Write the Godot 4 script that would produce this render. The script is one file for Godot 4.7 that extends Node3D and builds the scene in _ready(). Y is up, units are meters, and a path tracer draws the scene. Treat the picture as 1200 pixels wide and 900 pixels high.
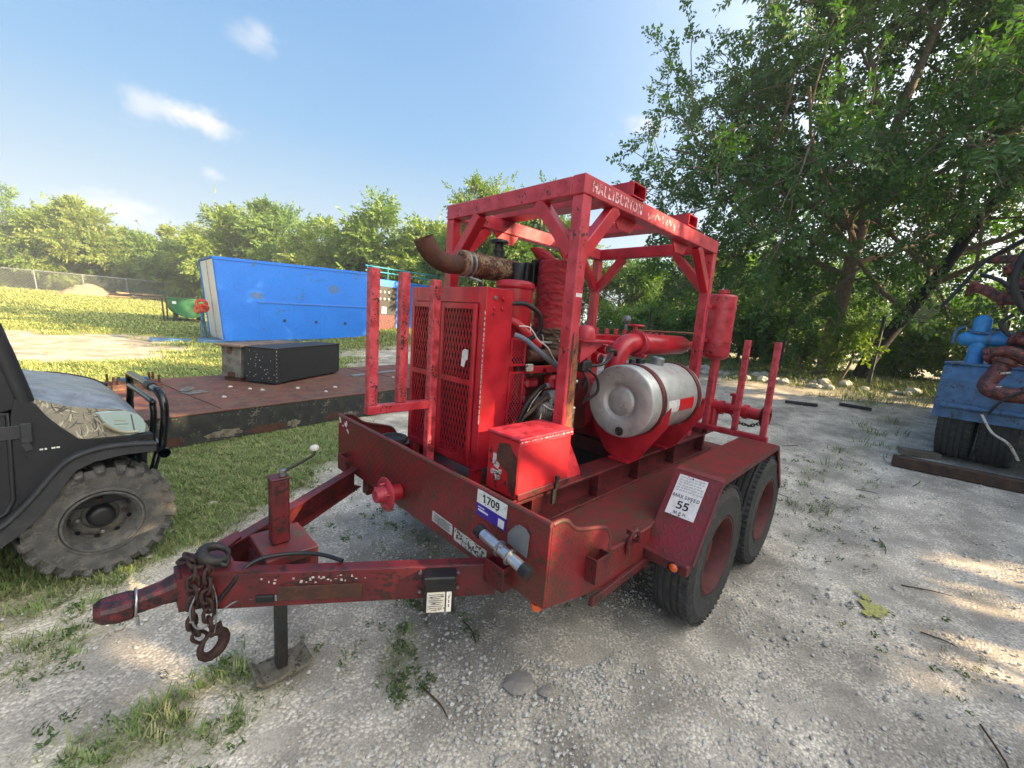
extends Node3D

# ------------------------------------------------------------------ mesh builder
class MB:
	var v := PackedVector3Array()
	var n := PackedVector3Array()
	var u := PackedVector2Array()
	var c := PackedColorArray()
	var ix := PackedInt32Array()
	var col := Color(1, 1, 1)

	func vert(p: Vector3, nn: Vector3, uv := Vector2.ZERO) -> int:
		v.append(p); n.append(nn); u.append(uv); c.append(col)
		return v.size() - 1

	func tri_i(a: int, b: int, d: int, hint: Vector3) -> void:
		var g := (v[b] - v[a]).cross(v[d] - v[a])
		if g.dot(hint) > 0.0:
			ix.append(a); ix.append(d); ix.append(b)
		else:
			ix.append(a); ix.append(b); ix.append(d)

	func tri(a: Vector3, b: Vector3, d: Vector3, hint: Vector3) -> void:
		var g := (b - a).cross(d - a)
		if g.length_squared() < 1e-16:
			return
		g = g.normalized()
		if g.dot(hint) < 0.0:
			g = -g
		var i := vert(a, g, Vector2(0, 0))
		vert(b, g, Vector2(1, 0)); vert(d, g, Vector2(1, 1))
		tri_i(i, i + 1, i + 2, g)

	func quad(a: Vector3, b: Vector3, d: Vector3, e: Vector3, hint: Vector3) -> void:
		var g := (b - a).cross(d - a)
		if g.length_squared() < 1e-16:
			g = (d - a).cross(e - a)
		g = g.normalized()
		if g.dot(hint) < 0.0:
			g = -g
		var i := vert(a, g, Vector2(0, 1))
		vert(b, g, Vector2(1, 1)); vert(d, g, Vector2(1, 0)); vert(e, g, Vector2(0, 0))
		tri_i(i, i + 1, i + 2, g); tri_i(i, i + 2, i + 3, g)

	# box with chamfered edges, centred on xf
	func box(xf: Transform3D, s: Vector3, bev := 0.003) -> void:
		var h := s * 0.5
		bev = minf(bev, minf(h.x, minf(h.y, h.z)) * 0.6)
		var pt := func(sg: Vector3, ax: int) -> Vector3:
			var p := Vector3.ZERO
			for k in 3:
				p[k] = sg[k] * (h[k] if k == ax else h[k] - bev)
			return xf * p
		for ax in 3:
			var b := (ax + 1) % 3
			var d := (ax + 2) % 3
			for sg in [-1.0, 1.0]:
				var q := []
				for e in [[-1, -1], [1, -1], [1, 1], [-1, 1]]:
					var w := Vector3.ZERO
					w[ax] = sg; w[b] = e[0]; w[d] = e[1]
					q.append(pt.call(w, ax))
				var nn := Vector3.ZERO
				nn[ax] = sg
				quad(q[0], q[1], q[2], q[3], xf.basis * nn)
			if bev > 0.0005:
				for s1 in [-1.0, 1.0]:
					for s2 in [-1.0, 1.0]:
						var a1 := Vector3.ZERO
						a1[b] = s1; a1[d] = s2; a1[ax] = -1
						var a2 := a1
						a2[ax] = 1
						var nn2 := Vector3.ZERO
						nn2[b] = s1; nn2[d] = s2
						quad(pt.call(a1, b), pt.call(a2, b), pt.call(a2, d), pt.call(a1, d), xf.basis * nn2)
		if bev > 0.0005:
			for sx in [-1.0, 1.0]:
				for sy in [-1.0, 1.0]:
					for sz in [-1.0, 1.0]:
						var w3 := Vector3(sx, sy, sz)
						tri(pt.call(w3, 0), pt.call(w3, 1), pt.call(w3, 2), xf.basis * w3)

	func bx(x0: float, x1: float, y0: float, y1: float, z0: float, z1: float, bev := 0.003) -> void:
		box(Transform3D(Basis(), Vector3((x0 + x1) / 2, (y0 + y1) / 2, (z0 + z1) / 2)), Vector3(absf(x1 - x0), absf(y1 - y0), absf(z1 - z0)), bev)

	# rectangular bar between two points: w across, h along "up"
	func bar(a: Vector3, b: Vector3, w: float, h: float, up := Vector3.UP, bev := 0.003) -> void:
		var z := (b - a).normalized()
		if absf(z.dot(up)) > 0.99:
			up = Vector3.RIGHT if absf(z.x) < 0.9 else Vector3.BACK
		var x := up.cross(z).normalized()
		var y := z.cross(x)
		box(Transform3D(Basis(x, y, z), (a + b) / 2), Vector3(w, h, a.distance_to(b)), bev)

	func tube(pts: Array, r, seg := 10, closed := false, caps := true) -> void:
		var m := pts.size()
		var first := -1
		var up := Vector3(0.13, 0.97, 0.21).normalized()
		var px := Vector3.ZERO
		for i in m:
			var p: Vector3 = pts[i]
			var t: Vector3
			if closed:
				t = (pts[(i + 1) % m] - pts[(i - 1 + m) % m])
			elif i == 0:
				t = pts[1] - pts[0]
			elif i == m - 1:
				t = pts[i] - pts[i - 1]
			else:
				t = (pts[i + 1] - p).normalized() + (p - pts[i - 1]).normalized()
			t = t.normalized()
			if i == 0:
				if absf(t.dot(up)) > 0.95:
					up = Vector3(0.97, 0.1, 0.2).normalized()
				px = up.cross(t).normalized()
			else:
				px = (px - t * px.dot(t)).normalized()
			var py := t.cross(px)
			var rr: float = r[i] if r is Array else r
			for k in seg + 1:
				var a := TAU * k / seg
				var d := px * cos(a) + py * sin(a)
				var id := vert(p + d * rr, d, Vector2(float(k) / seg, float(i)))
				if first < 0:
					first = id
			if caps and not closed and (i == 0 or i == m - 1):
				var nn := -t if i == 0 else t
				var ci := vert(p, nn)
				for k in seg:
					var a0 := TAU * k / seg
					var a1 := TAU * (k + 1) / seg
					var q := vert(p + (px * cos(a0) + py * sin(a0)) * rr, nn)
					vert(p + (px * cos(a1) + py * sin(a1)) * rr, nn)
					tri_i(ci, q, q + 1, nn)
		# rows may be separated by cap vertices
		var rows := []
		var at := first
		for i in m:
			rows.append(at)
			at += seg + 1
			if caps and not closed and (i == 0 or i == m - 1):
				at += 1 + 2 * seg
		var lim := m if closed else m - 1
		for i in lim:
			var r0: int = rows[i]
			var r1: int = rows[(i + 1) % m]
			for k in seg:
				var hint := n[r0 + k] + n[r1 + k + 1]
				tri_i(r0 + k, r0 + k + 1, r1 + k + 1, hint)
				tri_i(r0 + k, r1 + k + 1, r1 + k, hint)

	func cyl(a: Vector3, b: Vector3, r: float, seg := 20, bev := 0.0) -> void:
		var y := (b - a).normalized()
		var x := (Vector3.UP if absf(y.y) < 0.9 else Vector3.RIGHT).cross(y).normalized()
		var L := a.distance_to(b)
		var pr := [Vector2(0, 0), Vector2(r, 0), Vector2(r, L), Vector2(0, L)]
		if bev > 0.0:
			pr = [Vector2(0, 0), Vector2(r - bev, 0), Vector2(r, bev), Vector2(r, L - bev), Vector2(r - bev, L), Vector2(0, L)]
		lathe(pr, seg, Transform3D(Basis(x, y, x.cross(y)), a))

	# profile of (radius, height along the local y axis)
	func lathe(prof: Array, seg: int, xf := Transform3D.IDENTITY, crease := 0.8) -> void:
		var m := prof.size()
		var sn := []
		for i in m - 1:
			var d: Vector2 = prof[i + 1] - prof[i]
			sn.append(Vector2(d.y, -d.x).normalized())
		for i in m - 1:
			if prof[i].distance_to(prof[i + 1]) < 1e-6:
				continue
			var n0: Vector2 = sn[i]
			var n1: Vector2 = sn[i]
			if i > 0 and sn[i - 1].dot(sn[i]) > crease:
				n0 = (sn[i - 1] + sn[i]).normalized()
			if i < m - 2 and sn[i + 1].dot(sn[i]) > crease:
				n1 = (sn[i + 1] + sn[i]).normalized()
			var base := v.size()
			for k in seg + 1:
				var a := TAU * k / seg
				var ca := cos(a)
				var sa := sin(a)
				vert(xf * Vector3(prof[i].x * ca, prof[i].y, prof[i].x * sa), (xf.basis * Vector3(n0.x * ca, n0.y, n0.x * sa)).normalized(), Vector2(float(k) / seg, prof[i].y))
				vert(xf * Vector3(prof[i + 1].x * ca, prof[i + 1].y, prof[i + 1].x * sa), (xf.basis * Vector3(n1.x * ca, n1.y, n1.x * sa)).normalized(), Vector2(float(k) / seg, prof[i + 1].y))
			for k in seg:
				var q := base + k * 2
				var hint := n[q] + n[q + 3]
				if prof[i].x > 1e-6:
					tri_i(q, q + 2, q + 3 if prof[i + 1].x > 1e-6 else q + 1, hint)
				if prof[i + 1].x > 1e-6:
					tri_i(q, q + 3, q + 1, hint)

	# polygon in local xy, pushed from z = 0 to z = depth
	func prism(poly: PackedVector2Array, depth: float, xf := Transform3D.IDENTITY) -> void:
		var t := Geometry2D.triangulate_polygon(poly)
		if t.is_empty():
			print("bad outline ", poly)
		for side in 2:
			var z := depth if side == 1 else 0.0
			var nn := (xf.basis * Vector3(0, 0, (1.0 if side == 1 else -1.0) * signf(depth))).normalized()
			var b := v.size()
			for p in poly:
				vert(xf * Vector3(p.x, p.y, z), nn, p)
			for k in range(0, t.size(), 3):
				tri_i(b + t[k], b + t[k + 1], b + t[k + 2], nn)
		var cw := Geometry2D.is_polygon_clockwise(poly)
		for i in poly.size():
			var p: Vector2 = poly[i]
			var q: Vector2 = poly[(i + 1) % poly.size()]
			var d := q - p
			var nn2 := Vector3(d.y, -d.x, 0) * (-1.0 if cw else 1.0)
			quad(xf * Vector3(p.x, p.y, 0), xf * Vector3(q.x, q.y, 0), xf * Vector3(q.x, q.y, depth), xf * Vector3(p.x, p.y, depth), xf.basis * nn2)

	# flat strip of given thickness following a polyline in xy, from z0 to z1
	func strip(line: Array, th: float, z0: float, z1: float) -> void:
		for i in line.size() - 1:
			var a: Vector2 = line[i]
			var b: Vector2 = line[i + 1]
			var d := (b - a).normalized()
			var o := Vector2(-d.y, d.x) * th
			var e0 := d * (0.0 if i == 0 else 0.002)
			prism(PackedVector2Array([a - e0, b, b + o, a - e0 + o]), z1 - z0, Transform3D(Basis(), Vector3(0, 0, z0)))

	func ball(p: Vector3, r: float, seg := 14, sc := Vector3.ONE) -> void:
		var pr := []
		for i in 9:
			var a := -PI / 2 + PI * i / 8
			pr.append(Vector2(maxf(0.0, cos(a)) * r if i > 0 and i < 8 else 0.0, sin(a) * r))
		lathe(pr, seg, Transform3D(Basis().scaled(sc), p), 0.3)

	func mesh() -> ArrayMesh:
		var a := []
		a.resize(Mesh.ARRAY_MAX)
		a[Mesh.ARRAY_VERTEX] = v
		a[Mesh.ARRAY_NORMAL] = n
		a[Mesh.ARRAY_TEX_UV] = u
		a[Mesh.ARRAY_COLOR] = c
		a[Mesh.ARRAY_INDEX] = ix
		var m := ArrayMesh.new()
		m.add_surface_from_arrays(Mesh.PRIMITIVE_TRIANGLES, a)
		return m

# ------------------------------------------------------------------ scene helpers
var M := {}
var rng := RandomNumberGenerator.new()
var used := {}

func numbered(called: String, parent: Node = null) -> String:
	var key := (str(parent.get_instance_id()) if parent else "top") + "/" + called
	var k: int = used.get(key, -1) + 1
	used[key] = k
	return called if k == 0 else "%s_%03d" % [called, k]

func tag(o: Node, label: String, category := "", group := "", kind := "") -> void:
	if label: o.set_meta("label", label)
	if category: o.set_meta("category", category)
	if group: o.set_meta("group", group)
	if kind: o.set_meta("kind", kind)

func thing(called: String, label: String, category: String, at := Vector3.ZERO, turn := 0.0, group := "") -> Node3D:
	var o := Node3D.new()
	o.name = numbered(called)
	add_child(o, true)
	o.position = at
	o.rotation.y = turn
	tag(o, label, category, group)
	return o

func put(mesh: Mesh, called: String, m: Material, parent: Node = null, xf := Transform3D.IDENTITY) -> MeshInstance3D:
	var o := MeshInstance3D.new()
	o.name = numbered(called, parent)
	o.mesh = mesh
	o.material_override = m
	(parent if parent else self).add_child(o, true)
	o.transform = xf
	return o

func part(b: MB, called: String, m: Material, parent: Node = null) -> MeshInstance3D:
	return put(b.mesh(), called, m, parent)

func boxpart(called: String, m: Material, parent: Node, x0: float, x1: float, y0: float, y1: float, z0: float, z1: float, bev := 0.003) -> MeshInstance3D:
	var b := MB.new()
	b.bx(x0, x1, y0, y1, z0, z1, bev)
	return part(b, called, m, parent)

func barpart(called: String, m: Material, parent: Node, a: Vector3, e: Vector3, w: float, h: float, bev := 0.003, up := Vector3.UP) -> MeshInstance3D:
	var b := MB.new()
	b.bar(a, e, w, h, up, bev)
	return part(b, called, m, parent)

func tubepart(called: String, m: Material, parent: Node, pts: Array, r, seg := 10) -> MeshInstance3D:
	var b := MB.new()
	b.tube(pts, r, seg)
	return part(b, called, m, parent)

func curve(pts: Array, per := 8) -> Array:
	var out := []
	for i in pts.size() - 1:
		var p0: Vector3 = pts[maxi(i - 1, 0)]
		var p3: Vector3 = pts[mini(i + 2, pts.size() - 1)]
		for k in per:
			out.append((pts[i] as Vector3).cubic_interpolate(pts[i + 1], p0, p3, float(k) / per))
	out.append(pts[-1])
	return out

func text(words: String, height: float, m: Material, parent: Node, xf: Transform3D, called := "lettering") -> MeshInstance3D:
	var t := TextMesh.new()
	var f := SystemFont.new()
	f.font_names = PackedStringArray(["Droid Sans"])
	f.font_weight = 700
	t.font = f
	t.text = words
	t.font_size = 32
	t.pixel_size = height / 23.0
	t.depth = 0.0006
	return put(t, called, m, parent, xf)

# ------------------------------------------------------------------ textures and materials
func noise_bytes(size: int, freq: float, s: int, kind := FastNoiseLite.TYPE_SIMPLEX_SMOOTH, oct := 4, cell := -1) -> PackedByteArray:
	var f := FastNoiseLite.new()
	f.seed = s
	f.noise_type = kind
	f.frequency = freq / size
	f.fractal_type = FastNoiseLite.FRACTAL_FBM if oct > 1 else FastNoiseLite.FRACTAL_NONE
	f.fractal_octaves = oct
	if cell >= 0:
		f.cellular_return_type = cell
	var im := f.get_seamless_image(size, size, false, false, 0.15, true)
	im.convert(Image.FORMAT_L8)
	return im.get_data()

func to_tex(size: int, d: PackedByteArray, mips := true) -> ImageTexture:
	var im := Image.create_from_data(size, size, false, Image.FORMAT_RGB8, d)
	if mips:
		im.generate_mipmaps()
	return ImageTexture.create_from_image(im)

# paint of two tones with chips and stains that show what is beneath
func paint_tex(a: Color, b: Color, chip: Color, amount: float, s: int, size := 512, freq := 5.0) -> ImageTexture:
	var n1 := noise_bytes(size, freq, s)
	var n2 := noise_bytes(size, freq * 5.0, s + 7, FastNoiseLite.TYPE_SIMPLEX_SMOOTH, 5)
	var n3 := noise_bytes(size, freq * 16.0, s + 13, FastNoiseLite.TYPE_SIMPLEX_SMOOTH, 3)
	var n4 := noise_bytes(size, freq * 0.9, s + 19, FastNoiseLite.TYPE_SIMPLEX_SMOOTH, 3)
	var d := PackedByteArray()
	d.resize(size * size * 3)
	for i in size * size:
		var t := n1[i] / 255.0
		var f := n3[i] / 255.0
		var k := clampf((t - 0.3) * 1.8 + (f - 0.5) * 0.5, 0.0, 1.0)
		var cc := a.lerp(b, k)
		# chips gather where the coat is weak, elsewhere there are only a few specks
		var e := n2[i] / 255.0 * 0.50 + n4[i] / 255.0 * 0.42 + f * 0.08
		var w := clampf((e - (1.0 - amount)) * 16.0, 0.0, 1.0)
		cc = cc.lerp(chip.lerp(chip.darkened(0.45), f), w)
		var g := 0.93 + 0.14 * f
		d[i * 3] = int(clampf(cc.r * g, 0, 1) * 255.0)
		d[i * 3 + 1] = int(clampf(cc.g * g, 0, 1) * 255.0)
		d[i * 3 + 2] = int(clampf(cc.b * g, 0, 1) * 255.0)
	return to_tex(size, d)

func flat_mat(col: Color, rough := 0.6, metal := 0.0) -> StandardMaterial3D:
	var m := StandardMaterial3D.new()
	m.albedo_color = col
	m.roughness = rough
	m.metallic = metal
	return m

func tri_mat(t: Texture2D, metres: float, rough := 0.6, metal := 0.0) -> StandardMaterial3D:
	var m := StandardMaterial3D.new()
	m.albedo_texture = t
	m.roughness = rough
	m.metallic = metal
	m.uv1_triplanar = true
	m.uv1_triplanar_sharpness = 6.0
	m.uv1_scale = Vector3.ONE / metres
	return m

func relief(m: StandardMaterial3D, t: Texture2D, cm: float) -> StandardMaterial3D:
	m.heightmap_enabled = true
	m.heightmap_texture = t
	m.heightmap_scale = cm
	return m

func grey_tex(size: int, bytes: PackedByteArray) -> ImageTexture:
	var im := Image.create_from_data(size, size, false, Image.FORMAT_L8, bytes)
	im.generate_mipmaps()
	return ImageTexture.create_from_image(im)

func make_materials() -> void:
	var rust := Color(0.23, 0.13, 0.10)
	var bump := grey_tex(256, noise_bytes(256, 14.0, 3, FastNoiseLite.TYPE_SIMPLEX_SMOOTH, 5))
	M.bump = bump
	M.red = relief(tri_mat(paint_tex(Color(0.70, 0.13, 0.18), Color(0.58, 0.065, 0.12), rust, 0.24, 11), 0.9, 0.36), bump, 0.03)
	M.red_bright = relief(tri_mat(paint_tex(Color(0.72, 0.14, 0.17), Color(0.64, 0.09, 0.13), rust, 0.22, 13), 0.9, 0.4), bump, 0.03)
	M.red_worn = relief(tri_mat(paint_tex(Color(0.70, 0.215, 0.265), Color(0.60, 0.115, 0.165), Color(0.21, 0.13, 0.115), 0.34, 21), 0.55, 0.42), bump, 0.05)
	M.red_chipped = relief(tri_mat(paint_tex(Color(0.73, 0.27, 0.31), Color(0.58, 0.12, 0.16), Color(0.24, 0.17, 0.13), 0.40, 31), 0.4, 0.5), bump, 0.06)
	M.red_dark = relief(tri_mat(paint_tex(Color(0.39, 0.10, 0.12), Color(0.29, 0.085, 0.09), Color(0.22, 0.12, 0.09), 0.42, 41), 0.7, 0.5), bump, 0.05)
	M.red_deck = relief(tri_mat(paint_tex(Color(0.44, 0.135, 0.15), Color(0.36, 0.15, 0.135), Color(0.38, 0.29, 0.21), 0.44, 46), 0.8, 0.55), bump, 0.06)
	# tread plate of the tub: raised lugs in two directions
	var ts := 256
	var lug := PackedByteArray()
	lug.resize(ts * ts)
	for y in ts:
		for x in ts:
			var best := 0.0
			for q in 8:
				var gx := (q % 4) * 64 + 32
				var gy := (q / 4) * 128 + (32 if (q % 2) == 0 else 96)
				for oy in [-256, 0, 256]:
					for ox in [-256, 0, 256]:
						var dx: float = x - gx - ox
						var dy: float = y - gy - oy
						if absf(dx) > 50 or absf(dy) > 50:
							continue
						var s := 1.0 if (q % 2) == 0 else -1.0
						var a: float = (dx * s + dy) * 0.7071
						var b: float = (dx * s - dy) * 0.7071
						best = maxf(best, clampf(1.35 - (a * a / 1500.0 + b * b / 110.0), 0.0, 1.0))
			lug[y * ts + x] = int(best * 255.0)
	M.lug = grey_tex(ts, lug)
	M.tread = relief(tri_mat(paint_tex(Color(0.47, 0.11, 0.135), Color(0.36, 0.16, 0.125), Color(0.38, 0.25, 0.17), 0.44, 51), 0.62, 0.42), M.lug, 0.10)
	M.tread.uv1_scale = Vector3.ONE / 0.09
	# the lug pattern repeats every 9 cm; the paint over it has its own, larger scale as the detail layer
	M.tread.albedo_texture = null
	M.tread.albedo_color = Color(0.47, 0.06, 0.095)
	M.tread.detail_enabled = true
	M.tread.detail_uv_layer = BaseMaterial3D.DETAIL_UV_2
	M.tread.detail_blend_mode = BaseMaterial3D.BLEND_MODE_MIX
	M.tread.detail_albedo = paint_tex(Color(0.47, 0.11, 0.135), Color(0.36, 0.16, 0.125), Color(0.38, 0.25, 0.17), 0.44, 51)
	M.tread.uv2_triplanar = true
	M.tread.uv2_scale = Vector3.ONE / 0.9
	M.rust = relief(tri_mat(paint_tex(Color(0.30, 0.17, 0.12), Color(0.22, 0.13, 0.10), Color(0.42, 0.25, 0.15), 0.42, 61), 0.5, 0.8), bump, 0.12)
	M.muffler = relief(tri_mat(paint_tex(Color(0.34, 0.16, 0.11), Color(0.22, 0.12, 0.10), Color(0.62, 0.52, 0.38), 0.50, 63, 512, 4.0), 0.42, 0.75), bump, 0.1)
	M.rust_chain = relief(tri_mat(paint_tex(Color(0.24, 0.145, 0.12), Color(0.15, 0.10, 0.09), Color(0.31, 0.19, 0.14), 0.4, 67, 256), 0.1, 0.75, 0.2), bump, 0.05)
	M.steel = tri_mat(paint_tex(Color(0.55, 0.55, 0.55), Color(0.45, 0.45, 0.45), Color(0.3, 0.25, 0.2), 0.3, 71, 256), 0.3, 0.42, 0.8)
	M.chrome = tri_mat(paint_tex(Color(0.74, 0.75, 0.76), Color(0.66, 0.67, 0.69), Color(0.45, 0.42, 0.4), 0.25, 72, 256), 0.3, 0.3, 0.85)
	M.alu = relief(tri_mat(paint_tex(Color(0.72, 0.72, 0.71), Color(0.64, 0.64, 0.63), Color(0.5, 0.48, 0.45), 0.25, 73), 0.5, 0.5, 0.55), bump, 0.02)
	M.black = tri_mat(paint_tex(Color(0.055, 0.057, 0.062), Color(0.085, 0.085, 0.09), Color(0.15, 0.14, 0.13), 0.3, 81, 256), 0.5, 0.5)
	M.black_gloss = flat_mat(Color(0.03, 0.03, 0.033), 0.25)
	M.rubber = relief(tri_mat(paint_tex(Color(0.16, 0.165, 0.17), Color(0.22, 0.22, 0.215), Color(0.36, 0.345, 0.31), 0.40, 83), 0.4, 0.85), bump, 0.06)
	M.rubber_dusty = relief(tri_mat(paint_tex(Color(0.27, 0.265, 0.255), Color(0.36, 0.35, 0.335), Color(0.47, 0.45, 0.41), 0.44, 84), 0.5, 0.92), bump, 0.1)
	M.hose = flat_mat(Color(0.06, 0.06, 0.065), 0.5)
	M.hose_grey = flat_mat(Color(0.36, 0.39, 0.44), 0.5)
	M.wire = flat_mat(Color(0.75, 0.73, 0.70), 0.5)
	M.white = tri_mat(paint_tex(Color(0.83, 0.83, 0.82), Color(0.77, 0.77, 0.75), Color(0.55, 0.5, 0.45), 0.3, 91, 256), 0.2, 0.5)
	M.white_dirty = tri_mat(paint_tex(Color(0.76, 0.75, 0.72), Color(0.66, 0.65, 0.61), Color(0.4, 0.33, 0.28), 0.38, 92, 256), 0.5, 0.6)
	M.ink = flat_mat(Color(0.07, 0.07, 0.075), 0.6)
	M.ink_grey = flat_mat(Color(0.35, 0.35, 0.36), 0.6)
	M.pink = tri_mat(paint_tex(Color(0.90, 0.76, 0.76), Color(0.84, 0.60, 0.62), Color(0.66, 0.2, 0.25), 0.50, 93, 256), 0.16, 0.5)
	M.purple = flat_mat(Color(0.20, 0.12, 0.55), 0.4)
	M.amber = flat_mat(Color(0.85, 0.32, 0.05), 0.25)
	M.amber.clearcoat_enabled = true
	M.red_tape = flat_mat(Color(0.75, 0.07, 0.09), 0.3)
	M.gasket = tri_mat(paint_tex(Color(0.5, 0.33, 0.2), Color(0.38, 0.22, 0.14), Color(0.22, 0.12, 0.09), 0.42, 95, 256), 0.25, 0.75)
	M.blanket = relief(tri_mat(paint_tex(Color(0.60, 0.10, 0.15), Color(0.48, 0.07, 0.11), Color(0.34, 0.2, 0.17), 0.36, 97), 0.4, 0.8), bump, 0.3)
	M.blanket_brown = relief(tri_mat(paint_tex(Color(0.36, 0.28, 0.22), Color(0.25, 0.2, 0.17), Color(0.45, 0.36, 0.28), 0.42, 98, 256), 0.2, 0.9), bump, 0.3)
	M.engine_dark = relief(tri_mat(paint_tex(Color(0.10, 0.095, 0.09), Color(0.16, 0.13, 0.11), Color(0.24, 0.18, 0.13), 0.4, 99, 256), 0.3, 0.6), bump, 0.1)
	# other things of the yard
	M.blue = relief(tri_mat(paint_tex(Color(0.06, 0.44, 0.82), Color(0.05, 0.41, 0.79), Color(0.30, 0.50, 0.66), 0.30, 101, 512, 3.0), 3.4, 0.5), bump, 0.1)
	M.blue_pump = relief(tri_mat(paint_tex(Color(0.23, 0.385, 0.53), Color(0.16, 0.29, 0.42), Color(0.2, 0.17, 0.15), 0.34, 103), 0.9, 0.5), bump, 0.06)
	M.blue_pipe = relief(tri_mat(paint_tex(Color(0.16, 0.50, 0.74), Color(0.12, 0.44, 0.68), Color(0.2, 0.25, 0.3), 0.28, 104, 256), 0.5, 0.45), bump, 0.05)
	M.iron_red = relief(tri_mat(paint_tex(Color(0.50, 0.24, 0.20), Color(0.30, 0.13, 0.11), Color(0.17, 0.11, 0.1), 0.50, 105), 0.4, 0.55), bump, 0.08)
	M.green = relief(tri_mat(paint_tex(Color(0.07, 0.37, 0.19), Color(0.05, 0.31, 0.16), Color(0.25, 0.22, 0.15), 0.3, 107, 256), 1.2, 0.5), bump, 0.1)
	M.orange = flat_mat(Color(0.75, 0.24, 0.14), 0.6)
	M.deck = relief(tri_mat(paint_tex(Color(0.43, 0.25, 0.19), Color(0.31, 0.19, 0.15), Color(0.50, 0.39, 0.29), 0.46, 109), 1.6, 0.75), bump, 0.12)
	M.deck_side = relief(tri_mat(paint_tex(Color(0.13, 0.14, 0.135), Color(0.19, 0.19, 0.17), Color(0.48, 0.46, 0.40), 0.36, 111), 0.9, 0.8), bump, 0.2)
	M.black_box = relief(tri_mat(paint_tex(Color(0.10, 0.10, 0.105), Color(0.125, 0.125, 0.13), Color(0.5, 0.5, 0.48), 0.17, 113), 0.6, 0.6), bump, 0.05)
	M.grey_box = relief(tri_mat(paint_tex(Color(0.42, 0.42, 0.39), Color(0.34, 0.33, 0.30), Color(0.36, 0.22, 0.14), 0.36, 115), 0.9, 0.7), bump, 0.06)
	M.wood_dark = relief(tri_mat(paint_tex(Color(0.28, 0.20, 0.15), Color(0.21, 0.15, 0.12), Color(0.42, 0.33, 0.25), 0.36, 117, 256), 0.7, 0.85), bump, 0.2)
	M.wood_grey = relief(tri_mat(paint_tex(Color(0.48, 0.43, 0.37), Color(0.38, 0.34, 0.29), Color(0.6, 0.53, 0.44), 0.36, 118, 256), 0.7, 0.9), bump, 0.2)
	M.galv = tri_mat(paint_tex(Color(0.52, 0.53, 0.54), Color(0.45, 0.46, 0.47), Color(0.36, 0.28, 0.22), 0.28, 119, 256), 0.8, 0.5, 0.5)
	M.bark = relief(tri_mat(paint_tex(Color(0.47, 0.41, 0.35), Color(0.36, 0.31, 0.26), Color(0.56, 0.51, 0.45), 0.4, 121), 0.5, 0.95), bump, 0.6)
	M.bark_char = relief(tri_mat(paint_tex(Color(0.09, 0.08, 0.075), Color(0.15, 0.12, 0.1), Color(0.22, 0.17, 0.13), 0.4, 123, 256), 0.4, 0.95), bump, 0.5)
	M.stone = relief(tri_mat(paint_tex(Color(0.78, 0.76, 0.72), Color(0.66, 0.64, 0.60), Color(0.52, 0.49, 0.44), 0.36, 125, 256), 0.3, 0.95), bump, 0.15)
	M.earth = relief(tri_mat(paint_tex(Color(0.60, 0.52, 0.41), Color(0.50, 0.42, 0.32), Color(0.66, 0.6, 0.5), 0.4, 127, 256), 0.9, 0.95), bump, 0.6)
	M.rim_red = relief(tri_mat(paint_tex(Color(0.34, 0.10, 0.10), Color(0.27, 0.09, 0.085), Color(0.22, 0.15, 0.12), 0.4, 149, 256), 0.3, 0.7), bump, 0.05)
	M.rim_dusty = relief(tri_mat(paint_tex(Color(0.34, 0.335, 0.325), Color(0.22, 0.22, 0.22), Color(0.46, 0.43, 0.38), 0.42, 153, 256), 0.3, 0.7), bump, 0.05)
	M.eye_red = relief(tri_mat(paint_tex(Color(0.40, 0.10, 0.12), Color(0.20, 0.09, 0.10), Color(0.13, 0.11, 0.11), 0.52, 155, 256), 0.2, 0.5), bump, 0.06)
	M.faded = flat_mat(Color(0.66, 0.66, 0.64), 0.6)
	M.black_bar = flat_mat(Color(0.05, 0.055, 0.06), 0.22, 0.0)
	M.deck_pale = relief(tri_mat(paint_tex(Color(0.46, 0.44, 0.38), Color(0.36, 0.33, 0.28), Color(0.3, 0.2, 0.15), 0.4, 141, 256), 0.5, 0.85), bump, 0.1)
	M.rust_pale = relief(tri_mat(paint_tex(Color(0.44, 0.37, 0.32), Color(0.36, 0.29, 0.25), Color(0.3, 0.19, 0.14), 0.4, 143, 256), 0.8, 0.8), bump, 0.08)
	M.blue_pale = flat_mat(Color(0.22, 0.45, 0.78), 0.5)
	M.grey_blue = flat_mat(Color(0.27, 0.40, 0.58), 0.7)
	M.turquoise = flat_mat(Color(0.16, 0.55, 0.62), 0.5)
	M.galv_dark = flat_mat(Color(0.20, 0.21, 0.21), 0.6, 0.2)
	M.blue_grey = relief(tri_mat(paint_tex(Color(0.28, 0.38, 0.42), Color(0.20, 0.28, 0.32), Color(0.3, 0.18, 0.14), 0.4, 145, 256), 0.4, 0.6), bump, 0.08)
	M.stone_grey = relief(tri_mat(paint_tex(Color(0.66, 0.63, 0.60), Color(0.56, 0.53, 0.50), Color(0.46, 0.43, 0.40), 0.36, 147, 256), 0.2, 0.95), bump, 0.15)
	M.yellow = tri_mat(paint_tex(Color(0.74, 0.73, 0.36), Color(0.66, 0.65, 0.34), Color(0.68, 0.65, 0.58), 0.48, 151, 256), 0.12, 0.9)
	# vehicle
	M.utv_black = relief(tri_mat(paint_tex(Color(0.085, 0.092, 0.105), Color(0.11, 0.115, 0.125), Color(0.2, 0.2, 0.2), 0.26, 131, 256), 0.5, 0.5), bump, 0.03)
	M.utv_flare = relief(tri_mat(paint_tex(Color(0.15, 0.155, 0.165), Color(0.19, 0.19, 0.195), Color(0.3, 0.29, 0.28), 0.32, 132, 256), 0.4, 0.7), bump, 0.06)
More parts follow.
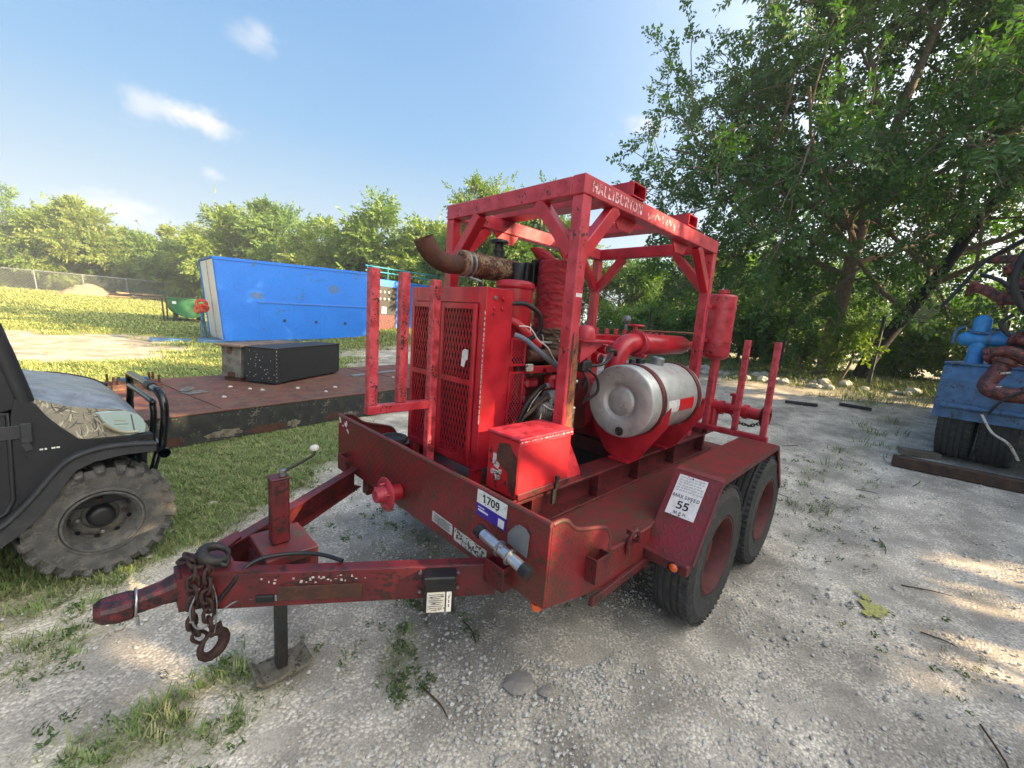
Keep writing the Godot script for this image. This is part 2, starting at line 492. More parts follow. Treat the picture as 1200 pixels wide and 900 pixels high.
	M.utv_hood = relief(tri_mat(paint_tex(Color(0.52, 0.54, 0.56), Color(0.40, 0.41, 0.43), Color(0.58, 0.55, 0.48), 0.42, 133), 0.6, 0.38), bump, 0.02)
	M.camo = camo_mat()
	M.lens = flat_mat(Color(0.62, 0.70, 0.68), 0.12)
	M.lens.clearcoat_enabled = true
	M.lens_inner = flat_mat(Color(0.66, 0.62, 0.52), 0.3, 0.3)
	M.lens_dark = flat_mat(Color(0.36, 0.38, 0.36), 0.15)
	M.glass = flat_mat(Color(0.5, 0.58, 0.58, 0.22), 0.04)
	M.glass.transparency = BaseMaterial3D.TRANSPARENCY_ALPHA
	# leaves: colour comes from each copy
	M.leaf = flat_mat(Color(1, 1, 1), 0.5)
	M.leaf.vertex_color_use_as_albedo = true
	M.leaf.backlight_enabled = true
	M.leaf.backlight = Color(0.80, 0.90, 0.30)
	M.leaf.cull_mode = BaseMaterial3D.CULL_DISABLED
	M.blade = flat_mat(Color(1, 1, 1), 0.7)
	M.blade.vertex_color_use_as_albedo = true
	M.blade.backlight_enabled = true
	M.blade.backlight = Color(0.4, 0.45, 0.18)
	M.blade.cull_mode = BaseMaterial3D.CULL_DISABLED
	M.pebble = flat_mat(Color(1, 1, 1), 0.95)
	M.pebble.vertex_color_use_as_albedo = true

# brush print of the hood sides: pale ground, brown and grey twigs and leaves
func camo_mat() -> StandardMaterial3D:
	var s := 512
	var im := Image.create(s, s, false, Image.FORMAT_RGB8)
	im.fill(Color(0.47, 0.44, 0.37))
	var r := RandomNumberGenerator.new()
	r.seed = 77
	var tones := [Color(0.30, 0.27, 0.22), Color(0.58, 0.54, 0.45), Color(0.20, 0.18, 0.15), Color(0.68, 0.64, 0.55), Color(0.40, 0.36, 0.29)]
	for k in 420:
		var p := Vector2(r.randf() * s, r.randf() * s)
		var a := r.randf() * TAU
		var L := r.randf_range(20, 110)
		var w := r.randf_range(2.0, 9.0)
		var col: Color = tones[r.randi() % 5]
		var bend := r.randf_range(-0.02, 0.02)
		for t in int(L):
			p += Vector2(cos(a), sin(a))
			a += bend
			var ww := int(maxf(1.0, w * sin(PI * t / L)))
			im.fill_rect(Rect2i(posmod(int(p.x), s - ww), posmod(int(p.y), s - ww), ww, ww), col)
	im.generate_mipmaps()
	return relief(tri_mat(ImageTexture.create_from_image(im), 0.42, 0.45), M.bump, 0.02)

func wheel(parent: Node, c: Vector3, out: float, R: float, W: float, rr: float, tyre_mat: Material, rim_mat: Material, knobby := false, nuts := 8) -> void:
	# c: middle of the outer face; the axle runs along z
	var ax := Basis(Vector3(1, 0, 0), Vector3(0, 0, out), Vector3(0, -out, 0))
	var xf := Transform3D(ax, c - Vector3(0, 0, out * W))
	var holder := Node3D.new()
	holder.name = numbered("wheel", parent)
	parent.add_child(holder, true)
	var b := MB.new()
	var pr := [Vector2(rr, 0.022), Vector2(rr + 0.02, 0.006), Vector2(R * 0.8, 0.0), Vector2(R * 0.92, 0.006), Vector2(R * 0.972, 0.018)]
	var t0 := 0.03
	var t1 := W - 0.03
	var gr := 4 if not knobby else 0
	for g in gr:
		var h := t0 + (t1 - t0) * (g + 0.75) / (gr + 0.5)
		pr.append_array([Vector2(R, h - 0.008), Vector2(R - 0.009, h - 0.0055), Vector2(R - 0.009, h + 0.0055), Vector2(R, h + 0.008)])
	if knobby:
		pr.append_array([Vector2(R * 0.93, 0.04), Vector2(R * 0.935, W * 0.5), Vector2(R * 0.93, W - 0.04)])
	pr.append_array([Vector2(R * 0.972, W - 0.018), Vector2(R * 0.92, W - 0.006), Vector2(R * 0.87, W - 0.001), Vector2(R * 0.86, W + 0.002), Vector2(R * 0.845, W + 0.002), Vector2(R * 0.835, W), Vector2(R * 0.72, W - 0.002), Vector2(rr + 0.025, W - 0.006), Vector2(rr + 0.02, W - 0.002), Vector2(rr + 0.012, W - 0.002), Vector2(rr, W - 0.022)])
	b.lathe(pr, 72, xf, 0.75)
	if knobby:
		for k in 22:
			for sgn in [0, 1]:
				var a: float = TAU * (k + 0.5 * sgn) / 22.0
				var rot := ax * Basis(Vector3.UP, a)
				var hh := W * (0.2 if sgn == 0 else 0.8)
				b.box(Transform3D(rot * Basis(Vector3(0, 0, 1), 0.12 * (1 if sgn else -1)), c - Vector3(0, 0, out * W) + rot * Vector3(R * 0.96, hh, 0)), Vector3(0.044, W * 0.38, 0.046), 0.007)
				# lugs that wrap round onto the sidewall
				b.box(Transform3D(rot * Basis(Vector3(0, 0, 1), (0.55 if sgn else -0.55)), c - Vector3(0, 0, out * W) + rot * Vector3(R * 0.9, W * (0.985 if sgn else 0.015), 0.0)), Vector3(R * 0.20, 0.028, 0.036), 0.007)
				if k % 2 == 0:
					b.box(Transform3D(rot, c - Vector3(0, 0, out * W) + rot * Vector3(R * 0.975, W * 0.5, 0.03)), Vector3(0.03, W * 0.26, 0.036), 0.005)
	else:
		for k in 60:
			for sgn in [0, 1]:
				var a: float = TAU * (k + 0.5 * sgn) / 60.0
				var rot := ax * Basis(Vector3.UP, a)
				b.box(Transform3D(rot, c - Vector3(0, 0, out * W) + rot * Vector3(R * 0.985, 0.02 if sgn == 0 else W - 0.02, 0)), Vector3(0.012, 0.026, 0.020), 0.003)
	part(b, "tyre", tyre_mat, holder)
	b = MB.new()
	b.lathe([Vector2(rr + 0.004, W - 0.02), Vector2(rr + 0.004, W - 0.004), Vector2(rr - 0.006, W - 0.004), Vector2(rr - 0.014, W - 0.02), Vector2(rr - 0.022, W - 0.03), Vector2(rr - 0.03, W * 0.5), Vector2(rr * 0.78, W * 0.44), Vector2(rr * 0.68, W * 0.5), Vector2(rr * 0.5, W * 0.52), Vector2(rr * 0.46, W * 0.46), Vector2(0.03, W * 0.46), Vector2(0.0, W * 0.46)], 48, xf, 0.7)
	b.lathe([Vector2(0.0, 0.03), Vector2(rr, 0.03)], 24, Transform3D(Basis(ax.x, -ax.y, -ax.z), c - Vector3(0, 0, out * W * 0.75)), 0.7)
	var rim := part(b, "rim", rim_mat, holder)
	b = MB.new()
	b.lathe([Vector2(rr * 0.36, W * 0.45), Vector2(rr * 0.36, W * 0.66), Vector2(rr * 0.3, W * 0.72), Vector2(rr * 0.22, W * 0.74), Vector2(0, W * 0.74)], 24, xf, 0.7)
	part(b, "hub", rim_mat if not knobby else M.black, holder)
	for k in nuts:
		var a := TAU * k / nuts
		var p := c - Vector3(0, 0, out * W * 0.48) + ax * Vector3(cos(a) * rr * 0.58, 0, sin(a) * rr * 0.58)
		b = MB.new()
		b.cyl(p, p + Vector3(0, 0, out * 0.028), 0.011, 6, 0.002)
		part(b, "lug_nut", M.steel if k % 3 else M.rust, holder)
	if knobby:
		for k in 9:
			var a := TAU * (k + 0.5) / 9
			b = MB.new()
			var p := c - Vector3(0, 0, out * W * 0.49) + ax * Vector3(cos(a) * rr * 0.77, 0, sin(a) * rr * 0.77)
			b.cyl(p, p + Vector3(0, 0, out * 0.004), 0.012, 12)
			part(b, "rim_hole", M.black_gloss, holder)

func channel(b: MB, a: Vector3, e: Vector3, h: float, w: float, inward: Vector3, t := 0.008) -> void:
	# C channel: web along a-e, flanges turned towards "inward"
	b.bar(a, e, t, h, Vector3.UP, 0.002)
	for s in [-1.0, 1.0]:
		var o: Vector3 = inward * (w * 0.5) + Vector3(0, s * (h * 0.5 - t * 0.5), 0)
		b.bar(a + o, e + o, w - t, t * 0.98, Vector3.UP, 0.002)

func link_mesh(L: float, w: float, r: float) -> ArrayMesh:
	var b := MB.new()
	var pts := []
	for k in 9:
		var a := -PI / 2 + PI * k / 8
		pts.append(Vector3(L / 2 - w / 2 + cos(a) * (w / 2), sin(a) * w / 2, 0))
	for k in 9:
		var a := PI / 2 + PI * k / 8
		pts.append(Vector3(-L / 2 + w / 2 + cos(a) * (w / 2), sin(a) * w / 2, 0))
	b.tube(pts, r, 8, true, false)
	return b.mesh()

func chain(parent: Node, pts: Array, link: ArrayMesh, step: float, m: Material) -> void:
	# one link after another along the curve, each turned a quarter
	var cv := Curve3D.new()
	for p in pts:
		cv.add_point(p)
	var L := cv.get_baked_length()
	var k := 0
	var s := 0.0
	while s < L:
		var p := cv.sample_baked(s)
		var q := cv.sample_baked(minf(s + 0.01, L))
		if s + 0.01 > L:
			q = p + (p - cv.sample_baked(s - 0.01))
		var x := (q - p).normalized()
		var y := (Vector3(0.3, 0.4, 0.86)).cross(x).normalized()
		var bs := Basis(x, y, x.cross(y)) * Basis(Vector3.RIGHT, PI / 2 * (k % 2) + 0.35 * sin(k * 2.1))
		put(link, "link", m, parent, Transform3D(bs, p))
		s += step
		k += 1

func plate_xf(y: float, z: float, x := 0.0) -> Transform3D:
	return Transform3D(Basis(Vector3(0, 0, 1), Vector3(0, 1, 0), Vector3(-1, 0, 0)), Vector3(x, y, z))

func build_trailer() -> void:
	var t := thing("equipment_trailer", "rusty red two-axle equipment trailer with tread plate front and long tongue", "trailer")
	var b := MB.new()
	# front wall of the tub, with a rolled lip
	b.bx(0.0, 0.012, 0.54, 0.868, -0.917, 0.917, 0.002)
	b.bx(0.012, 0.06, 0.535, 0.547, -0.91, 0.91, 0.002)
	var front := part(b, "front_panel", M.tread, t)
	tubepart("top_lip", M.red_deck, front, [Vector3(0.006, 0.87, -0.919), Vector3(0.006, 0.8715, 0.0), Vector3(0.006, 0.87, 0.919)], 0.0115, 10)
	for s in [-1.0, 1.0]:
		b = MB.new()
		var pl := PackedVector2Array([Vector2(0.0125, 0.54), Vector2(0.0125, 0.866), Vector2(0.06, 0.866), Vector2(0.10, 0.852), Vector2(0.14, 0.815), Vector2(0.19, 0.79), Vector2(0.34, 0.75), Vector2(0.39, 0.725), Vector2(0.42, 0.68), Vector2(0.45, 0.61), Vector2(0.82, 0.60), Vector2(0.82, 0.40), Vector2(0.70, 0.395), Vector2(0.28, 0.475)])
		b.prism(pl, 0.01, Transform3D(Basis(), Vector3(0, 0, s * 0.917 - (0.01 if s > 0 else 0.0))))
		var side := part(b, "side_panel", M.tread, t)
		var lip := []
		for k in range(1, 11):
			lip.append(Vector3(pl[k].x + 0.004, pl[k].y, s * 0.912))
		tubepart("rolled_edge", M.red_deck, side, curve(lip, 3), 0.010, 8)
	boxpart("deck", M.red_deck, t, 0.014, 2.78, 0.585, 0.602, -0.905, 0.905, 0.002)
	# lower step of the tub behind the front wall
	for s in [-1.0, 1.0]:
		boxpart("frame_rail", M.red_dark, t, 0.02, 2.80, 0.44, 0.584, s * 0.56 - 0.03, s * 0.56 + 0.03, 0.004)
	for x in [0.36, 1.0, 1.70, 2.4]:
		boxpart("cross_member", M.red_dark, t, x - 0.03, x + 0.03, 0.46, 0.582, -0.529, 0.529, 0.003)
	boxpart("rear_sill", M.red_dark, t, 2.782, 2.83, 0.42, 0.60, -0.90, 0.90, 0.004)
	# side rail under the near edge of the deck, with pockets
	for s in [-1.0, 1.0]:
		boxpart("side_rail", M.red_dark, t, 0.30, 0.80, 0.415, 0.455, s * 0.928 - 0.010, s * 0.928 + 0.010, 0.003)
		b = MB.new()
		for q in [[-0.05, -0.042], [0.042, 0.05]]:
			b.bx(0.30 + q[0], 0.30 + q[1], 0.555, 0.66, s * 0.945 - 0.025, s * 0.945 + 0.025, 0.001)
		b.bx(0.258, 0.342, 0.555, 0.66, s * 0.966 - 0.004, s * 0.966 + 0.004, 0.001)
		part(b, "stake_pocket", M.red_dark, t)
		# lashing ring
		b = MB.new()
		var ring := []
		for k in 20:
			var a := TAU * k / 20
			ring.append(Vector3(0.60 + 0.032 * cos(a), 0.605 + 0.06 * sin(a), s * (0.932 + 0.02 * cos(a * 0.5))))
		b.tube(ring, 0.0105, 8, true, false)
		b.bx(0.57, 0.63, 0.645, 0.672, s * 0.925 - 0.012, s * 0.925 + 0.018, 0.004)
		part(b, "lashing_ring", M.red_dark, t)
	# fenders over the tandem wheels
	for s in [-1.0, 1.0]:
		var z0: float = 0.899 if s > 0 else -1.137
		var z1: float = 1.137 if s > 0 else -0.899
		var line := [Vector2(0.795, 0.47), Vector2(0.826, 0.505), Vector2(1.085, 0.842), Vector2(1.12, 0.853), Vector2(2.165, 0.853), Vector2(2.20, 0.842), Vector2(2.46, 0.505), Vector2(2.49, 0.47)]
		b = MB.new()
		b.strip(line, 0.007, z0, z1)
		var fd := part(b, "fender", M.tread if s > 0 else M.red_dark, t)
		b = MB.new()
		var ip := PackedVector2Array()
		for q in line:
			ip.append(q - Vector2(0, 0.004))
		ip.append_array([Vector2(2.49, 0.44), Vector2(2.30, 0.44), Vector2(2.30, 0.60), Vector2(0.80, 0.604), Vector2(0.795, 0.604)])
		var ip2 := PackedVector2Array([Vector2(0.93, 0.604)])
		for k in range(2, 6):
			ip2.append(line[k] - Vector2(0, 0.006))
		ip2.append(Vector2(2.37, 0.604))
		b.prism(ip2, 0.006, Transform3D(Basis(), Vector3(0, 0, s * 0.903 - (0.003))))
		part(b, "inner_wall", M.red_dark, fd)
		# outer edge turned down
		b = MB.new()
		var zo: float = s * 1.137
		for k in range(1, 6):
			var p: Vector2 = line[k]
			var q: Vector2 = line[k + 1]
			b.bar(Vector3(p.x, p.y - 0.012, zo), Vector3(q.x, q.y - 0.012, zo), 0.006, 0.036, Vector3(-(q.y - p.y), q.x - p.x, 0).normalized(), 0.001)
		part(b, "fender_edge", M.red_dark, fd)
		# bumper flange with marker lamp
		boxpart("front_flange", M.red_dark, fd, 0.765, 0.80, 0.455, 0.51, z0 + 0.001, z1 - 0.001, 0.006)
		b = MB.new()
		var lp := Vector3(0.765, 0.482, s * 1.075)
		b.lathe([Vector2(0, 0), Vector2(0.021, 0), Vector2(0.021, 0.008), Vector2(0.015, 0.014), Vector2(0, 0.017)], 20, Transform3D(Basis(Vector3(0, 1, 0), Vector3(-1, 0, 0), Vector3(0, 0, 1)), lp), 0.6)
		part(b, "marker_reflector", M.amber, fd)
		b = MB.new()
		b.lathe([Vector2(0.021, -0.002), Vector2(0.026, 0.0), Vector2(0.026, 0.006), Vector2(0.0212, 0.0085)], 20, Transform3D(Basis(Vector3(0, 1, 0), Vector3(-1, 0, 0), Vector3(0, 0, 1)), lp), 0.6)
		part(b, "marker_bezel", M.black, fd)
	for s in [-1.0, 1.0]:
		for x in [1.24, 2.147]:
			wheel(t, Vector3(x, 0.388, s * 1.13), s, 0.39, 0.22, 0.215, M.rubber, M.rim_red)
	for x in [1.24, 2.147]:
		tubepart("axle", M.engine_dark, t, [Vector3(x, 0.388, -0.97), Vector3(x, 0.388, 0.97)], 0.038, 14)
		for s in [-1.0, 1.0]:
			b = MB.new()
			for k in 4:
				var w := 0.36 - 0.07 * k
				b.tube(curve([Vector3(x - w, 0.47 - 0.03 + k * 0.002, s * 0.70), Vector3(x, 0.345 - 0.012 * k, s * 0.70), Vector3(x + w, 0.44 + k * 0.002, s * 0.70)], 5), 0.011, 6)
			part(b, "leaf_spring", M.rust, t)
			boxpart("spring_hanger", M.red_dark, t, x - 0.39, x - 0.33, 0.42, 0.585, s * 0.70 - 0.035, s * 0.70 + 0.035)
	# ---- tongue
	var nose := Vector3(-0.87, 0.53, 0)
	for s in [-1.0, 1.0]:
		b = MB.new()
		var a := Vector3(-0.86, 0.53, s * 0.078)
		var e := Vector3(-0.002, 0.53, s * 0.665)
		var dir := (e - a).normalized()
		var inw := Vector3(dir.z * s, 0, -dir.x * s)
		channel(b, a, e, 0.135, 0.055, inw)
		var tb := part(b, "tongue_beam", M.red_dark, t)
		if s > 0:
			# raised number plate on the outer face, weathered to rust
			b = MB.new()
			var mid := a.lerp(e, 0.36) - inw * 0.006
			b.bar(mid - dir * 0.15 - Vector3(0, 0.016, 0), mid + dir * 0.15 - Vector3(0, 0.016, 0), 0.006, 0.058, Vector3.UP, 0.002)
			part(b, "wear_plate", M.rust, tb)
			# remains of white stencilled paint
			var rr := RandomNumberGenerator.new()
			rr.seed = 5
			b = MB.new()
			for k in 26:
				var f := rr.randf_range(0.14, 0.52)
				var p := a.lerp(e, f) - inw * 0.0052 + Vector3(0, rr.randf_range(0.022, 0.05), 0)
				b.bar(p, p + dir * rr.randf_range(0.003, 0.009), 0.0012, rr.randf_range(0.002, 0.008), Vector3.UP, 0.0)
			part(b, "paint_flecks", M.white_dirty, tb)
	# plates closing the nose
	b = MB.new()
	b.prism(PackedVector2Array([Vector2(-0.93, -0.062), Vector2(-0.93, 0.062), Vector2(-0.84, 0.098), Vector2(-0.72, 0.178), Vector2(-0.72, 0.12), Vector2(-0.78, 0.06), Vector2(-0.78, -0.06), Vector2(-0.72, -0.12), Vector2(-0.72, -0.178), Vector2(-0.84, -0.098)]), 0.012, Transform3D(Basis(Vector3(1, 0, 0), Vector3(0, 0, 1), Vector3(0, -1, 0)), Vector3(0, 0.611, 0)))
	part(b, "nose_plate", M.red_dark, t)
	b = MB.new()
	b.prism(PackedVector2Array([Vector2(-0.945, -0.05), Vector2(-0.945, 0.05), Vector2(-0.85, 0.085), Vector2(-0.85, -0.085)]), 0.125, Transform3D(Basis(Vector3(1, 0, 0), Vector3(0, 0, 1), Vector3(0, -1, 0)), Vector3(0, 0.5985, 0)))
	part(b, "nose_block", M.red_dark, t)
	# cross plate carrying the jack
	boxpart("jack_mount", M.red_deck, t, -0.69, -0.50, 0.566, 0.604, -0.125, 0.125, 0.004)
	boxpart("jack_mount_base", M.red_dark, t, -0.70, -0.49, 0.465, 0.562, -0.10, 0.10, 0.004)
	# drawbar eye
	b = MB.new()
	var sec := [[-0.94, 0.043, 0.047, 0.545], [-0.985, 0.036, 0.036, 0.54], [-1.05, 0.034, 0.034, 0.535], [-1.062, 0.046, 0.038, 0.533], [-1.10, 0.052, 0.036, 0.535], [-1.135, 0.046, 0.030, 0.54], [-1.152, 0.03, 0.02, 0.543]]
	var prev := []
	for q in sec:
		var ringp := []
		for k in 12:
			var a := TAU * (k + 0.5) / 12
			var ca := cos(a)
			var sa := sin(a)
			ringp.append(Vector3(q[0], q[3] + signf(sa) * pow(absf(sa), 0.6) * q[2], signf(ca) * pow(absf(ca), 0.6) * q[1]))
		if prev:
			for k in 12:
				b.quad(prev[k], prev[(k + 1) % 12], ringp[(k + 1) % 12], ringp[k], ringp[k] - Vector3(q[0], q[3], 0))
		prev = ringp
	for k in range(1, 11):
		b.tri(prev[0], prev[k], prev[k + 1], Vector3(-1, 0, 0))
	var eye := part(b, "drawbar_eye", M.eye_red, t)
	b = MB.new()
	var ring2 := []
	for k in 20:
		var a := TAU * k / 20
		ring2.append(Vector3(-1.052 + 0.004 * sin(a), 0.536 + 0.043 * sin(a), 0.043 * cos(a)))
	b.tube(ring2, 0.0045, 6, true, false)
	b.tube([Vector3(-1.05, 0.495, 0.02), Vector3(-1.05, 0.46, 0.02)], 0.005, 6)
	part(b, "latch_ring", M.chrome, eye)
	# safety chains hanging in a bundle
	var ch := Node3D.new()
	ch.name = numbered("safety_chain", t)
	t.add_child(ch, true)
	var lk := link_mesh(0.052, 0.034, 0.0062)
	chain(ch, [Vector3(-0.90, 0.625, -0.04), Vector3(-0.90, 0.63, 0.04), Vector3(-0.905, 0.60, 0.085), Vector3(-0.91, 0.52, 0.092), Vector3(-0.915, 0.44, 0.092), Vector3(-0.90, 0.385, 0.092), Vector3(-0.88, 0.36, 0.09)], lk, 0.036, M.rust_chain)
	chain(ch, [Vector3(-0.865, 0.63, 0.03), Vector3(-0.86, 0.615, 0.09), Vector3(-0.87, 0.54, 0.108), Vector3(-0.868, 0.45, 0.11), Vector3(-0.862, 0.40, 0.108)], lk, 0.036, M.rust_chain)
	chain(ch, [Vector3(-0.915, 0.628, -0.02), Vector3(-0.895, 0.64, 0.03), Vector3(-0.87, 0.632, 0.06)], lk, 0.036, M.rust_chain)
	# slip hook at the end of the chain
	b = MB.new()
	var hk := []
	for k in 15:
		var a := deg_to_rad(120.0 - 25.0 * k)
		hk.append(Vector3(cos(a) * 0.042, sin(a) * 0.042, 0))
	var hr := []
	for k in 15:
		hr.append(0.011 + 0.009 * sin(PI * clampf(k / 11.0, 0.0, 1.0)) if k < 13 else 0.008 - 0.002 * (k - 13))
	b.tube(hk, hr, 10)
	b.tube([Vector3(-0.025, 0.035, 0), Vector3(-0.012, 0.062, 0), Vector3(0.004, 0.07, 0), Vector3(0.012, 0.055, 0), Vector3(-0.002, 0.04, 0)], 0.008, 8)
	var hkm := b.mesh()
	put(hkm, "hook", M.rust_chain, ch, Transform3D(Basis(Vector3.UP, 0.4) * Basis(Vector3.BACK, -0.35), Vector3(-0.862, 0.345, 0.112)))
	put(hkm, "hook", M.engine_dark, ch, Transform3D(Basis(Vector3.UP, 0.9) * Basis(Vector3.RIGHT, -1.2) * Basis(Vector3.BACK, 2.6), Vector3(-0.83, 0.645, 0.03)))
	# brake-away cable and loop
	tubepart("cable", M.galv, t, curve([Vector3(-0.89, 0.57, 0.1), Vector3(-0.92, 0.50, 0.105), Vector3(-0.905, 0.43, 0.11), Vector3(-0.872, 0.425, 0.112), Vector3(-0.85, 0.45, 0.11), Vector3(-0.79, 0.49, 0.128), Vector3(-0.745, 0.495, 0.158)], 5), 0.0035, 6)
	tubepart("cable", M.galv, t, curve([Vector3(-0.86, 0.60, 0.10), Vector3(-0.845, 0.52, 0.112), Vector3(-0.848, 0.44, 0.115), Vector3(-0.858, 0.38, 0.12)], 5), 0.002, 6)
	tubepart("hose", M.hose, t, curve([Vector3(-0.84, 0.50, 0.106), Vector3(-0.80, 0.56, 0.125), Vector3(-0.765, 0.606, 0.13), Vector3(-0.70, 0.622, 0.12), Vector3(-0.60, 0.618, 0.15), Vector3(-0.52, 0.612, 0.21), Vector3(-0.47, 0.606, 0.29)], 5), 0.008, 8)
	# brake-away switch
	var sp := Vector3(-0.735, 0.497, 0.166)
	var sdir := Vector3(0.826, 0, 0.564)
	b = MB.new()
	b.bar(sp, sp + sdir * 0.062, 0.022, 0.03, Vector3.UP, 0.004)
	part(b, "breakaway_switch", M.black, t)
	b = MB.new()
	b.bar(sp + sdir * 0.062, sp + sdir * 0.092, 0.012, 0.024, Vector3.UP, 0.006)
	part(b, "switch_bracket", M.galv, t)
	# battery box on the near beam
	var bx0 := Vector3(-0.19, 0.515, 0.54) + Vector3(-0.566, 0, 0.825) * 0.03
	b = MB.new()
	b.bar(bx0 - sdir * 0.059, bx0 + sdir * 0.059, 0.062, 0.145, Vector3.UP, 0.005)
	var bb := part(b, "breakaway_battery_box", M.black, t)
	b = MB.new()
	b.bar(bx0 - sdir * 0.062 + Vector3(0, 0.062, 0), bx0 + sdir * 0.062 + Vector3(0, 0.062, 0), 0.068, 0.028, Vector3.UP, 0.005)
	part(b, "lid", M.black, bb)
	var lab := Transform3D(Basis(sdir, Vector3.UP, Vector3(-0.564, 0, 0.826)), bx0 + Vector3(-0.566, 0, 0.825) * 0.0325)
	b = MB.new()
	b.box(lab * Transform3D(Basis(), Vector3(-0.012, -0.026, 0)), Vector3(0.068, 0.084, 0.0012), 0.0)
	part(b, "label_plate", M.white_dirty, bb)
	b = MB.new()
	b.box(lab * Transform3D(Basis(), Vector3(0.037, -0.026, 0)), Vector3(0.019, 0.084, 0.0012), 0.0)
	part(b, "label_strip", M.white, bb)
	b = MB.new()
	for k in 9:
		b.box(lab * Transform3D(Basis(), Vector3(-0.012, 0.006 - 0.008 * k, 0.001)), Vector3(0.056 - 0.01 * (k % 3), 0.0025, 0.0008), 0.0)
	b.box(lab * Transform3D(Basis(), Vector3(-0.03, -0.004, 0.0012)), Vector3(0.012, 0.006, 0.001), 0.0)
	b.box(lab * Transform3D(Basis(), Vector3(0.012, -0.001, 0.0012)), Vector3(0.012, 0.006, 0.001), 0.0)
	for k in 3:
		b.box(lab * Transform3D(Basis(), Vector3(0.037, -0.006 - 0.018 * k, 0.001)), Vector3(0.004, 0.012, 0.0008), 0.0)
	part(b, "label_print", M.ink_grey, bb)
	for q in [[-0.075, 0.05], [-0.075, -0.03], [0.072, 0.045], [0.072, -0.02]]:
		b = MB.new()
		var bp: Vector3 = Vector3(-0.19, 0.53, 0.54) + sdir * float(q[0]) + Vector3(0, q[1], 0)
		b.cyl(bp - Vector3(-0.566, 0, 0.825) * 0.002, bp + Vector3(-0.566, 0, 0.825) * 0.012, 0.007, 6)
		part(b, "bolt", M.steel, bb)
	# jack
	var jk := Node3D.new()
	jk.name = numbered("jack", t)
	t.add_child(jk, true)
	boxpart("outer_tube", M.red_dark, jk, -0.642, -0.578, 0.606, 0.878, -0.032, 0.032, 0.006)
	boxpart("top_cap", M.red_dark, jk, -0.645, -0.575, 0.878, 0.886, -0.035, 0.035, 0.003)
	boxpart("inner_tube", M.deck_side, jk, -0.632, -0.588, 0.03, 0.464, -0.022, 0.022, 0.005)
	boxpart("drop_leg", M.engine_dark, jk, -0.627, -0.593, 0.03, 0.2, 0.0225, 0.028, 0.002)
	b = MB.new()
	b.bx(-0.69, -0.53, 0.012, 0.028, -0.07, 0.07, 0.003)
	b.bar(Vector3(-0.69, 0.02, 0), Vector3(-0.715, 0.045, 0), 0.14, 0.012, Vector3.UP, 0.002)
	b.bar(Vector3(-0.53, 0.02, 0), Vector3(-0.505, 0.045, 0), 0.14, 0.012, Vector3.UP, 0.002)
	part(b, "foot_plate", M.deck_pale, jk)
	b = MB.new()
	b.cyl(Vector3(-0.598, 0.886, 0.01), Vector3(-0.598, 0.915, 0.01), 0.014, 12, 0.002)
	part(b, "crank_socket", M.steel, jk)
	tubepart("crank", M.engine_dark, jk, curve([Vector3(-0.598, 0.905, 0.012), Vector3(-0.575, 0.908, 0.0), Vector3(-0.50, 0.92, -0.035), Vector3(-0.455, 0.93, -0.06), Vector3(-0.45, 0.945, -0.065)], 4), 0.006, 8)
	b = MB.new()
	b.ball(Vector3(-0.45, 0.958, -0.065), 0.017, 14, Vector3(1.2, 0.85, 1.1))
	part(b, "crank_knob", M.white_dirty, jk)
	b = MB.new()
	b.cyl(Vector3(-0.61, 0.67, 0.032), Vector3(-0.61, 0.67, 0.040), 0.009, 8)
	part(b, "pull_pin", M.engine_dark, jk)
	# ---- things on the front wall
	b = MB.new()
	b.cyl(Vector3(-0.001, 0.63, -0.10), Vector3(-0.075, 0.63, -0.11), 0.042, 24, 0.002)
	var st := part(b, "spare_hub_stub", M.red, front)
	b = MB.new()
	b.lathe([Vector2(0, 0), Vector2(0.086, 0), Vector2(0.090, 0.003), Vector2(0.090, 0.008), Vector2(0.086, 0.011), Vector2(0.045, 0.013), Vector2(0.04, 0.02), Vector2(0.037, 0.055), Vector2(0.032, 0.062), Vector2(0, 0.062)], 28, Transform3D(Basis(Vector3(0, 1, 0), Vector3(-0.99, 0, -0.13), Vector3(0, 0, 1)), Vector3(-0.075, 0.63, -0.11)), 0.75)
	part(b, "hub_flange", M.red_worn, front)
	for k in 5:
		var a := TAU * k / 5 + 0.3
		b = MB.new()
		var p := Vector3(-0.086, 0.63 + 0.058 * sin(a), -0.112 + 0.058 * cos(a))
		b.cyl(p, p + Vector3(-0.028, 0, -0.004), 0.007, 6)
		part(b, "stud", M.red_worn, front)
	# auction tag with number
	var tg := plate_xf(0.812, 0.612, -0.004) * Transform3D(Basis(Vector3.BACK, -0.04), Vector3.ZERO)
	b = MB.new()
	b.box(tg * Transform3D(Basis(), Vector3(0, 0.026, 0)), Vector3(0.178, 0.060, 0.002), 0.0)
	var tag_o := part(b, "number_tag", M.white, front)
	b = MB.new()
	b.box(tg * Transform3D(Basis(), Vector3(0, -0.031, 0)), Vector3(0.178, 0.052, 0.002), 0.0)
	part(b, "tag_lower_half", M.purple, tag_o)
	text("1709", 0.035, M.ink, tag_o, tg * Transform3D(Basis(), Vector3(-0.004, 0.026, 0.0016)), "number")
	b = MB.new()
	b.box(tg * Transform3D(Basis(), Vector3(-0.045, -0.032, 0.0012)), Vector3(0.062, 0.008, 0.001), 0.0)
	b.box(tg * Transform3D(Basis(), Vector3(-0.058, -0.019, 0.0012)), Vector3(0.04, 0.004, 0.001), 0.0)
	b.box(tg * Transform3D(Basis(), Vector3(0.064, -0.034, 0.0012)), Vector3(0.034, 0.034, 0.001), 0.0)
	part(b, "tag_print", M.white, tag_o)
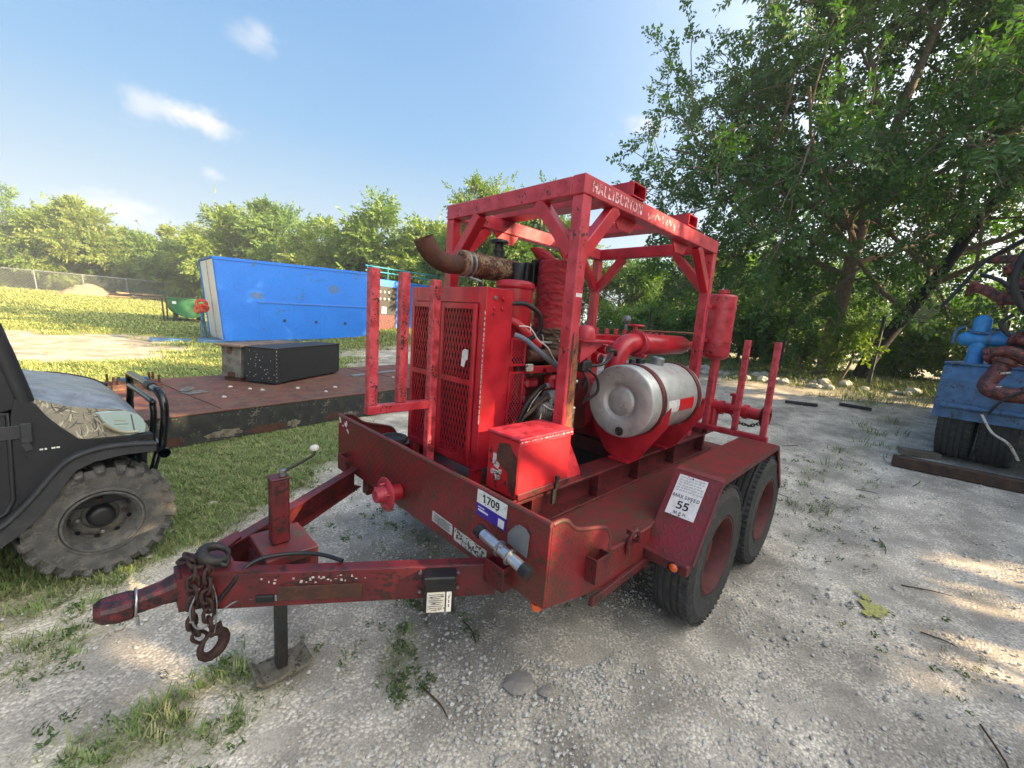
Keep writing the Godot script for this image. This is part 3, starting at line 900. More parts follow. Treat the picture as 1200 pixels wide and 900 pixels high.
	# worn stickers along the lower edge
	for q in [[0.615, 0.285, 0.16, 0.052, 0], [0.598, 0.49, 0.22, 0.058, 1]]:
		b = MB.new()
		var sx := plate_xf(q[0], q[1], -0.003) * Transform3D(Basis(Vector3.BACK, -0.05), Vector3.ZERO)
		b.box(sx, Vector3(q[2], q[3], 0.0016), 0.0)
		var stk := part(b, "worn_sticker", M.white_dirty, front)
		var rr := RandomNumberGenerator.new()
		rr.seed = 40 + int(q[4])
		b = MB.new()
		for k in (46 if q[4] == 1 else 9):
			if q[4] == 1:
				b.box(sx * Transform3D(Basis(Vector3.BACK, rr.randf() * 3), Vector3(rr.randf_range(-0.1, 0.105), rr.randf_range(-0.025, 0.025), 0.0012)), Vector3(rr.randf_range(0.004, 0.016), rr.randf_range(0.003, 0.010), 0.0008), 0.0)
			else:
				b.box(sx * Transform3D(Basis(), Vector3(0, 0.018 - k * 0.0045, 0.0012)), Vector3(0.14 - 0.012 * (k % 3), 0.0016, 0.0008), 0.0)
		part(b, "sticker_print", M.red_dark if q[4] == 1 else M.ink_grey, stk)
	b = MB.new()
	var r5 := RandomNumberGenerator.new()
	r5.seed = 9
	for q in [[0.845, -0.885, 0.022, 0.040], [0.83, -0.80, 0.03, 0.02], [0.842, -0.786, 0.014, 0.03], [0.80, -0.775, 0.016, 0.012], [0.815, -0.84, 0.012, 0.01], [0.79, -0.76, 0.012, 0.016]]:
		b.box(plate_xf(q[0], q[1], -0.002) * Transform3D(Basis(Vector3.BACK, r5.randf_range(-0.3, 0.3)), Vector3.ZERO), Vector3(q[2], q[3], 0.0012), 0.0)
	part(b, "sticker_remains", M.white, front)
	# stake pockets on the wall
	for q in [[0.60, -0.74], [0.585, 0.70]]:
		b = MB.new()
		b.bx(-0.052, -0.044, q[0] - 0.05, q[0] + 0.05, q[1] - 0.055, q[1] + 0.055, 0.002)
		b.bx(-0.046, 0.002, q[0] - 0.05, q[0] + 0.05, q[1] - 0.055, q[1] - 0.047, 0.001)
		b.bx(-0.046, 0.002, q[0] - 0.05, q[0] + 0.05, q[1] + 0.047, q[1] + 0.055, 0.001)
		part(b, "stake_pocket", M.red_dark, front)
	# document tube in its clamps
	b = MB.new()
	b.tube([Vector3(-0.062, 0.735, 0.635), Vector3(-0.062, 0.70, 0.86)], 0.021, 20)
	var dt := part(b, "document_tube", M.chrome, front)
	for q in [[0.735, 0.632, 0.742, 0.605], [0.70, 0.855, 0.693, 0.89]]:
		b = MB.new()
		b.tube([Vector3(-0.062, q[0], q[1]), Vector3(-0.062, q[2], q[3])], 0.0255, 20)
		part(b, "tube_cap", M.black, dt)
	for z in [0.735, 0.79]:
		b = MB.new()
		var y: float = 0.735 - (z - 0.635) * 0.155
		b.lathe([Vector2(0.022, -0.004), Vector2(0.031, -0.004), Vector2(0.031, 0.004), Vector2(0.022, 0.004)], 24, Transform3D(Basis(Vector3(1, 0, 0), Vector3(0, -0.155, 1).normalized(), Vector3(0, -1, -0.155).normalized()), Vector3(-0.062, y, z)), 0.9)
		part(b, "clamp_ring", M.steel, dt)
	b = MB.new()
	b.prism(PackedVector2Array([Vector2(-0.06, -0.02), Vector2(0.045, -0.035), Vector2(0.05, 0.055), Vector2(0.03, 0.075), Vector2(-0.005, 0.078), Vector2(-0.03, 0.06), Vector2(-0.06, 0.02)]), 0.004, plate_xf(0.738, 0.78, -0.005))
	part(b, "clamp_bracket", M.galv, dt)
	# amber lamp under the near corner
	b = MB.new()
	b.lathe([Vector2(0, 0), Vector2(0.022, 0), Vector2(0.022, 0.02), Vector2(0.016, 0.03), Vector2(0, 0.034)], 18, Transform3D(Basis(Vector3(0, 0, 1), Vector3(0, -1, 0), Vector3(1, 0, 0)), Vector3(0.02, 0.535, 0.87)), 0.6)
	part(b, "corner_reflector", M.amber, front)
	# speed sign on the fender slope
	var sl := Vector3(0.61, 0.792, 0)
	var sn := Vector3(-0.792, 0.61, 0)
	var sg := Transform3D(Basis(Vector3(0, 0, 1), sl, sn), Vector3(1.004, 0.737, 1.003) + sn * 0.0105)
	b = MB.new()
	b.box(sg, Vector3(0.146, 0.222, 0.003), 0.001)
	var sgo := part(b, "speed_sign", M.white, t)
	text("MAX SPEED", 0.0185, M.ink_grey, sgo, sg * Transform3D(Basis(), Vector3(0, -0.006, 0.002)), "lettering")
	text("55", 0.042, M.ink, sgo, sg * Transform3D(Basis(), Vector3(0, -0.052, 0.002)), "lettering")
	text("M.P.H.", 0.016, M.ink_grey, sgo, sg * Transform3D(Basis(), Vector3(0, -0.093, 0.002)), "lettering")
	b = MB.new()
	var r6 := RandomNumberGenerator.new()
	r6.seed = 13
	for row in 6:
		var x := -0.062
		while x < 0.056:
			var w := r6.randf_range(0.006, 0.02)
			b.box(sg * Transform3D(Basis(), Vector3(x + w / 2, 0.098 - row * 0.0145, 0.0018)), Vector3(w, 0.0075, 0.0006), 0.0)
			x += w + 0.004
	part(b, "faded_print", M.faded, sgo)
	for q in [0.102, -0.104]:
		b = MB.new()
		b.cyl(sg * Vector3(0.0, q, 0.001), sg * Vector3(0.0, q, 0.005), 0.004, 8)
		part(b, "rivet", M.engine_dark, sgo)

# expanded metal: two families of slanting strands inside a rectangle
func mesh_panel(b: MB, o: Vector3, ux: Vector3, uy: Vector3, w: float, h: float, cw: float, chh: float, t: float) -> void:
	var nrm := ux.cross(uy).normalized()
	for fam in [-1.0, 1.0]:
		var k := -int(h / chh) - 2
		while k * cw < w + (h / chh + 2) * cw:
			var p0 := Vector2(k * cw, 0.0)
			var d := Vector2(cw * fam, chh).normalized()
			# clip to the rectangle
			var t0 := 0.0
			var t1 := h / d.y
			if absf(d.x) > 1e-6:
				var a := (0.0 - p0.x) / d.x
				var c := (w - p0.x) / d.x
				t0 = maxf(t0, minf(a, c)); t1 = minf(t1, maxf(a, c))
			if t1 - t0 > 0.012:
				var q0 := p0 + d * t0
				var q1 := p0 + d * t1
				b.bar(o + ux * q0.x + uy * q0.y + nrm * 0.0009 * fam, o + ux * q1.x + uy * q1.y + nrm * 0.0009 * fam, t, t * 0.6, nrm, 0.0)
			k += 1

func arc_patch(b: MB, cy: float, cz: float, r: float, a0: float, a1: float, x0: float, x1: float) -> void:
	var n := 8
	for k in n:
		var a := lerpf(a0, a1, float(k) / n)
		var e := lerpf(a0, a1, float(k + 1) / n)
		var p := Vector3(0, sin(a), cos(a))
		var q := Vector3(0, sin(e), cos(e))
		var c := Vector3(0, cy, cz)
		var i := b.vert(c + p * r + Vector3(x0, 0, 0), p)
		b.vert(c + p * r + Vector3(x1, 0, 0), p)
		b.vert(c + q * r + Vector3(x1, 0, 0), q)
		b.vert(c + q * r + Vector3(x0, 0, 0), q)
		b.tri_i(i, i + 1, i + 2, p)
		b.tri_i(i, i + 2, i + 3, p)

func along_x(x: float, y: float, z: float, dir := 1.0) -> Transform3D:
	return Transform3D(Basis(Vector3(0, -dir, 0), Vector3(dir, 0, 0), Vector3(0, 0, 1)), Vector3(x, y, z))

func wrap_skin(b: MB, c0: Vector3, c1: Vector3, r0: float, r1: float, rows: int, amp: float, s: int) -> void:
	var f := FastNoiseLite.new()
	f.seed = s
	f.frequency = 1.0
	f.fractal_octaves = 3
	var seg := 36
	var base := b.v.size()
	for i in rows + 1:
		var t := float(i) / rows
		for k in seg + 1:
			var a := TAU * (k % seg) / seg
			var d := Vector3(cos(a), 0, sin(a))
			var w := f.get_noise_3d(d.x * 1.1, t * 17.0 + 0.9 * sin(a * 2.0), d.z * 1.1)
			var w2 := f.get_noise_3d(d.x * 4.0 + 9.0, t * 30.0, d.z * 4.0)
			var r := lerpf(r0, r1, t) * (1.0 + amp * (w + 0.4 * w2))
			if i == rows:
				r *= 0.9
			b.vert(c0.lerp(c1, t) + d * r, d)
	# normals from the finished surface
	for i in rows + 1:
		for k in seg + 1:
			var up := b.v[base + mini(i + 1, rows) * (seg + 1) + k] - b.v[base + maxi(i - 1, 0) * (seg + 1) + k]
			var rt := b.v[base + i * (seg + 1) + (k + 1) % seg] - b.v[base + i * (seg + 1) + (k - 1 + seg) % seg]
			var nn := up.cross(rt).normalized()
			var here := base + i * (seg + 1) + k
			if nn.dot(b.v[here] - c0.lerp(c1, float(i) / rows)) < 0.0:
				nn = -nn
			b.n[here] = nn
	for i in rows:
		for k in seg:
			var q := base + i * (seg + 1) + k
			var h := b.n[q]
			b.tri_i(q, q + 1, q + seg + 2, h)
			b.tri_i(q, q + seg + 2, q + seg + 1, h)
	var top := b.vert(c1 + Vector3(0, 0.006, 0), Vector3.UP)
	for k in seg:
		b.tri_i(top, base + rows * (seg + 1) + k, base + rows * (seg + 1) + k + 1, Vector3.UP)

func build_skid() -> void:
	var t := thing("pump_skid", "red diesel pump unit with lifting frame, radiator and silver fuel tank on the trailer", "pump unit", Vector3(0, 0.6025, 0))
	var Y := -0.6025
	# everything below is written in heights above the ground; the holder lifts it back
	t.position = Vector3(1.3, 0.6025, 0)
	var off := Vector3(-1.3, Y, 0)
	var b: MB
	# rails
	for s in [-1.0, 1.0]:
		b = MB.new()
		b.bx(0.08, 2.62, 0.604, 0.616, s * 0.5 - 0.07, s * 0.5 + 0.07, 0.002)
		b.bx(0.08, 2.62, 0.752, 0.766, s * 0.5 - 0.07, s * 0.5 + 0.07, 0.002)
		b.bx(0.081, 2.619, 0.616, 0.752, s * 0.5 - 0.005, s * 0.5 + 0.005, 0.0)
		var rl := part(b, "skid_rail", M.red_dark, t)
		for x in [0.30, 0.86, 1.32, 1.85, 2.4]:
			boxpart("web_stiffener", M.red_dark, rl, x, x + 0.01, 0.617, 0.751, s * 0.506 if s > 0 else s * 0.566, s * 0.566 if s > 0 else s * 0.506, 0.001)
	for x in [0.12, 0.75, 1.5, 2.1, 2.56]:
		boxpart("skid_cross_beam", M.red_dark, t, x - 0.04, x + 0.04, 0.63, 0.745, -0.494, 0.494, 0.003)
	boxpart("drip_tray", M.engine_dark, t, 0.22, 2.5, 0.64, 0.648, -0.40, 0.40, 0.002)
	# lifting frame
	for sx in 2:
		for s in [-1.0, 1.0]:
			var x0 := 0.52 if sx == 0 else 2.153
			b = MB.new()
			b.bx(x0, x0 + 0.067, 0.768, 2.169, s * 0.4985 - 0.0335, s * 0.4985 + 0.0335, 0.005)
			var po := part(b, "frame_post", M.red_worn if s > 0 else M.red, t)
			# foot gusset
			b = MB.new()
			var dirx := 1.0 if sx == 0 else -1.0
			var xb := x0 + 0.067 if sx == 0 else x0
			b.prism(PackedVector2Array([Vector2(xb, 0.767), Vector2(xb + dirx * 0.15, 0.767), Vector2(xb + dirx * 0.14, 0.80), Vector2(xb + dirx * 0.02, 0.98), Vector2(xb, 1.0)]), 0.009, Transform3D(Basis(), Vector3(0, 0, s * 0.5 + (0.012 if s > 0 else -0.021))))
			part(b, "foot_gusset", M.red_worn, po)
	for s in [-1.0, 1.0]:
		b = MB.new()
		b.bx(0.5195, 2.222, 2.17, 2.26, s * 0.4945 - 0.0385, s * 0.4945 + 0.0385, 0.005)
		part(b, "side_beam", M.red_worn, t)
		for q in [[0.553, 1.0, 0.585], [2.187, -1.0, 2.155]]:
			b = MB.new()
			b.bar(Vector3(q[2] - q[1] * 0.02, 1.90, s * 0.4985), Vector3(q[2] + q[1] * 0.245, 2.175, s * 0.4985), 0.058, 0.066, Vector3(-q[1], 1, 0).normalized(), 0.004)
			part(b, "corner_brace", M.red, t)
	for x in [0.521, 2.1515]:
		b = MB.new()
		b.bx(x, x + 0.069, 2.1715, 2.2585, -0.4555, 0.4555, 0.005)
		part(b, "end_beam", M.red_worn if x < 1.0 else M.red, t)
		for s in [-1.0, 1.0]:
			b = MB.new()
			b.bar(Vector3(x + 0.0345, 1.91, s * 0.475), Vector3(x + 0.0345, 2.175, s * 0.235), 0.06, 0.066, Vector3(0, 1, -s).normalized(), 0.004)
			part(b, "corner_brace", M.red, t)
	# fork pockets across the top
	for x in [0.925, 1.64]:
		b = MB.new()
		b.bx(x, x + 0.135, 2.262, 2.269, -0.54, 0.54, 0.001)
		b.bx(x, x + 0.135, 2.326, 2.333, -0.54, 0.54, 0.001)
		b.bx(x + 0.0002, x + 0.007, 2.269, 2.326, -0.5398, 0.5398, 0.0)
		b.bx(x + 0.128, x + 0.1348, 2.269, 2.326, -0.5398, 0.5398, 0.0)
		part(b, "fork_pocket", M.red, t)
		for s in [-1.0, 1.0]:
			b = MB.new()
			b.prism(PackedVector2Array([Vector2(x - 0.06, 2.168), Vector2(x + 0.18, 2.168), Vector2(x + 0.13, 2.10), Vector2(x, 2.10)]), 0.01, Transform3D(Basis(), Vector3(0, 0, s * 0.47 - 0.005)))
			part(b, "pocket_gusset", M.red, t)
	text("HALLIBURTON", 0.050, M.pink, t, Transform3D(Basis(), Vector3(0.815, 2.215, 0.5335)), "worn_lettering")
	b = MB.new()
	var r9 := RandomNumberGenerator.new()
	r9.seed = 71
	for k in 34:
		var px := r9.randf_range(1.10, 1.52)
		b.box(Transform3D(Basis(Vector3.BACK, 0.2 * r9.randf_range(-1, 1)), Vector3(px, r9.randf_range(2.195, 2.238), 0.5335)), Vector3(r9.randf_range(0.004, 0.012), r9.randf_range(0.008, 0.022), 0.0008), 0.0)
	part(b, "paint_remains", M.pink, t)
	boxpart("sticker", M.white, t, 0.53, 0.578, 1.705, 1.723, 0.5325, 0.5335, 0.0)
	# rust-brown gasket patch on the near front post
	boxpart("bare_patch", M.gasket, t, 0.586, 0.592, 0.95, 1.50, 0.472, 0.531, 0.001)
	for q in [[M.gasket, [0.584, 1.56, 0.57, 1.50, 0.553, 1.43, 0.558, 1.30, 0.535, 1.18, 0.55, 1.10, 0.541, 1.02, 0.56, 0.93, 0.584, 0.90]], [M.rust, [0.534, 1.52, 0.546, 1.54, 0.552, 1.44, 0.545, 1.36, 0.55, 1.25, 0.542, 1.17, 0.536, 1.22, 0.538, 1.34, 0.531, 1.42]]]:
		var pl := PackedVector2Array()
		for k in range(0, q[1].size(), 2):
			pl.append(Vector2(q[1][k], q[1][k + 1]))
		b = MB.new()
		b.prism(pl, 0.0008, Transform3D(Basis(), Vector3(0, 0, 0.5322)))
		part(b, "bare_patch", q[0], t)
	boxpart("gasket_plate", M.gasket, t, 0.593, 0.606, 1.04, 1.40, 0.478, 0.528, 0.002)
	# ---- radiator
	var rd := Node3D.new()
	rd.name = numbered("radiator", t)
	t.add_child(rd, true)
	boxpart("side_plate", M.red, rd, 0.262, 0.44, 0.79, 1.722, 0.197, 0.205, 0.002)
	boxpart("side_plate", M.red, rd, 0.262, 0.44, 0.79, 1.722, -0.46, -0.452, 0.002)
	boxpart("top_tank", M.red, rd, 0.2625, 0.4395, 1.63, 1.7205, -0.451, 0.196, 0.004)
	boxpart("core", M.black, rd, 0.33, 0.40, 0.83, 1.63, -0.45, 0.195, 0.0)
	boxpart("bottom_tank", M.red, rd, 0.2625, 0.4395, 0.785, 0.83, -0.451, 0.196, 0.003)
	# front angle frame and the two guard doors
	for z in [-0.466, 0.158]:
		boxpart("corner_angle", M.red, rd, 0.25, 0.261, 0.785, 1.724, z, z + 0.054, 0.002)
	boxpart("cross_angle", M.red, rd, 0.2505, 0.2605, 1.645, 1.7235, -0.412, 0.158, 0.002)
	boxpart("cross_angle", M.red, rd, 0.2505, 0.2605, 0.785, 0.84, -0.412, 0.158, 0.002)
	for q in [[-0.44, -0.145], [-0.14, 0.156]]:
		b = MB.new()
		var y0 := 0.80
		var y1 := 1.64
		b.bx(0.236, 0.249, y0, y1, q[0], q[0] + 0.026, 0.002)
		b.bx(0.236, 0.249, y0, y1, q[1] - 0.026, q[1], 0.002)
		b.bx(0.2363, 0.2487, y1 - 0.027, y1, q[0] + 0.026, q[1] - 0.026, 0.0)
		b.bx(0.2363, 0.2487, y0, y0 + 0.027, q[0] + 0.026, q[1] - 0.026, 0.0)
		b.bx(0.2363, 0.2487, 1.225, 1.252, q[0] + 0.026, q[1] - 0.026, 0.0)
		var dr := part(b, "guard_door", M.red, rd)
		b = MB.new()
		mesh_panel(b, Vector3(0.2435, y0 + 0.02, q[0] + 0.02), Vector3(0, 0, 1), Vector3(0, 1, 0), q[1] - q[0] - 0.04, y1 - y0 - 0.04, 0.026, 0.078, 0.0040)
		part(b, "guard_mesh", M.red, dr)
	b = MB.new()
	b.prism(PackedVector2Array([Vector2(-0.025, -0.045), Vector2(-0.02, 0.03), Vector2(0.0, 0.045), Vector2(0.028, 0.04), Vector2(0.027, -0.008), Vector2(0.012, -0.014), Vector2(0.0, -0.05)]), 0.001, plate_xf(1.365, 0.085, 0.234))
	part(b, "torn_sticker", M.white, rd)
	b = MB.new()
	for k in 22:
		b.box(plate_xf(1.05 + k * 0.026, 0.2085, 0.2485) * Transform3D(Basis(), Vector3.ZERO), Vector3(0.005, r9.randf_range(0.008, 0.024), 0.002), 0.0)
	part(b, "bare_edge", M.white_dirty, rd)
	for q in [[1.675, 0.31], [1.675, 0.365], [1.625, 0.31], [1.625, 0.365]]:
		b = MB.new()
		b.cyl(Vector3(q[1], q[0], 0.204), Vector3(q[1], q[0], 0.214), 0.011, 6, 0.002)
		part(b, "bolt", M.steel if q[1] < 0.35 and q[0] > 1.65 else M.red, rd)
	for z in [-0.43, 0.17]:
		boxpart("leg", M.red, rd, 0.252, 0.31, 0.70, 0.784, z - 0.022, z + 0.022, 0.003)
		boxpart("foot", M.red_dark, rd, 0.225, 0.34, 0.689, 0.6995, z - 0.055, z + 0.055, 0.002)
		for k in 2:
			b = MB.new()
			b.cyl(Vector3(0.24, 0.699, z - 0.03 + 0.06 * k), Vector3(0.24, 0.712, z - 0.03 + 0.06 * k), 0.010, 6, 0.002)
			part(b, "foot_bolt", M.rust, rd)
	boxpart("base_channel", M.red_dark, rd, 0.17, 0.46, 0.65, 0.688, -0.49, 0.31, 0.003)
	# rubber filler neck standing in the tub beside the radiator
	b = MB.new()
	b.lathe([Vector2(0.05, 0.0), Vector2(0.075, 0.0), Vector2(0.072, 0.10), Vector2(0.05, 0.10)], 24, Transform3D(Basis(), Vector3(0.12, 0.70, -0.42)), 0.8)
	part(b, "neck", M.red, rd)
	b = MB.new()
	b.lathe([Vector2(0.05, 0.0), Vector2(0.086, 0.0), Vector2(0.09, 0.01), Vector2(0.09, 0.025), Vector2(0.084, 0.033), Vector2(0.062, 0.033), Vector2(0.056, 0.02), Vector2(0.0, 0.018)], 28, Transform3D(Basis(), Vector3(0.12, 0.80, -0.42)), 0.7)
	part(b, "rubber_cap", M.rubber, rd)
	# fan shroud and the side guards of expanded metal
	b = MB.new()
	b.lathe([Vector2(0.30, 0.0), Vector2(0.31, 0.0), Vector2(0.31, 0.07), Vector2(0.30, 0.07)], 36, along_x(0.442, 1.22, -0.127), 0.8)
	part(b, "fan_shroud", M.red, rd)
	b = MB.new()
	for k in 6:
		var a := TAU * k / 6
		b.box(Transform3D(Basis(Vector3.RIGHT, a) * Basis(Vector3(0, 1, 0), 0.5), Vector3(0.47, 1.22, -0.127) + Basis(Vector3.RIGHT, a) * Vector3(0, 0.155, 0)), Vector3(0.012, 0.25, 0.085), 0.003)
	b.cyl(Vector3(0.445, 1.22, -0.127), Vector3(0.52, 1.22, -0.127), 0.05, 20)
	part(b, "fan", M.black, rd)
	for q in [[1.0, 1.30], [1.33, 1.48]]:
		b = MB.new()
		b.bx(0.441, 0.452, q[0], q[1], 0.205, 0.213, 0.001)
		b.bx(0.548, 0.556, q[0], q[1], 0.205, 0.213, 0.001)
		b.bx(0.452, 0.548, q[1] - 0.012, q[1], 0.2053, 0.2127, 0.0)
		b.bx(0.452, 0.548, q[0], q[0] + 0.012, 0.2053, 0.2127, 0.0)
		var gd := part(b, "side_guard", M.red, rd)
		b = MB.new()
		mesh_panel(b, Vector3(0.45, q[0] + 0.008, 0.209), Vector3(1, 0, 0), Vector3(0, 1, 0), 0.10, q[1] - q[0] - 0.016, 0.022, 0.026, 0.0026)
		part(b, "guard_mesh", M.red_worn, gd)
	# ---- engine
	var en := Node3D.new()
	en.name = numbered("diesel_engine", t)
	t.add_child(en, true)
	b = MB.new()
	b.bx(0.56, 1.28, 0.86, 1.32, -0.24, 0.16, 0.02)
	b.bx(0.60, 1.24, 0.72, 0.865, -0.15, 0.11, 0.03)
	part(b, "engine_block", M.red_dark, en)
	b = MB.new()
	b.bx(0.57, 1.27, 1.32, 1.44, -0.22, 0.14, 0.012)
	part(b, "cylinder_head", M.engine_dark, en)
	for k in 3:
		boxpart("valve_cover", M.red, en, 0.60 + k * 0.225, 0.80 + k * 0.225, 1.44, 1.50, -0.19, 0.05, 0.014)
	b = MB.new()
	b.tube([Vector3(0.58, 1.385, 0.20), Vector3(1.24, 1.385, 0.20)], 0.034, 14)
	for k in 6:
		b.tube([Vector3(0.64 + k * 0.105, 1.385, 0.20), Vector3(0.64 + k * 0.105, 1.39, 0.13)], 0.022, 10)
	part(b, "exhaust_manifold", M.rust, en)
	barpart("bracket", M.red, en, Vector3(0.56, 1.31, 0.225), Vector3(0.86, 1.31, 0.225), 0.02, 0.04)
	boxpart("white_connector", M.white_dirty, en, 0.53, 0.575, 1.305, 1.345, 0.238, 0.262, 0.004)
	b = MB.new()
	b.lathe([Vector2(0, 0), Vector2(0.105, 0), Vector2(0.11, 0.006), Vector2(0.096, 0.016), Vector2(0.11, 0.026), Vector2(0.105, 0.032), Vector2(0.03, 0.034), Vector2(0.03, 0.05), Vector2(0, 0.05)], 32, along_x(0.56, 1.0, 0.02, -1.0), 0.7)
	part(b, "crank_pulley", M.engine_dark, en)
	b = MB.new()
	b.lathe([Vector2(0, 0), Vector2(0.05, 0), Vector2(0.066, 0.012), Vector2(0.068, 0.05), Vector2(0.062, 0.055), Vector2(0.068, 0.06), Vector2(0.068, 0.10), Vector2(0.05, 0.125), Vector2(0.02, 0.13), Vector2(0, 0.13)], 28, along_x(0.60, 1.085, 0.255), 0.7)
	part(b, "alternator", M.steel, en)
	b = MB.new()
	b.lathe([Vector2(0, 0), Vector2(0.035, 0), Vector2(0.042, 0.01), Vector2(0.042, 0.11), Vector2(0.03, 0.12), Vector2(0, 0.12)], 22, along_x(0.72, 1.145, 0.245), 0.7)
	part(b, "starter_motor", M.galv, en)
	b = MB.new()
	b.lathe([Vector2(0, 0), Vector2(0.05, 0.0), Vector2(0.053, 0.008), Vector2(0.053, 0.14), Vector2(0.04, 0.15), Vector2(0, 0.15)], 24, Transform3D(Basis(), Vector3(0.93, 0.93, 0.24)), 0.7)
	part(b, "oil_filter", M.white_dirty, en)
	b = MB.new()
	b.bx(0.76, 0.92, 1.18, 1.27, 0.17, 0.24, 0.02)
	b.ball(Vector3(0.84, 1.23, 0.235), 0.045, 14)
	b.bx(0.60, 0.70, 1.20, 1.25, 0.165, 0.20, 0.01)
	part(b, "water_pump", M.red, en)
	b = MB.new()
	for q in [[0.62, 0.95], [0.70, 0.92], [0.78, 0.96], [0.86, 0.90], [0.66, 1.28], [0.74, 1.27], [0.9, 1.28]]:
		b.cyl(Vector3(q[0], q[1], 0.158), Vector3(q[0], q[1], 0.175), 0.012, 6)
	part(b, "block_bolts", M.steel, en)
	var hoses := [
		[M.hose_grey, 0.0135, [Vector3(0.42, 1.50, 0.25), Vector3(0.47, 1.475, 0.29), Vector3(0.57, 1.40, 0.33), Vector3(0.70, 1.33, 0.34), Vector3(0.84, 1.29, 0.30)]],
		[M.hose, 0.012, [Vector3(0.43, 1.655, 0.19), Vector3(0.50, 1.66, 0.24), Vector3(0.58, 1.61, 0.27), Vector3(0.60, 1.53, 0.26), Vector3(0.56, 1.47, 0.22)]],
		[M.hose, 0.013, [Vector3(0.47, 1.0, 0.27), Vector3(0.50, 1.12, 0.29), Vector3(0.57, 1.20, 0.30), Vector3(0.66, 1.225, 0.28)]],
		[M.blanket_brown, 0.010, [Vector3(0.48, 1.04, 0.28), Vector3(0.56, 1.12, 0.31), Vector3(0.64, 1.16, 0.31), Vector3(0.70, 1.15, 0.29)]],
		[M.hose, 0.008, [Vector3(0.49, 1.03, 0.29), Vector3(0.56, 1.01, 0.31), Vector3(0.59, 0.93, 0.30)]],
		[M.wire, 0.0035, [Vector3(0.44, 1.545, 0.26), Vector3(0.49, 1.54, 0.29), Vector3(0.54, 1.48, 0.31), Vector3(0.60, 1.44, 0.33), Vector3(0.66, 1.37, 0.34), Vector3(0.74, 1.345, 0.35), Vector3(0.86, 1.345, 0.34)]],
		[M.wire, 0.0028, [Vector3(0.78, 1.49, 0.28), Vector3(0.70, 1.485, 0.33), Vector3(0.69, 1.475, 0.33), Vector3(0.78, 1.475, 0.30)]],
		[M.wire, 0.0025, [Vector3(0.52, 1.09, 0.29), Vector3(0.55, 1.15, 0.30), Vector3(0.61, 1.205, 0.30)]],
		[M.wire, 0.003, [Vector3(0.55, 1.04, 0.315), Vector3(0.575, 1.045, 0.33), Vector3(0.585, 1.085, 0.335)]],
		[M.wire, 0.003, [Vector3(0.61, 1.13, 0.32), Vector3(0.66, 1.10, 0.335), Vector3(0.70, 1.095, 0.33), Vector3(0.71, 1.12, 0.33)]],
		[M.hose, 0.010, [Vector3(0.88, 1.36, 0.36), Vector3(0.91, 1.30, 0.38), Vector3(0.90, 1.22, 0.37)]],
		[M.hose, 0.012, [Vector3(0.95, 1.40, 0.33), Vector3(1.05, 1.42, 0.36), Vector3(1.18, 1.43, 0.38), Vector3(1.30, 1.40, 0.32)]],
	]
	for h in hoses:
		tubepart("hose" if h[0] != M.wire else "wire", h[0], en, curve(h[2], 6), h[1], 8)
	b = MB.new()
	b.cyl(Vector3(0.665, 1.222, 0.282), Vector3(0.70, 1.222, 0.272), 0.016, 8, 0.002)
	b.cyl(Vector3(0.70, 1.15, 0.29), Vector3(0.715, 1.12, 0.29), 0.014, 8, 0.002)
	part(b, "hose_end", M.chrome, en)
	# fuel rail, injector lines, brackets and fasteners along the near side
	b = MB.new()
	b.tube([Vector3(0.60, 1.455, 0.165), Vector3(1.22, 1.455, 0.165)], 0.012, 10)
	part(b, "fuel_rail", M.steel, en)
	for k in 6:
		tubepart("injector_line", M.galv, en, curve([Vector3(0.64 + k * 0.1, 1.455, 0.17), Vector3(0.65 + k * 0.1, 1.50, 0.15), Vector3(0.66 + k * 0.1, 1.49, 0.08)], 4), 0.004, 6)
	boxpart("control_box", M.black, en, 0.93, 1.06, 1.16, 1.30, 0.165, 0.225, 0.008)
	boxpart("mount_plate", M.red, en, 0.58, 0.62, 0.86, 1.26, 0.162, 0.175, 0.003)
	for q in [[0.60, 0.90], [0.60, 1.02], [0.60, 1.14], [0.60, 1.23]]:
		b = MB.new()
		b.cyl(Vector3(q[0], q[1], 0.175), Vector3(q[0], q[1], 0.186), 0.010, 6, 0.002)
		part(b, "plate_bolt", M.steel, en)
	b = MB.new()
	for k in 5:
		b.lathe([Vector2(0.050, 0), Vector2(0.0705, 0.003), Vector2(0.0705, 0.008), Vector2(0.05, 0.011)], 24, along_x(0.612 + k * 0.018, 1.085, 0.255), 0.8)
	part(b, "alternator_fins", M.galv, en)
	b = MB.new()
	b.lathe([Vector2(0, 0), Vector2(0.034, 0), Vector2(0.038, 0.004), Vector2(0.03, 0.011), Vector2(0.038, 0.018), Vector2(0.034, 0.022), Vector2(0, 0.022)], 22, along_x(0.598, 1.085, 0.255, -1.0), 0.7)
	part(b, "alternator_pulley", M.engine_dark, en)
	b = MB.new()
	b.tube(curve([Vector3(0.585, 1.118, 0.255), Vector3(0.545, 1.10, 0.08), Vector3(0.54, 1.08, -0.03), Vector3(0.54, 0.95, -0.07), Vector3(0.542, 0.91, 0.04), Vector3(0.57, 1.0, 0.2), Vector3(0.585, 1.052, 0.262)], 5), 0.007, 6)
	part(b, "drive_belt", M.hose, en)
	for q in [[0.70, 1.30, 0.018, M.red], [0.80, 1.325, 0.014, M.gasket], [0.88, 1.18, 0.02, M.red_dark], [0.78, 1.01, 0.022, M.engine_dark], [0.99, 1.05, 0.026, M.red]]:
		b = MB.new()
		b.cyl(Vector3(q[0], q[1], 0.16), Vector3(q[0], q[1], 0.235), q[2], 10, 0.003)
		part(b, "sender", q[3], en)
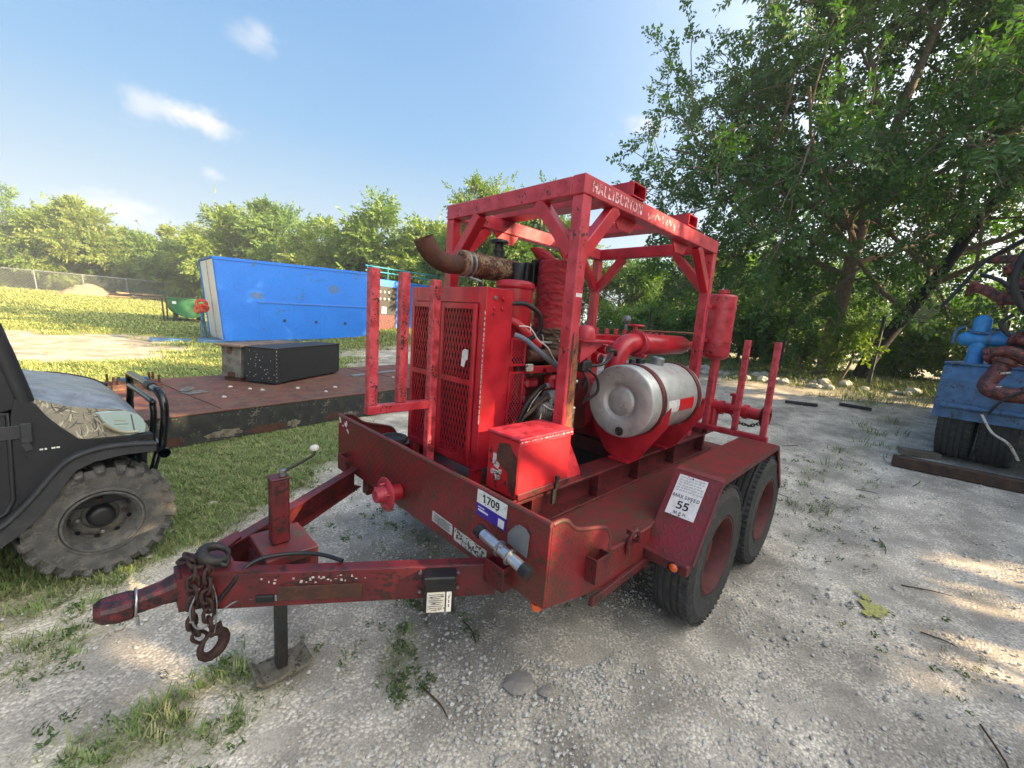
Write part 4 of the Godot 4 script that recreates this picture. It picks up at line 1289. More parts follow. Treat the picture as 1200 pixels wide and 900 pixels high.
	tubepart("coolant_pipe", M.red, en, curve([Vector3(0.44, 1.57, 0.10), Vector3(0.52, 1.56, 0.15), Vector3(0.58, 1.50, 0.19), Vector3(0.66, 1.44, 0.21)], 5), 0.026, 14)
	# red canister
	b = MB.new()
	b.lathe([Vector2(0, 0), Vector2(0.098, 0), Vector2(0.104, 0.006), Vector2(0.104, 0.38), Vector2(0.111, 0.385), Vector2(0.113, 0.395), Vector2(0.113, 0.408), Vector2(0.108, 0.42), Vector2(0.09, 0.428), Vector2(0, 0.432)], 40, Transform3D(Basis(), Vector3(0.61, 1.365, 0.04)), 0.7)
	part(b, "air_canister", M.red, en)
	# lagged exhaust riser
	b = MB.new()
	wrap_skin(b, Vector3(0.915, 1.53, 0.08), Vector3(0.93, 1.945, 0.07), 0.122, 0.112, 60, 0.085, 5)
	var lag := part(b, "heat_blanket", M.blanket, en)
	b = MB.new()
	wrap_skin(b, Vector3(0.90, 1.36, 0.09), Vector3(0.915, 1.55, 0.085), 0.135, 0.118, 24, 0.2, 8)
	part(b, "blanket_skirt", M.blanket_brown, lag)
	b = MB.new()
	wrap_skin(b, Vector3(0.97, 1.93, 0.0), Vector3(0.90, 2.03, -0.08), 0.075, 0.05, 18, 0.14, 9)
	part(b, "blanket_knot", M.blanket, lag)
	# muffler and open elbow
	b = MB.new()
	b.lathe([Vector2(0, 0), Vector2(0.06, 0.0), Vector2(0.071, 0.012), Vector2(0.073, 0.03), Vector2(0.0715, 0.15), Vector2(0.0735, 0.155), Vector2(0.0735, 0.165), Vector2(0.0715, 0.17), Vector2(0.0715, 0.36), Vector2(0.074, 0.365), Vector2(0.074, 0.378), Vector2(0.0715, 0.383), Vector2(0.0715, 0.50), Vector2(0.064, 0.525), Vector2(0.045, 0.54), Vector2(0, 0.545)], 36, along_x(0.385, 1.875, -0.2), 0.6)
	var mf := part(b, "muffler", M.muffler, en)
	b = MB.new()
	var el := curve([Vector3(0.42, 1.865, -0.2), Vector3(0.31, 1.855, -0.2), Vector3(0.235, 1.872, -0.2), Vector3(0.175, 1.915, -0.2), Vector3(0.145, 1.965, -0.2)], 6)
	var er := []
	for k in el.size():
		er.append(0.051 + 0.004 * k / el.size())
	b.tube(el, er, 24, false, false)
	for k in er.size():
		er[k] -= 0.005
	b.tube(el, er, 24, false, false)
	part(b, "exhaust_elbow", M.rust, mf)
	b = MB.new()
	for x in [0.42, 0.455]:
		b.lathe([Vector2(0.062, -0.006), Vector2(0.0755, -0.006), Vector2(0.0755, 0.006), Vector2(0.062, 0.006)], 28, along_x(x, 1.872, -0.2), 0.8)
	b.bar(Vector3(0.44, 1.80, -0.17), Vector3(0.50, 1.78, -0.13), 0.02, 0.012)
	part(b, "muffler_clamp", M.galv, mf)
	for x in [0.55, 0.85]:
		barpart("muffler_strut", M.engine_dark, mf, Vector3(x, 1.45, -0.2), Vector3(x, 1.81, -0.2), 0.03, 0.012)
	# air cleaner with rain cap
	b = MB.new()
	b.lathe([Vector2(0, 0), Vector2(0.052, 0), Vector2(0.056, 0.006), Vector2(0.056, 0.17), Vector2(0.05, 0.18), Vector2(0, 0.18)], 28, Transform3D(Basis(), Vector3(0.80, 1.745, -0.13)), 0.7)
	b.bx(0.79, 0.83, 1.80, 1.93, -0.09, -0.05, 0.006)
	b.bx(0.83, 0.88, 1.78, 1.95, -0.06, -0.03, 0.004)
	var ac := part(b, "air_cleaner", M.black, en)
	b = MB.new()
	b.tube([Vector3(0.70, 1.93, -0.22), Vector3(0.70, 2.04, -0.22)], 0.025, 16)
	b.lathe([Vector2(0, 0), Vector2(0.04, 0.0), Vector2(0.056, 0.006), Vector2(0.058, 0.014), Vector2(0.05, 0.024), Vector2(0.03, 0.03), Vector2(0, 0.032)], 28, Transform3D(Basis(), Vector3(0.70, 2.03, -0.22)), 0.6)
	b.lathe([Vector2(0.026, 0.0), Vector2(0.034, 0.0), Vector2(0.034, 0.012), Vector2(0.026, 0.012)], 24, Transform3D(Basis(), Vector3(0.70, 1.985, -0.22)), 0.6)
	part(b, "rain_cap", M.black, ac)
	# grey upright behind the frame post
	b = MB.new()
	b.lathe([Vector2(0, 0), Vector2(0.045, 0), Vector2(0.045, 0.42), Vector2(0.0, 0.42)], 20, Transform3D(Basis(), Vector3(1.05, 1.50, -0.02)), 0.7)
	b.tube([Vector3(1.10, 1.50, -0.02), Vector3(1.10, 1.95, -0.02)], 0.022, 12)
	part(b, "filter_housing", M.galv, en)
	# ---- tool box on the near rail
	var tb := Node3D.new()
	tb.name = numbered("tool_box", t)
	t.add_child(tb, true)
	b = MB.new()
	b.bx(0.15, 0.512, 0.80, 1.062, 0.40, 0.60, 0.006)
	part(b, "box_body", M.red_bright, tb)
	b = MB.new()
	b.bx(0.144, 0.518, 1.0635, 1.077, 0.394, 0.606, 0.004)
	b.bx(0.144, 0.518, 1.045, 1.0635, 0.6015, 0.606, 0.001)
	part(b, "box_lid", M.red_worn, tb)
	barpart("front_lip", M.red_dark, tb, Vector3(0.15, 0.815, 0.606), Vector3(0.512, 0.815, 0.606), 0.010, 0.03)
	b = MB.new()
	b.bx(0.395, 0.415, 0.80, 0.862, 0.6125, 0.622, 0.002)
	b.cyl(Vector3(0.405, 0.855, 0.612), Vector3(0.405, 0.855, 0.63), 0.012, 8, 0.002)
	b.bx(0.392, 0.418, 0.72, 0.80, 0.60, 0.612, 0.002)
	part(b, "latch", M.engine_dark, tb)
	boxpart("mounting_bracket", M.red_dark, tb, 0.16, 0.50, 0.768, 0.799, 0.43, 0.565, 0.002)
	b = MB.new()
	for q in [[0.95, 0.452, 0.022, 0.05], [0.925, 0.468, 0.03, 0.028], [0.89, 0.462, 0.05, 0.02], [0.872, 0.475, 0.03, 0.03], [0.90, 0.492, 0.02, 0.02], [0.885, 0.437, 0.012, 0.02]]:
		b.box(plate_xf(q[0], q[1], 0.1485) * Transform3D(Basis(Vector3.BACK, r9.randf_range(-0.4, 0.4)), Vector3.ZERO), Vector3(q[2], q[3], 0.0012), 0.0)
	part(b, "torn_sticker", M.white_dirty, tb)
	b = MB.new()
	b.prism(PackedVector2Array([Vector2(-0.03, 0.10), Vector2(0.035, 0.11), Vector2(0.06, 0.08), Vector2(0.085, 0.06), Vector2(0.092, -0.06), Vector2(0.08, -0.12), Vector2(0.05, -0.10), Vector2(0.03, -0.02), Vector2(-0.02, 0.0), Vector2(-0.045, 0.04)]), 0.0008, plate_xf(0.93, 0.505, 0.1492))
	part(b, "bare_rust", M.rust, tb)
	for k in 16:
		var pl := PackedVector2Array()
		var cz := r9.randf_range(-0.085, 0.085)
		var cy2 := r9.randf_range(-0.12, 0.11)
		var rr2 := r9.randf_range(0.003, 0.012)
		for j in 7:
			pl.append(Vector2(cz + cos(TAU * j / 7) * rr2 * r9.randf_range(0.6, 1.3), cy2 + sin(TAU * j / 7) * rr2 * r9.randf_range(0.6, 1.6)))
		b = MB.new()
		b.prism(pl, 0.0006, plate_xf(0.93, 0.5, 0.1496))
		part(b, "paint_chip", M.rust, tb)
	b = MB.new()
	for k in 18:
		b.box(Transform3D(Basis(), Vector3(0.16 + k * 0.02, 1.0625, 0.607)), Vector3(r9.randf_range(0.006, 0.016), r9.randf_range(0.003, 0.008), 0.0012), 0.0)
	part(b, "worn_edge", M.pink, tb)
	# ---- fuel tank
	var ft := Node3D.new()
	ft.name = numbered("fuel_tank", t)
	t.add_child(ft, true)
	var ty := 1.148
	var tz := 0.53
	var R := 0.215
	b = MB.new()
	b.lathe([Vector2(0, 0.010), Vector2(0.070, 0.010), Vector2(0.077, 0.013), Vector2(0.083, 0.020), Vector2(0.092, 0.020), Vector2(0.106, 0.006), Vector2(0.113, 0.003), Vector2(0.203, 0.0), Vector2(0.211, 0.003), Vector2(R, 0.010), Vector2(R, 0.69), Vector2(0.205, 0.70), Vector2(0, 0.70)], 64, along_x(1.05, ty, tz), 0.55)
	part(b, "tank_shell", M.alu, ft)
	for x in [1.15, 1.66]:
		b = MB.new()
		b.lathe([Vector2(R + 0.001, 0.0), Vector2(R + 0.007, 0.002), Vector2(R + 0.007, 0.05), Vector2(R + 0.001, 0.052)], 64, along_x(x, ty, tz), 0.7)
		part(b, "strap", M.red_dark, ft)
		# cradle: plate with a round seat
		b = MB.new()
		var cp := PackedVector2Array()
		for k in 21:
			var a := deg_to_rad(170.0 + 175.0 * k / 20.0)
			cp.append(Vector2(tz + cos(a) * (R + 0.009), ty + sin(a) * (R + 0.009)))
		cp.append_array([Vector2(tz + 0.258, ty + 0.0), Vector2(tz + 0.25, 1.03), Vector2(tz + 0.10, 0.80), Vector2(tz + 0.06, 0.768), Vector2(tz - 0.07, 0.768), Vector2(tz - 0.13, 0.80), Vector2(tz - 0.245, 0.95), Vector2(tz - 0.245, ty + 0.06)])
		b.prism(cp, 0.012, Transform3D(Basis(Vector3(0, 0, 1), Vector3(0, 1, 0), Vector3(-1, 0, 0)), Vector3(x + 0.032, 0, 0)))
		b.bx(x - 0.03, x + 0.09, 0.767, 0.78, tz - 0.075, tz + 0.06, 0.002)
		part(b, "cradle", M.red, ft)
	b = MB.new()
	arc_patch(b, ty, tz, R + 0.0015, deg_to_rad(-13), deg_to_rad(7), 1.235, 1.385)
	part(b, "white_tape", M.white, ft)
	b = MB.new()
	arc_patch(b, ty, tz, R + 0.002, deg_to_rad(-13), deg_to_rad(7), 1.387, 1.60)
	part(b, "red_tape", M.red_tape, ft)
	b = MB.new()
	b.cyl(Vector3(1.43, ty + R - 0.01, tz + 0.02), Vector3(1.43, ty + R + 0.045, tz + 0.026), 0.038, 20, 0.006)
	part(b, "filler_cap", M.galv, ft)
	b = MB.new()
	b.cyl(Vector3(1.34, ty + R - 0.01, tz - 0.05), Vector3(1.34, ty + R + 0.03, tz - 0.05), 0.03, 16, 0.004)
	b.cyl(Vector3(1.25, ty + R - 0.02, tz - 0.06), Vector3(1.25, ty + R + 0.025, tz - 0.06), 0.018, 12, 0.003)
	part(b, "tank_fittings", M.black, ft)
	b = MB.new()
	b.lathe([Vector2(0, 0), Vector2(0.026, 0), Vector2(0.026, 0.006), Vector2(0.014, 0.008), Vector2(0.014, 0.02), Vector2(0.009, 0.02), Vector2(0, 0.014)], 20, along_x(1.053, ty - 0.175, tz + 0.02, -1.0), 0.7)
	part(b, "drain_plug", M.engine_dark, ft)
	for q in [[1.285, 0.575], [1.145, 0.565]]:
		b = MB.new()
		b.cyl(Vector3(0.592, q[0], 0.505), Vector3(0.64, q[0], 0.507), 0.010, 12, 0.002)
		b.cyl(Vector3(0.592, q[0], 0.505), Vector3(0.602, q[0], 0.505), 0.017, 6, 0.002)
		part(b, "post_bolt", M.chrome, t)
	# ---- pump end
	var pu := Node3D.new()
	pu.name = numbered("pump", t)
	t.add_child(pu, true)
	b = MB.new()
	b.bx(1.42, 2.02, 0.767, 1.16, -0.30, 0.24, 0.03)
	b.lathe([Vector2(0, 0), Vector2(0.20, 0), Vector2(0.25, 0.03), Vector2(0.25, 0.14), Vector2(0.2, 0.17), Vector2(0, 0.17)], 36, along_x(1.25, 1.05, -0.03), 0.7)
	part(b, "pump_body", M.red, pu)
	b = MB.new()
	var pe := curve([Vector3(1.37, 1.10, 0.28), Vector3(1.37, 1.30, 0.28), Vector3(1.385, 1.385, 0.285), Vector3(1.44, 1.45, 0.29), Vector3(1.53, 1.475, 0.295), Vector3(1.60, 1.475, 0.295)], 5)
	b.tube(pe, 0.068, 24)
	part(b, "elbow_pipe", M.red, pu)
	b = MB.new()
	b.lathe([Vector2(0, 0), Vector2(0.07, 0.0), Vector2(0.076, 0.008), Vector2(0.076, 0.72), Vector2(0.066, 0.78), Vector2(0.04, 0.84), Vector2(0.034, 0.87), Vector2(0.034, 1.12), Vector2(0, 1.12)], 32, along_x(1.60, 1.47, 0.295), 0.6)
	part(b, "discharge_barrel", M.red, pu)
	b = MB.new()
	b.lathe([Vector2(0.07, 0), Vector2(0.09, 0.0), Vector2(0.09, 0.018), Vector2(0.085, 0.02), Vector2(0.085, 0.03), Vector2(0.09, 0.032), Vector2(0.09, 0.05), Vector2(0.07, 0.05)], 32, along_x(1.575, 1.475, 0.295), 0.8)
	b.bx(1.58, 1.62, 1.38, 1.40, 0.28, 0.38, 0.004)
	part(b, "pipe_clamp", M.red_worn, pu)
	# hand wheel and valve on top
	b = MB.new()
	b.cyl(Vector3(1.63, 1.54, 0.26), Vector3(1.63, 1.60, 0.26), 0.014, 10)
	var hw := []
	for k in 24:
		hw.append(Vector3(1.63 + 0.05 * cos(TAU * k / 24), 1.60, 0.26 + 0.05 * sin(TAU * k / 24)))
	b.tube(hw, 0.008, 8, true, false)
	b.bar(Vector3(1.58, 1.60, 0.26), Vector3(1.68, 1.60, 0.26), 0.012, 0.008)
	b.bar(Vector3(1.63, 1.60, 0.21), Vector3(1.63, 1.60, 0.31), 0.012, 0.008)
	part(b, "hand_wheel", M.red, pu)
	# manifold with a row of studs behind the barrel
	b = MB.new()
	b.bx(1.35, 2.6, 1.44, 1.52, 0.03, 0.12, 0.008)
	part(b, "manifold", M.red, pu)
	for k in 9:
		b = MB.new()
		b.cyl(Vector3(1.42 + k * 0.13, 1.52, 0.075), Vector3(1.42 + k * 0.13, 1.565, 0.075), 0.018, 6, 0.003)
		part(b, "stud", M.red_worn, pu)
	tubepart("brass_line", M.gasket, pu, [Vector3(1.75, 1.565, 0.18), Vector3(2.9, 1.575, 0.18)], 0.009, 8)
	b = MB.new()
	b.ball(Vector3(1.95, 1.645, 0.0), 0.036, 16)
	b.tube([Vector3(1.95, 1.52, 0.0), Vector3(1.95, 1.63, 0.0)], 0.012, 8)
	part(b, "gauge", M.galv, pu)
	# brackets and valves beside the post
	b = MB.new()
	b.prism(PackedVector2Array([Vector2(0.66, 1.38), Vector2(0.66, 1.49), Vector2(0.86, 1.49), Vector2(0.86, 1.475)]), 0.10, Transform3D(Basis(), Vector3(0, 0, 0.40)))
	b.bx(0.64, 0.92, 1.491, 1.50, 0.38, 0.53, 0.001)
	part(b, "panel_bracket", M.red_worn, pu)
	b = MB.new()
	b.lathe([Vector2(0, 0), Vector2(0.05, 0), Vector2(0.05, 0.035), Vector2(0.043, 0.06), Vector2(0.025, 0.072), Vector2(0, 0.075)], 24, Transform3D(Basis(), Vector3(0.76, 1.502, 0.45)), 0.6)
	part(b, "lamp_dome", M.red_worn, pu)
	b = MB.new()
	b.bx(0.80, 0.90, 1.28, 1.44, 0.36, 0.46, 0.012)
	b.cyl(Vector3(0.85, 1.40, 0.45), Vector3(0.85, 1.40, 0.50), 0.032, 16, 0.004)
	b.cyl(Vector3(0.93, 1.45, 0.42), Vector3(0.93, 1.45, 0.49), 0.028, 16, 0.004)
	b.cyl(Vector3(0.90, 1.40, 0.42), Vector3(1.02, 1.40, 0.40), 0.018, 12)
	part(b, "valve_body", M.red, pu)
	b = MB.new()
	b.cyl(Vector3(0.85, 1.40, 0.50), Vector3(0.85, 1.40, 0.503), 0.024, 16)
	b.cyl(Vector3(0.93, 1.45, 0.49), Vector3(0.93, 1.45, 0.493), 0.022, 16)
	b.bx(0.70, 0.78, 1.33, 1.39, 0.44, 0.50, 0.008)
	part(b, "valve_ports", M.black, pu)
	for q in [[Vector3(0.74, 1.35, 0.49), Vector3(0.80, 1.30, 0.52), Vector3(0.82, 1.22, 0.52), Vector3(0.78, 1.17, 0.48)], [Vector3(0.76, 1.36, 0.48), Vector3(0.84, 1.37, 0.52), Vector3(0.95, 1.405, 0.50), Vector3(1.1, 1.42, 0.42)], [Vector3(0.72, 1.34, 0.48), Vector3(0.75, 1.25, 0.51), Vector3(0.74, 1.16, 0.49)]]:
		tubepart("hose", M.hose, pu, curve(q, 6), 0.008, 8)
	# upright accumulator on the rear post
	b = MB.new()
	b.lathe([Vector2(0, 0), Vector2(0.07, 0.0), Vector2(0.095, 0.02), Vector2(0.101, 0.04), Vector2(0.101, 0.48), Vector2(0.099, 0.495), Vector2(0.09, 0.503), Vector2(0.03, 0.506), Vector2(0.03, 0.515), Vector2(0.04, 0.517), Vector2(0.04, 0.54), Vector2(0.02, 0.545), Vector2(0, 0.548)], 36, Transform3D(Basis(), Vector3(2.40, 1.385, 0.56)), 0.7)
	var acc := part(b, "accumulator", M.red_worn, pu)
	for y in [1.52, 1.78]:
		b = MB.new()
		b.lathe([Vector2(0.1015, 0), Vector2(0.106, 0.0), Vector2(0.106, 0.02), Vector2(0.1015, 0.02)], 32, Transform3D(Basis(), Vector3(2.40, y, 0.56)), 0.8)
		b.bx(2.221, 2.30, y - 0.005, y + 0.025, 0.49, 0.525, 0.002)
		part(b, "band", M.red_worn, acc)
	boxpart("support_leg", M.red, acc, 2.44, 2.50, 0.768, 1.384, 0.52, 0.575, 0.004)
	# pipe racks of upright stakes
	b = MB.new()
	b.bar(Vector3(2.40, 0.828, 0.42), Vector3(2.40, 0.828, 1.02), 0.05, 0.042, Vector3.UP, 0.004)
	var rk := part(b, "rear_rack", M.red_worn, t)
	for z in [0.565, 0.785, 0.985]:
		b = MB.new()
		b.bx(2.378, 2.424, 0.85, 1.555, z - 0.02, z + 0.02, 0.004)
		part(b, "stake", M.red_chipped, rk)
	boxpart("rack_leg", M.red_dark, rk, 2.375, 2.425, 0.767, 0.806, 0.45, 0.55, 0.002)
	b = MB.new()
	b.bx(-0.225, 0.108, 1.085, 1.128, -0.074, -0.028, 0.004)
	var fk := part(b, "front_rack", M.red_worn, t)
	for x in [-0.20, -0.045]:
		b = MB.new()
		b.bx(x - 0.023, x + 0.023, 1.1285, 1.758, -0.072, -0.03, 0.004)
		part(b, "stake", M.red_chipped, fk)
	b = MB.new()
	b.bx(0.109, 0.155, 0.69, 1.745, -0.073, -0.029, 0.004)
	part(b, "stake", M.red_chipped, fk)
	# discharge outlet with hammer union
	b = MB.new()
	b.tube([Vector3(2.52, 1.0, 0.30), Vector3(2.52, 0.985, 0.93)], 0.045, 20)
	for z in [0.55, 0.62, 0.80]:
		b.lathe([Vector2(0.045, 0), Vector2(0.058, 0.0), Vector2(0.058, 0.03), Vector2(0.045, 0.03)], 24, Transform3D(Basis(Vector3(1, 0, 0), Vector3(0, 0, 1), Vector3(0, -1, 0)), Vector3(2.52, 0.99, z)), 0.8)
	b.cyl(Vector3(2.52, 1.02, 0.72), Vector3(2.52, 1.10, 0.72), 0.02, 12)
	b.bx(2.49, 2.55, 1.10, 1.12, 0.69, 0.75, 0.003)
	b.tube([Vector3(2.52, 0.99, 0.58), Vector3(2.50, 0.80, 0.58)], 0.04, 16)
	var ou := part(b, "discharge_outlet", M.red, t)
	b = MB.new()
	b.lathe([Vector2(0.03, 0), Vector2(0.066, 0.0), Vector2(0.07, 0.01), Vector2(0.07, 0.045), Vector2(0.062, 0.055), Vector2(0.035, 0.058), Vector2(0.03, 0.03)], 28, Transform3D(Basis(Vector3(1, 0, 0), Vector3(0, 0, 1), Vector3(0, -1, 0)), Vector3(2.52, 0.985, 0.93)), 0.7)
	for k in 3:
		var a := TAU * k / 3 + 0.4
		b.box(Transform3D(Basis(Vector3.BACK, a), Vector3(2.52 + 0.078 * cos(a), 0.985 + 0.078 * sin(a), 0.955)), Vector3(0.035, 0.028, 0.04), 0.006)
	part(b, "hammer_union", M.rust, ou)
	var cn := Node3D.new()
	cn.name = numbered("cap_chain", t)
	t.add_child(cn, true)
	chain(cn, [Vector3(2.52, 0.935, 0.72), Vector3(2.52, 0.89, 0.78), Vector3(2.52, 0.885, 0.86), Vector3(2.52, 0.925, 0.94)], link_mesh(0.032, 0.02, 0.004), 0.022, M.rust_chain)
	# shift every part into the holder's own axes
	for k in t.get_children():
		k.position += off

func lerp_table(tab: Array, x: float) -> float:
	for i in tab.size() - 1:
		if x <= tab[i + 1][0]:
			var f := clampf((x - tab[i][0]) / (tab[i + 1][0] - tab[i][0]), 0.0, 1.0)
			return lerpf(tab[i][1], tab[i + 1][1], f)
	return tab[-1][1]

func build_utv() -> void:
	# own axes: x forwards, origin on the ground under the near front wheel's outer face
	var t := thing("utility_vehicle", "black off-road utility vehicle with camouflage hood side and muddy knobby tyres", "utility vehicle", Vector3(-1.13, 0, -1.3), deg_to_rad(7))
	var b: MB
	for q in [[0.0, 0.0, 1.0], [0.0, -1.42, -1.0], [-2.05, 0.0, 1.0], [-2.05, -1.42, -1.0]]:
		wheel(t, Vector3(q[0], 0.305, q[1]), q[2], 0.31, 0.25, 0.165, M.rubber_dusty, M.rim_dusty, true, 4)
	for x in [0.0, -2.05]:
		tubepart("axle", M.engine_dark, t, [Vector3(x, 0.31, -1.25), Vector3(x, 0.31, -0.17)], 0.03, 10)
	# fender flares
	var outer := [Vector2(-0.52, 0.30), Vector2(-0.36, 0.41), Vector2(-0.285, 0.485), Vector2(-0.23, 0.555), Vector2(-0.17, 0.64), Vector2(-0.13, 0.685), Vector2(-0.08, 0.717), Vector2(0.02, 0.74), Vector2(0.15, 0.735), Vector2(0.235, 0.722)]
	var inner := [Vector2(-0.50, 0.225), Vector2(-0.37, 0.30), Vector2(-0.29, 0.36), Vector2(-0.23, 0.425), Vector2(-0.17, 0.505), Vector2(-0.135, 0.57), Vector2(-0.09, 0.632), Vector2(-0.02, 0.665), Vector2(0.10, 0.678), Vector2(0.235, 0.672)]
	for s in 2:
		var z0 := -0.10 if s == 0 else -1.445
		var zz := 0.125
		b = MB.new()
		var pl := PackedVector2Array(outer)
		var inv := inner.duplicate()
		inv.reverse()
		pl.append_array(PackedVector2Array(inv))
		b.prism(pl, zz, Transform3D(Basis(), Vector3(0, 0, z0)))
		part(b, "fender_flare", M.utv_flare, t)
		b = MB.new()
		var rim := []
		for p in outer:
			rim.append(Vector3(p.x, p.y - 0.006, z0 + (zz if s == 0 else 0.0)))
		b.tube(curve(rim, 3), 0.012, 8)
		part(b, "flare_edge", M.utv_flare, t)
		# body side above the flare
		b = MB.new()
		pl = PackedVector2Array([Vector2(-0.52, 0.30), Vector2(-0.36, 0.41), Vector2(-0.23, 0.555), Vector2(-0.13, 0.685), Vector2(0.02, 0.74), Vector2(0.235, 0.722), Vector2(0.235, 0.76), Vector2(-0.06, 0.778), Vector2(-0.12, 0.85), Vector2(-0.16, 0.90), Vector2(-0.20, 0.985), Vector2(-0.235, 1.02), Vector2(-0.27, 1.02), Vector2(-0.285, 0.93), Vector2(-0.295, 0.53), Vector2(-0.37, 0.45), Vector2(-0.56, 0.36), Vector2(-0.60, 0.30)])
		b.prism(pl, 0.06, Transform3D(Basis(), Vector3(0, 0, -0.09 if s == 0 else -1.39)))
		var bs := part(b, "body_side", M.utv_black, t)
		if s == 0:
			b = MB.new()
			for q in [[-0.205, 0.012], [-0.188, 0.008], [-0.165, 0.014], [-0.148, 0.012]]:
				b.bx(q[0], q[0] + q[1], 0.752, 0.76, -0.0298, -0.0288, 0.0)
			part(b, "worn_decal", M.white, bs)
			for q in [[-0.25, 0.62], [-0.25, 0.72], [0.18, 0.745], [0.02, 0.762]]:
				b = MB.new()
				b.cyl(Vector3(q[0], q[1], -0.03), Vector3(q[0], q[1], -0.025), 0.007, 8)
				part(b, "body_clip", M.black, bs)
		# door with hinge
		b = MB.new()
		pl = PackedVector2Array([Vector2(-0.295, 0.95), Vector2(-0.305, 0.52), Vector2(-0.33, 0.46), Vector2(-0.42, 0.40), Vector2(-0.56, 0.34), Vector2(-1.15, 0.34), Vector2(-1.25, 0.45), Vector2(-1.25, 0.98), Vector2(-0.75, 0.98)])
		b.prism(pl, 0.045, Transform3D(Basis(), Vector3(0, 0, -0.072 if s == 0 else -1.393)))
		var dr := part(b, "door", M.utv_black, t)
		b = MB.new()
		var seam := []
		for p in pl:
			seam.append(Vector3(p.x, p.y, -0.03 if s == 0 else -1.39))
		b.tube(seam, 0.011, 6, true, false)
		part(b, "door_edge", M.utv_black, dr)
		b = MB.new()
		var zf := -0.024 if s == 0 else -1.396
		b.bx(-0.42, -0.26, 0.825, 0.892, zf - 0.006, zf + 0.006, 0.003)
		b.bx(-0.262, -0.222, 0.80, 0.90, zf - 0.014, zf + 0.008, 0.004)
		b.bar(Vector3(-0.25, 0.80, zf), Vector3(-0.235, 0.76, zf), 0.016, 0.03)
		part(b, "hinge", M.utv_flare, dr)
		for q in [[-0.39, 0.875], [-0.36, 0.862], [-0.39, 0.845]]:
			b = MB.new()
			b.cyl(Vector3(q[0], q[1], zf), Vector3(q[0], q[1], zf + (0.012 if s == 0 else -0.012)), 0.008, 6)
			part(b, "hinge_bolt", M.black, dr)
		boxpart("handle", M.utv_flare, dr, -1.15, -1.0, 0.80, 0.84, zf - 0.012, zf + 0.012, 0.006)
		# windscreen pillar and roll bars
		var zp := -0.06 if s == 0 else -1.36
		b = MB.new()
		b.tube(curve([Vector3(-0.235, 1.0, zp), Vector3(-0.265, 1.15, zp), Vector3(-0.31, 1.34, zp), Vector3(-0.42, 1.62, zp), Vector3(-0.56, 1.84, zp), Vector3(-0.66, 1.88, zp), Vector3(-1.5, 1.90, zp), Vector3(-1.62, 1.84, zp), Vector3(-1.70, 1.0, zp)], 5), 0.034, 12)
		part(b, "roll_bar", M.utv_black, t)
		b = MB.new()
		b.prism(PackedVector2Array([Vector2(-0.24, 0.98), Vector2(-0.26, 1.15), Vector2(-0.31, 1.36), Vector2(-0.37, 1.36), Vector2(-0.33, 1.1), Vector2(-0.32, 0.96)]), 0.03, Transform3D(Basis(), Vector3(0, 0, zp - 0.012)))
		part(b, "pillar_cover", M.utv_black, t)
		boxpart("sill", M.utv_flare, t, -1.6, -0.56, 0.28, 0.338, -0.11 if s == 0 else -1.39, -0.03 if s == 0 else -1.31, 0.008)
		b = MB.new()
		b.prism(PackedVector2Array([Vector2(-2.75, 0.55), Vector2(-2.75, 0.98), Vector2(-1.30, 0.98), Vector2(-1.30, 0.40), Vector2(-1.62, 0.36), Vector2(-1.75, 0.60), Vector2(-1.92, 0.70), Vector2(-2.18, 0.70), Vector2(-2.36, 0.58)]), 0.04, Transform3D(Basis(), Vector3(0, 0, -0.10 if s == 0 else -1.36)))
		part(b, "bed_side", M.utv_black, t)
	boxpart("floor", M.utv_black, t, -2.7, 0.15, 0.36, 0.42, -1.29, -0.115, 0.01)
	boxpart("bed_floor", M.utv_black, t, -2.74, -1.32, 0.72, 0.76, -1.315, -0.105, 0.006)
	boxpart("tailgate", M.utv_black, t, -2.80, -2.755, 0.58, 0.97, -1.36, -0.06, 0.008)
	boxpart("roof", M.utv_black, t, -1.62, -0.58, 1.915, 1.955, -1.40, -0.02, 0.015)
	for z in [-0.42, -1.0]:
		boxpart("seat", M.black, t, -1.15, -0.70, 0.50, 0.66, z - 0.24, z + 0.24, 0.04)
		boxpart("backrest", M.black, t, -1.27, -1.16, 0.60, 1.20, z - 0.24, z + 0.24, 0.04)
	boxpart("dashboard", M.black, t, -0.40, -0.27, 0.75, 1.02, -1.34, -0.10, 0.03)
	b = MB.new()
	b.quad(Vector3(-0.275, 1.04, -1.32), Vector3(-0.275, 1.04, -0.10), Vector3(-0.55, 1.80, -0.10), Vector3(-0.55, 1.80, -1.32), Vector3(1, 0.4, 0))
	part(b, "windscreen", M.glass, t)
	b = MB.new()
	var wheel_ring := []
	for k in 24:
		var a := TAU * k / 24
		wheel_ring.append(Vector3(-0.52 + 0.07 * sin(a), 0.98 + 0.15 * sin(a), -0.42 + 0.17 * cos(a)))
	b.tube(wheel_ring, 0.014, 8, true, false)
	part(b, "steering_wheel", M.black, t)
	# hood: side walls carry the brush print, the top is faded grey
	var lower := [[-0.215, 1.0], [-0.16, 0.905], [-0.12, 0.85], [-0.06, 0.778], [0.235, 0.76]]
	var crease := [[-0.225, 1.012], [-0.1, 0.952], [0.0, 0.925], [0.12, 0.905], [0.19, 0.865], [0.22, 0.82], [0.24, 0.775]]
	var top := [[-0.27, 1.03], [-0.10, 1.005], [-0.01, 0.985], [0.08, 0.955], [0.14, 0.925], [0.20, 0.87], [0.235, 0.80]]
	var nx := 24
	var nz := 26
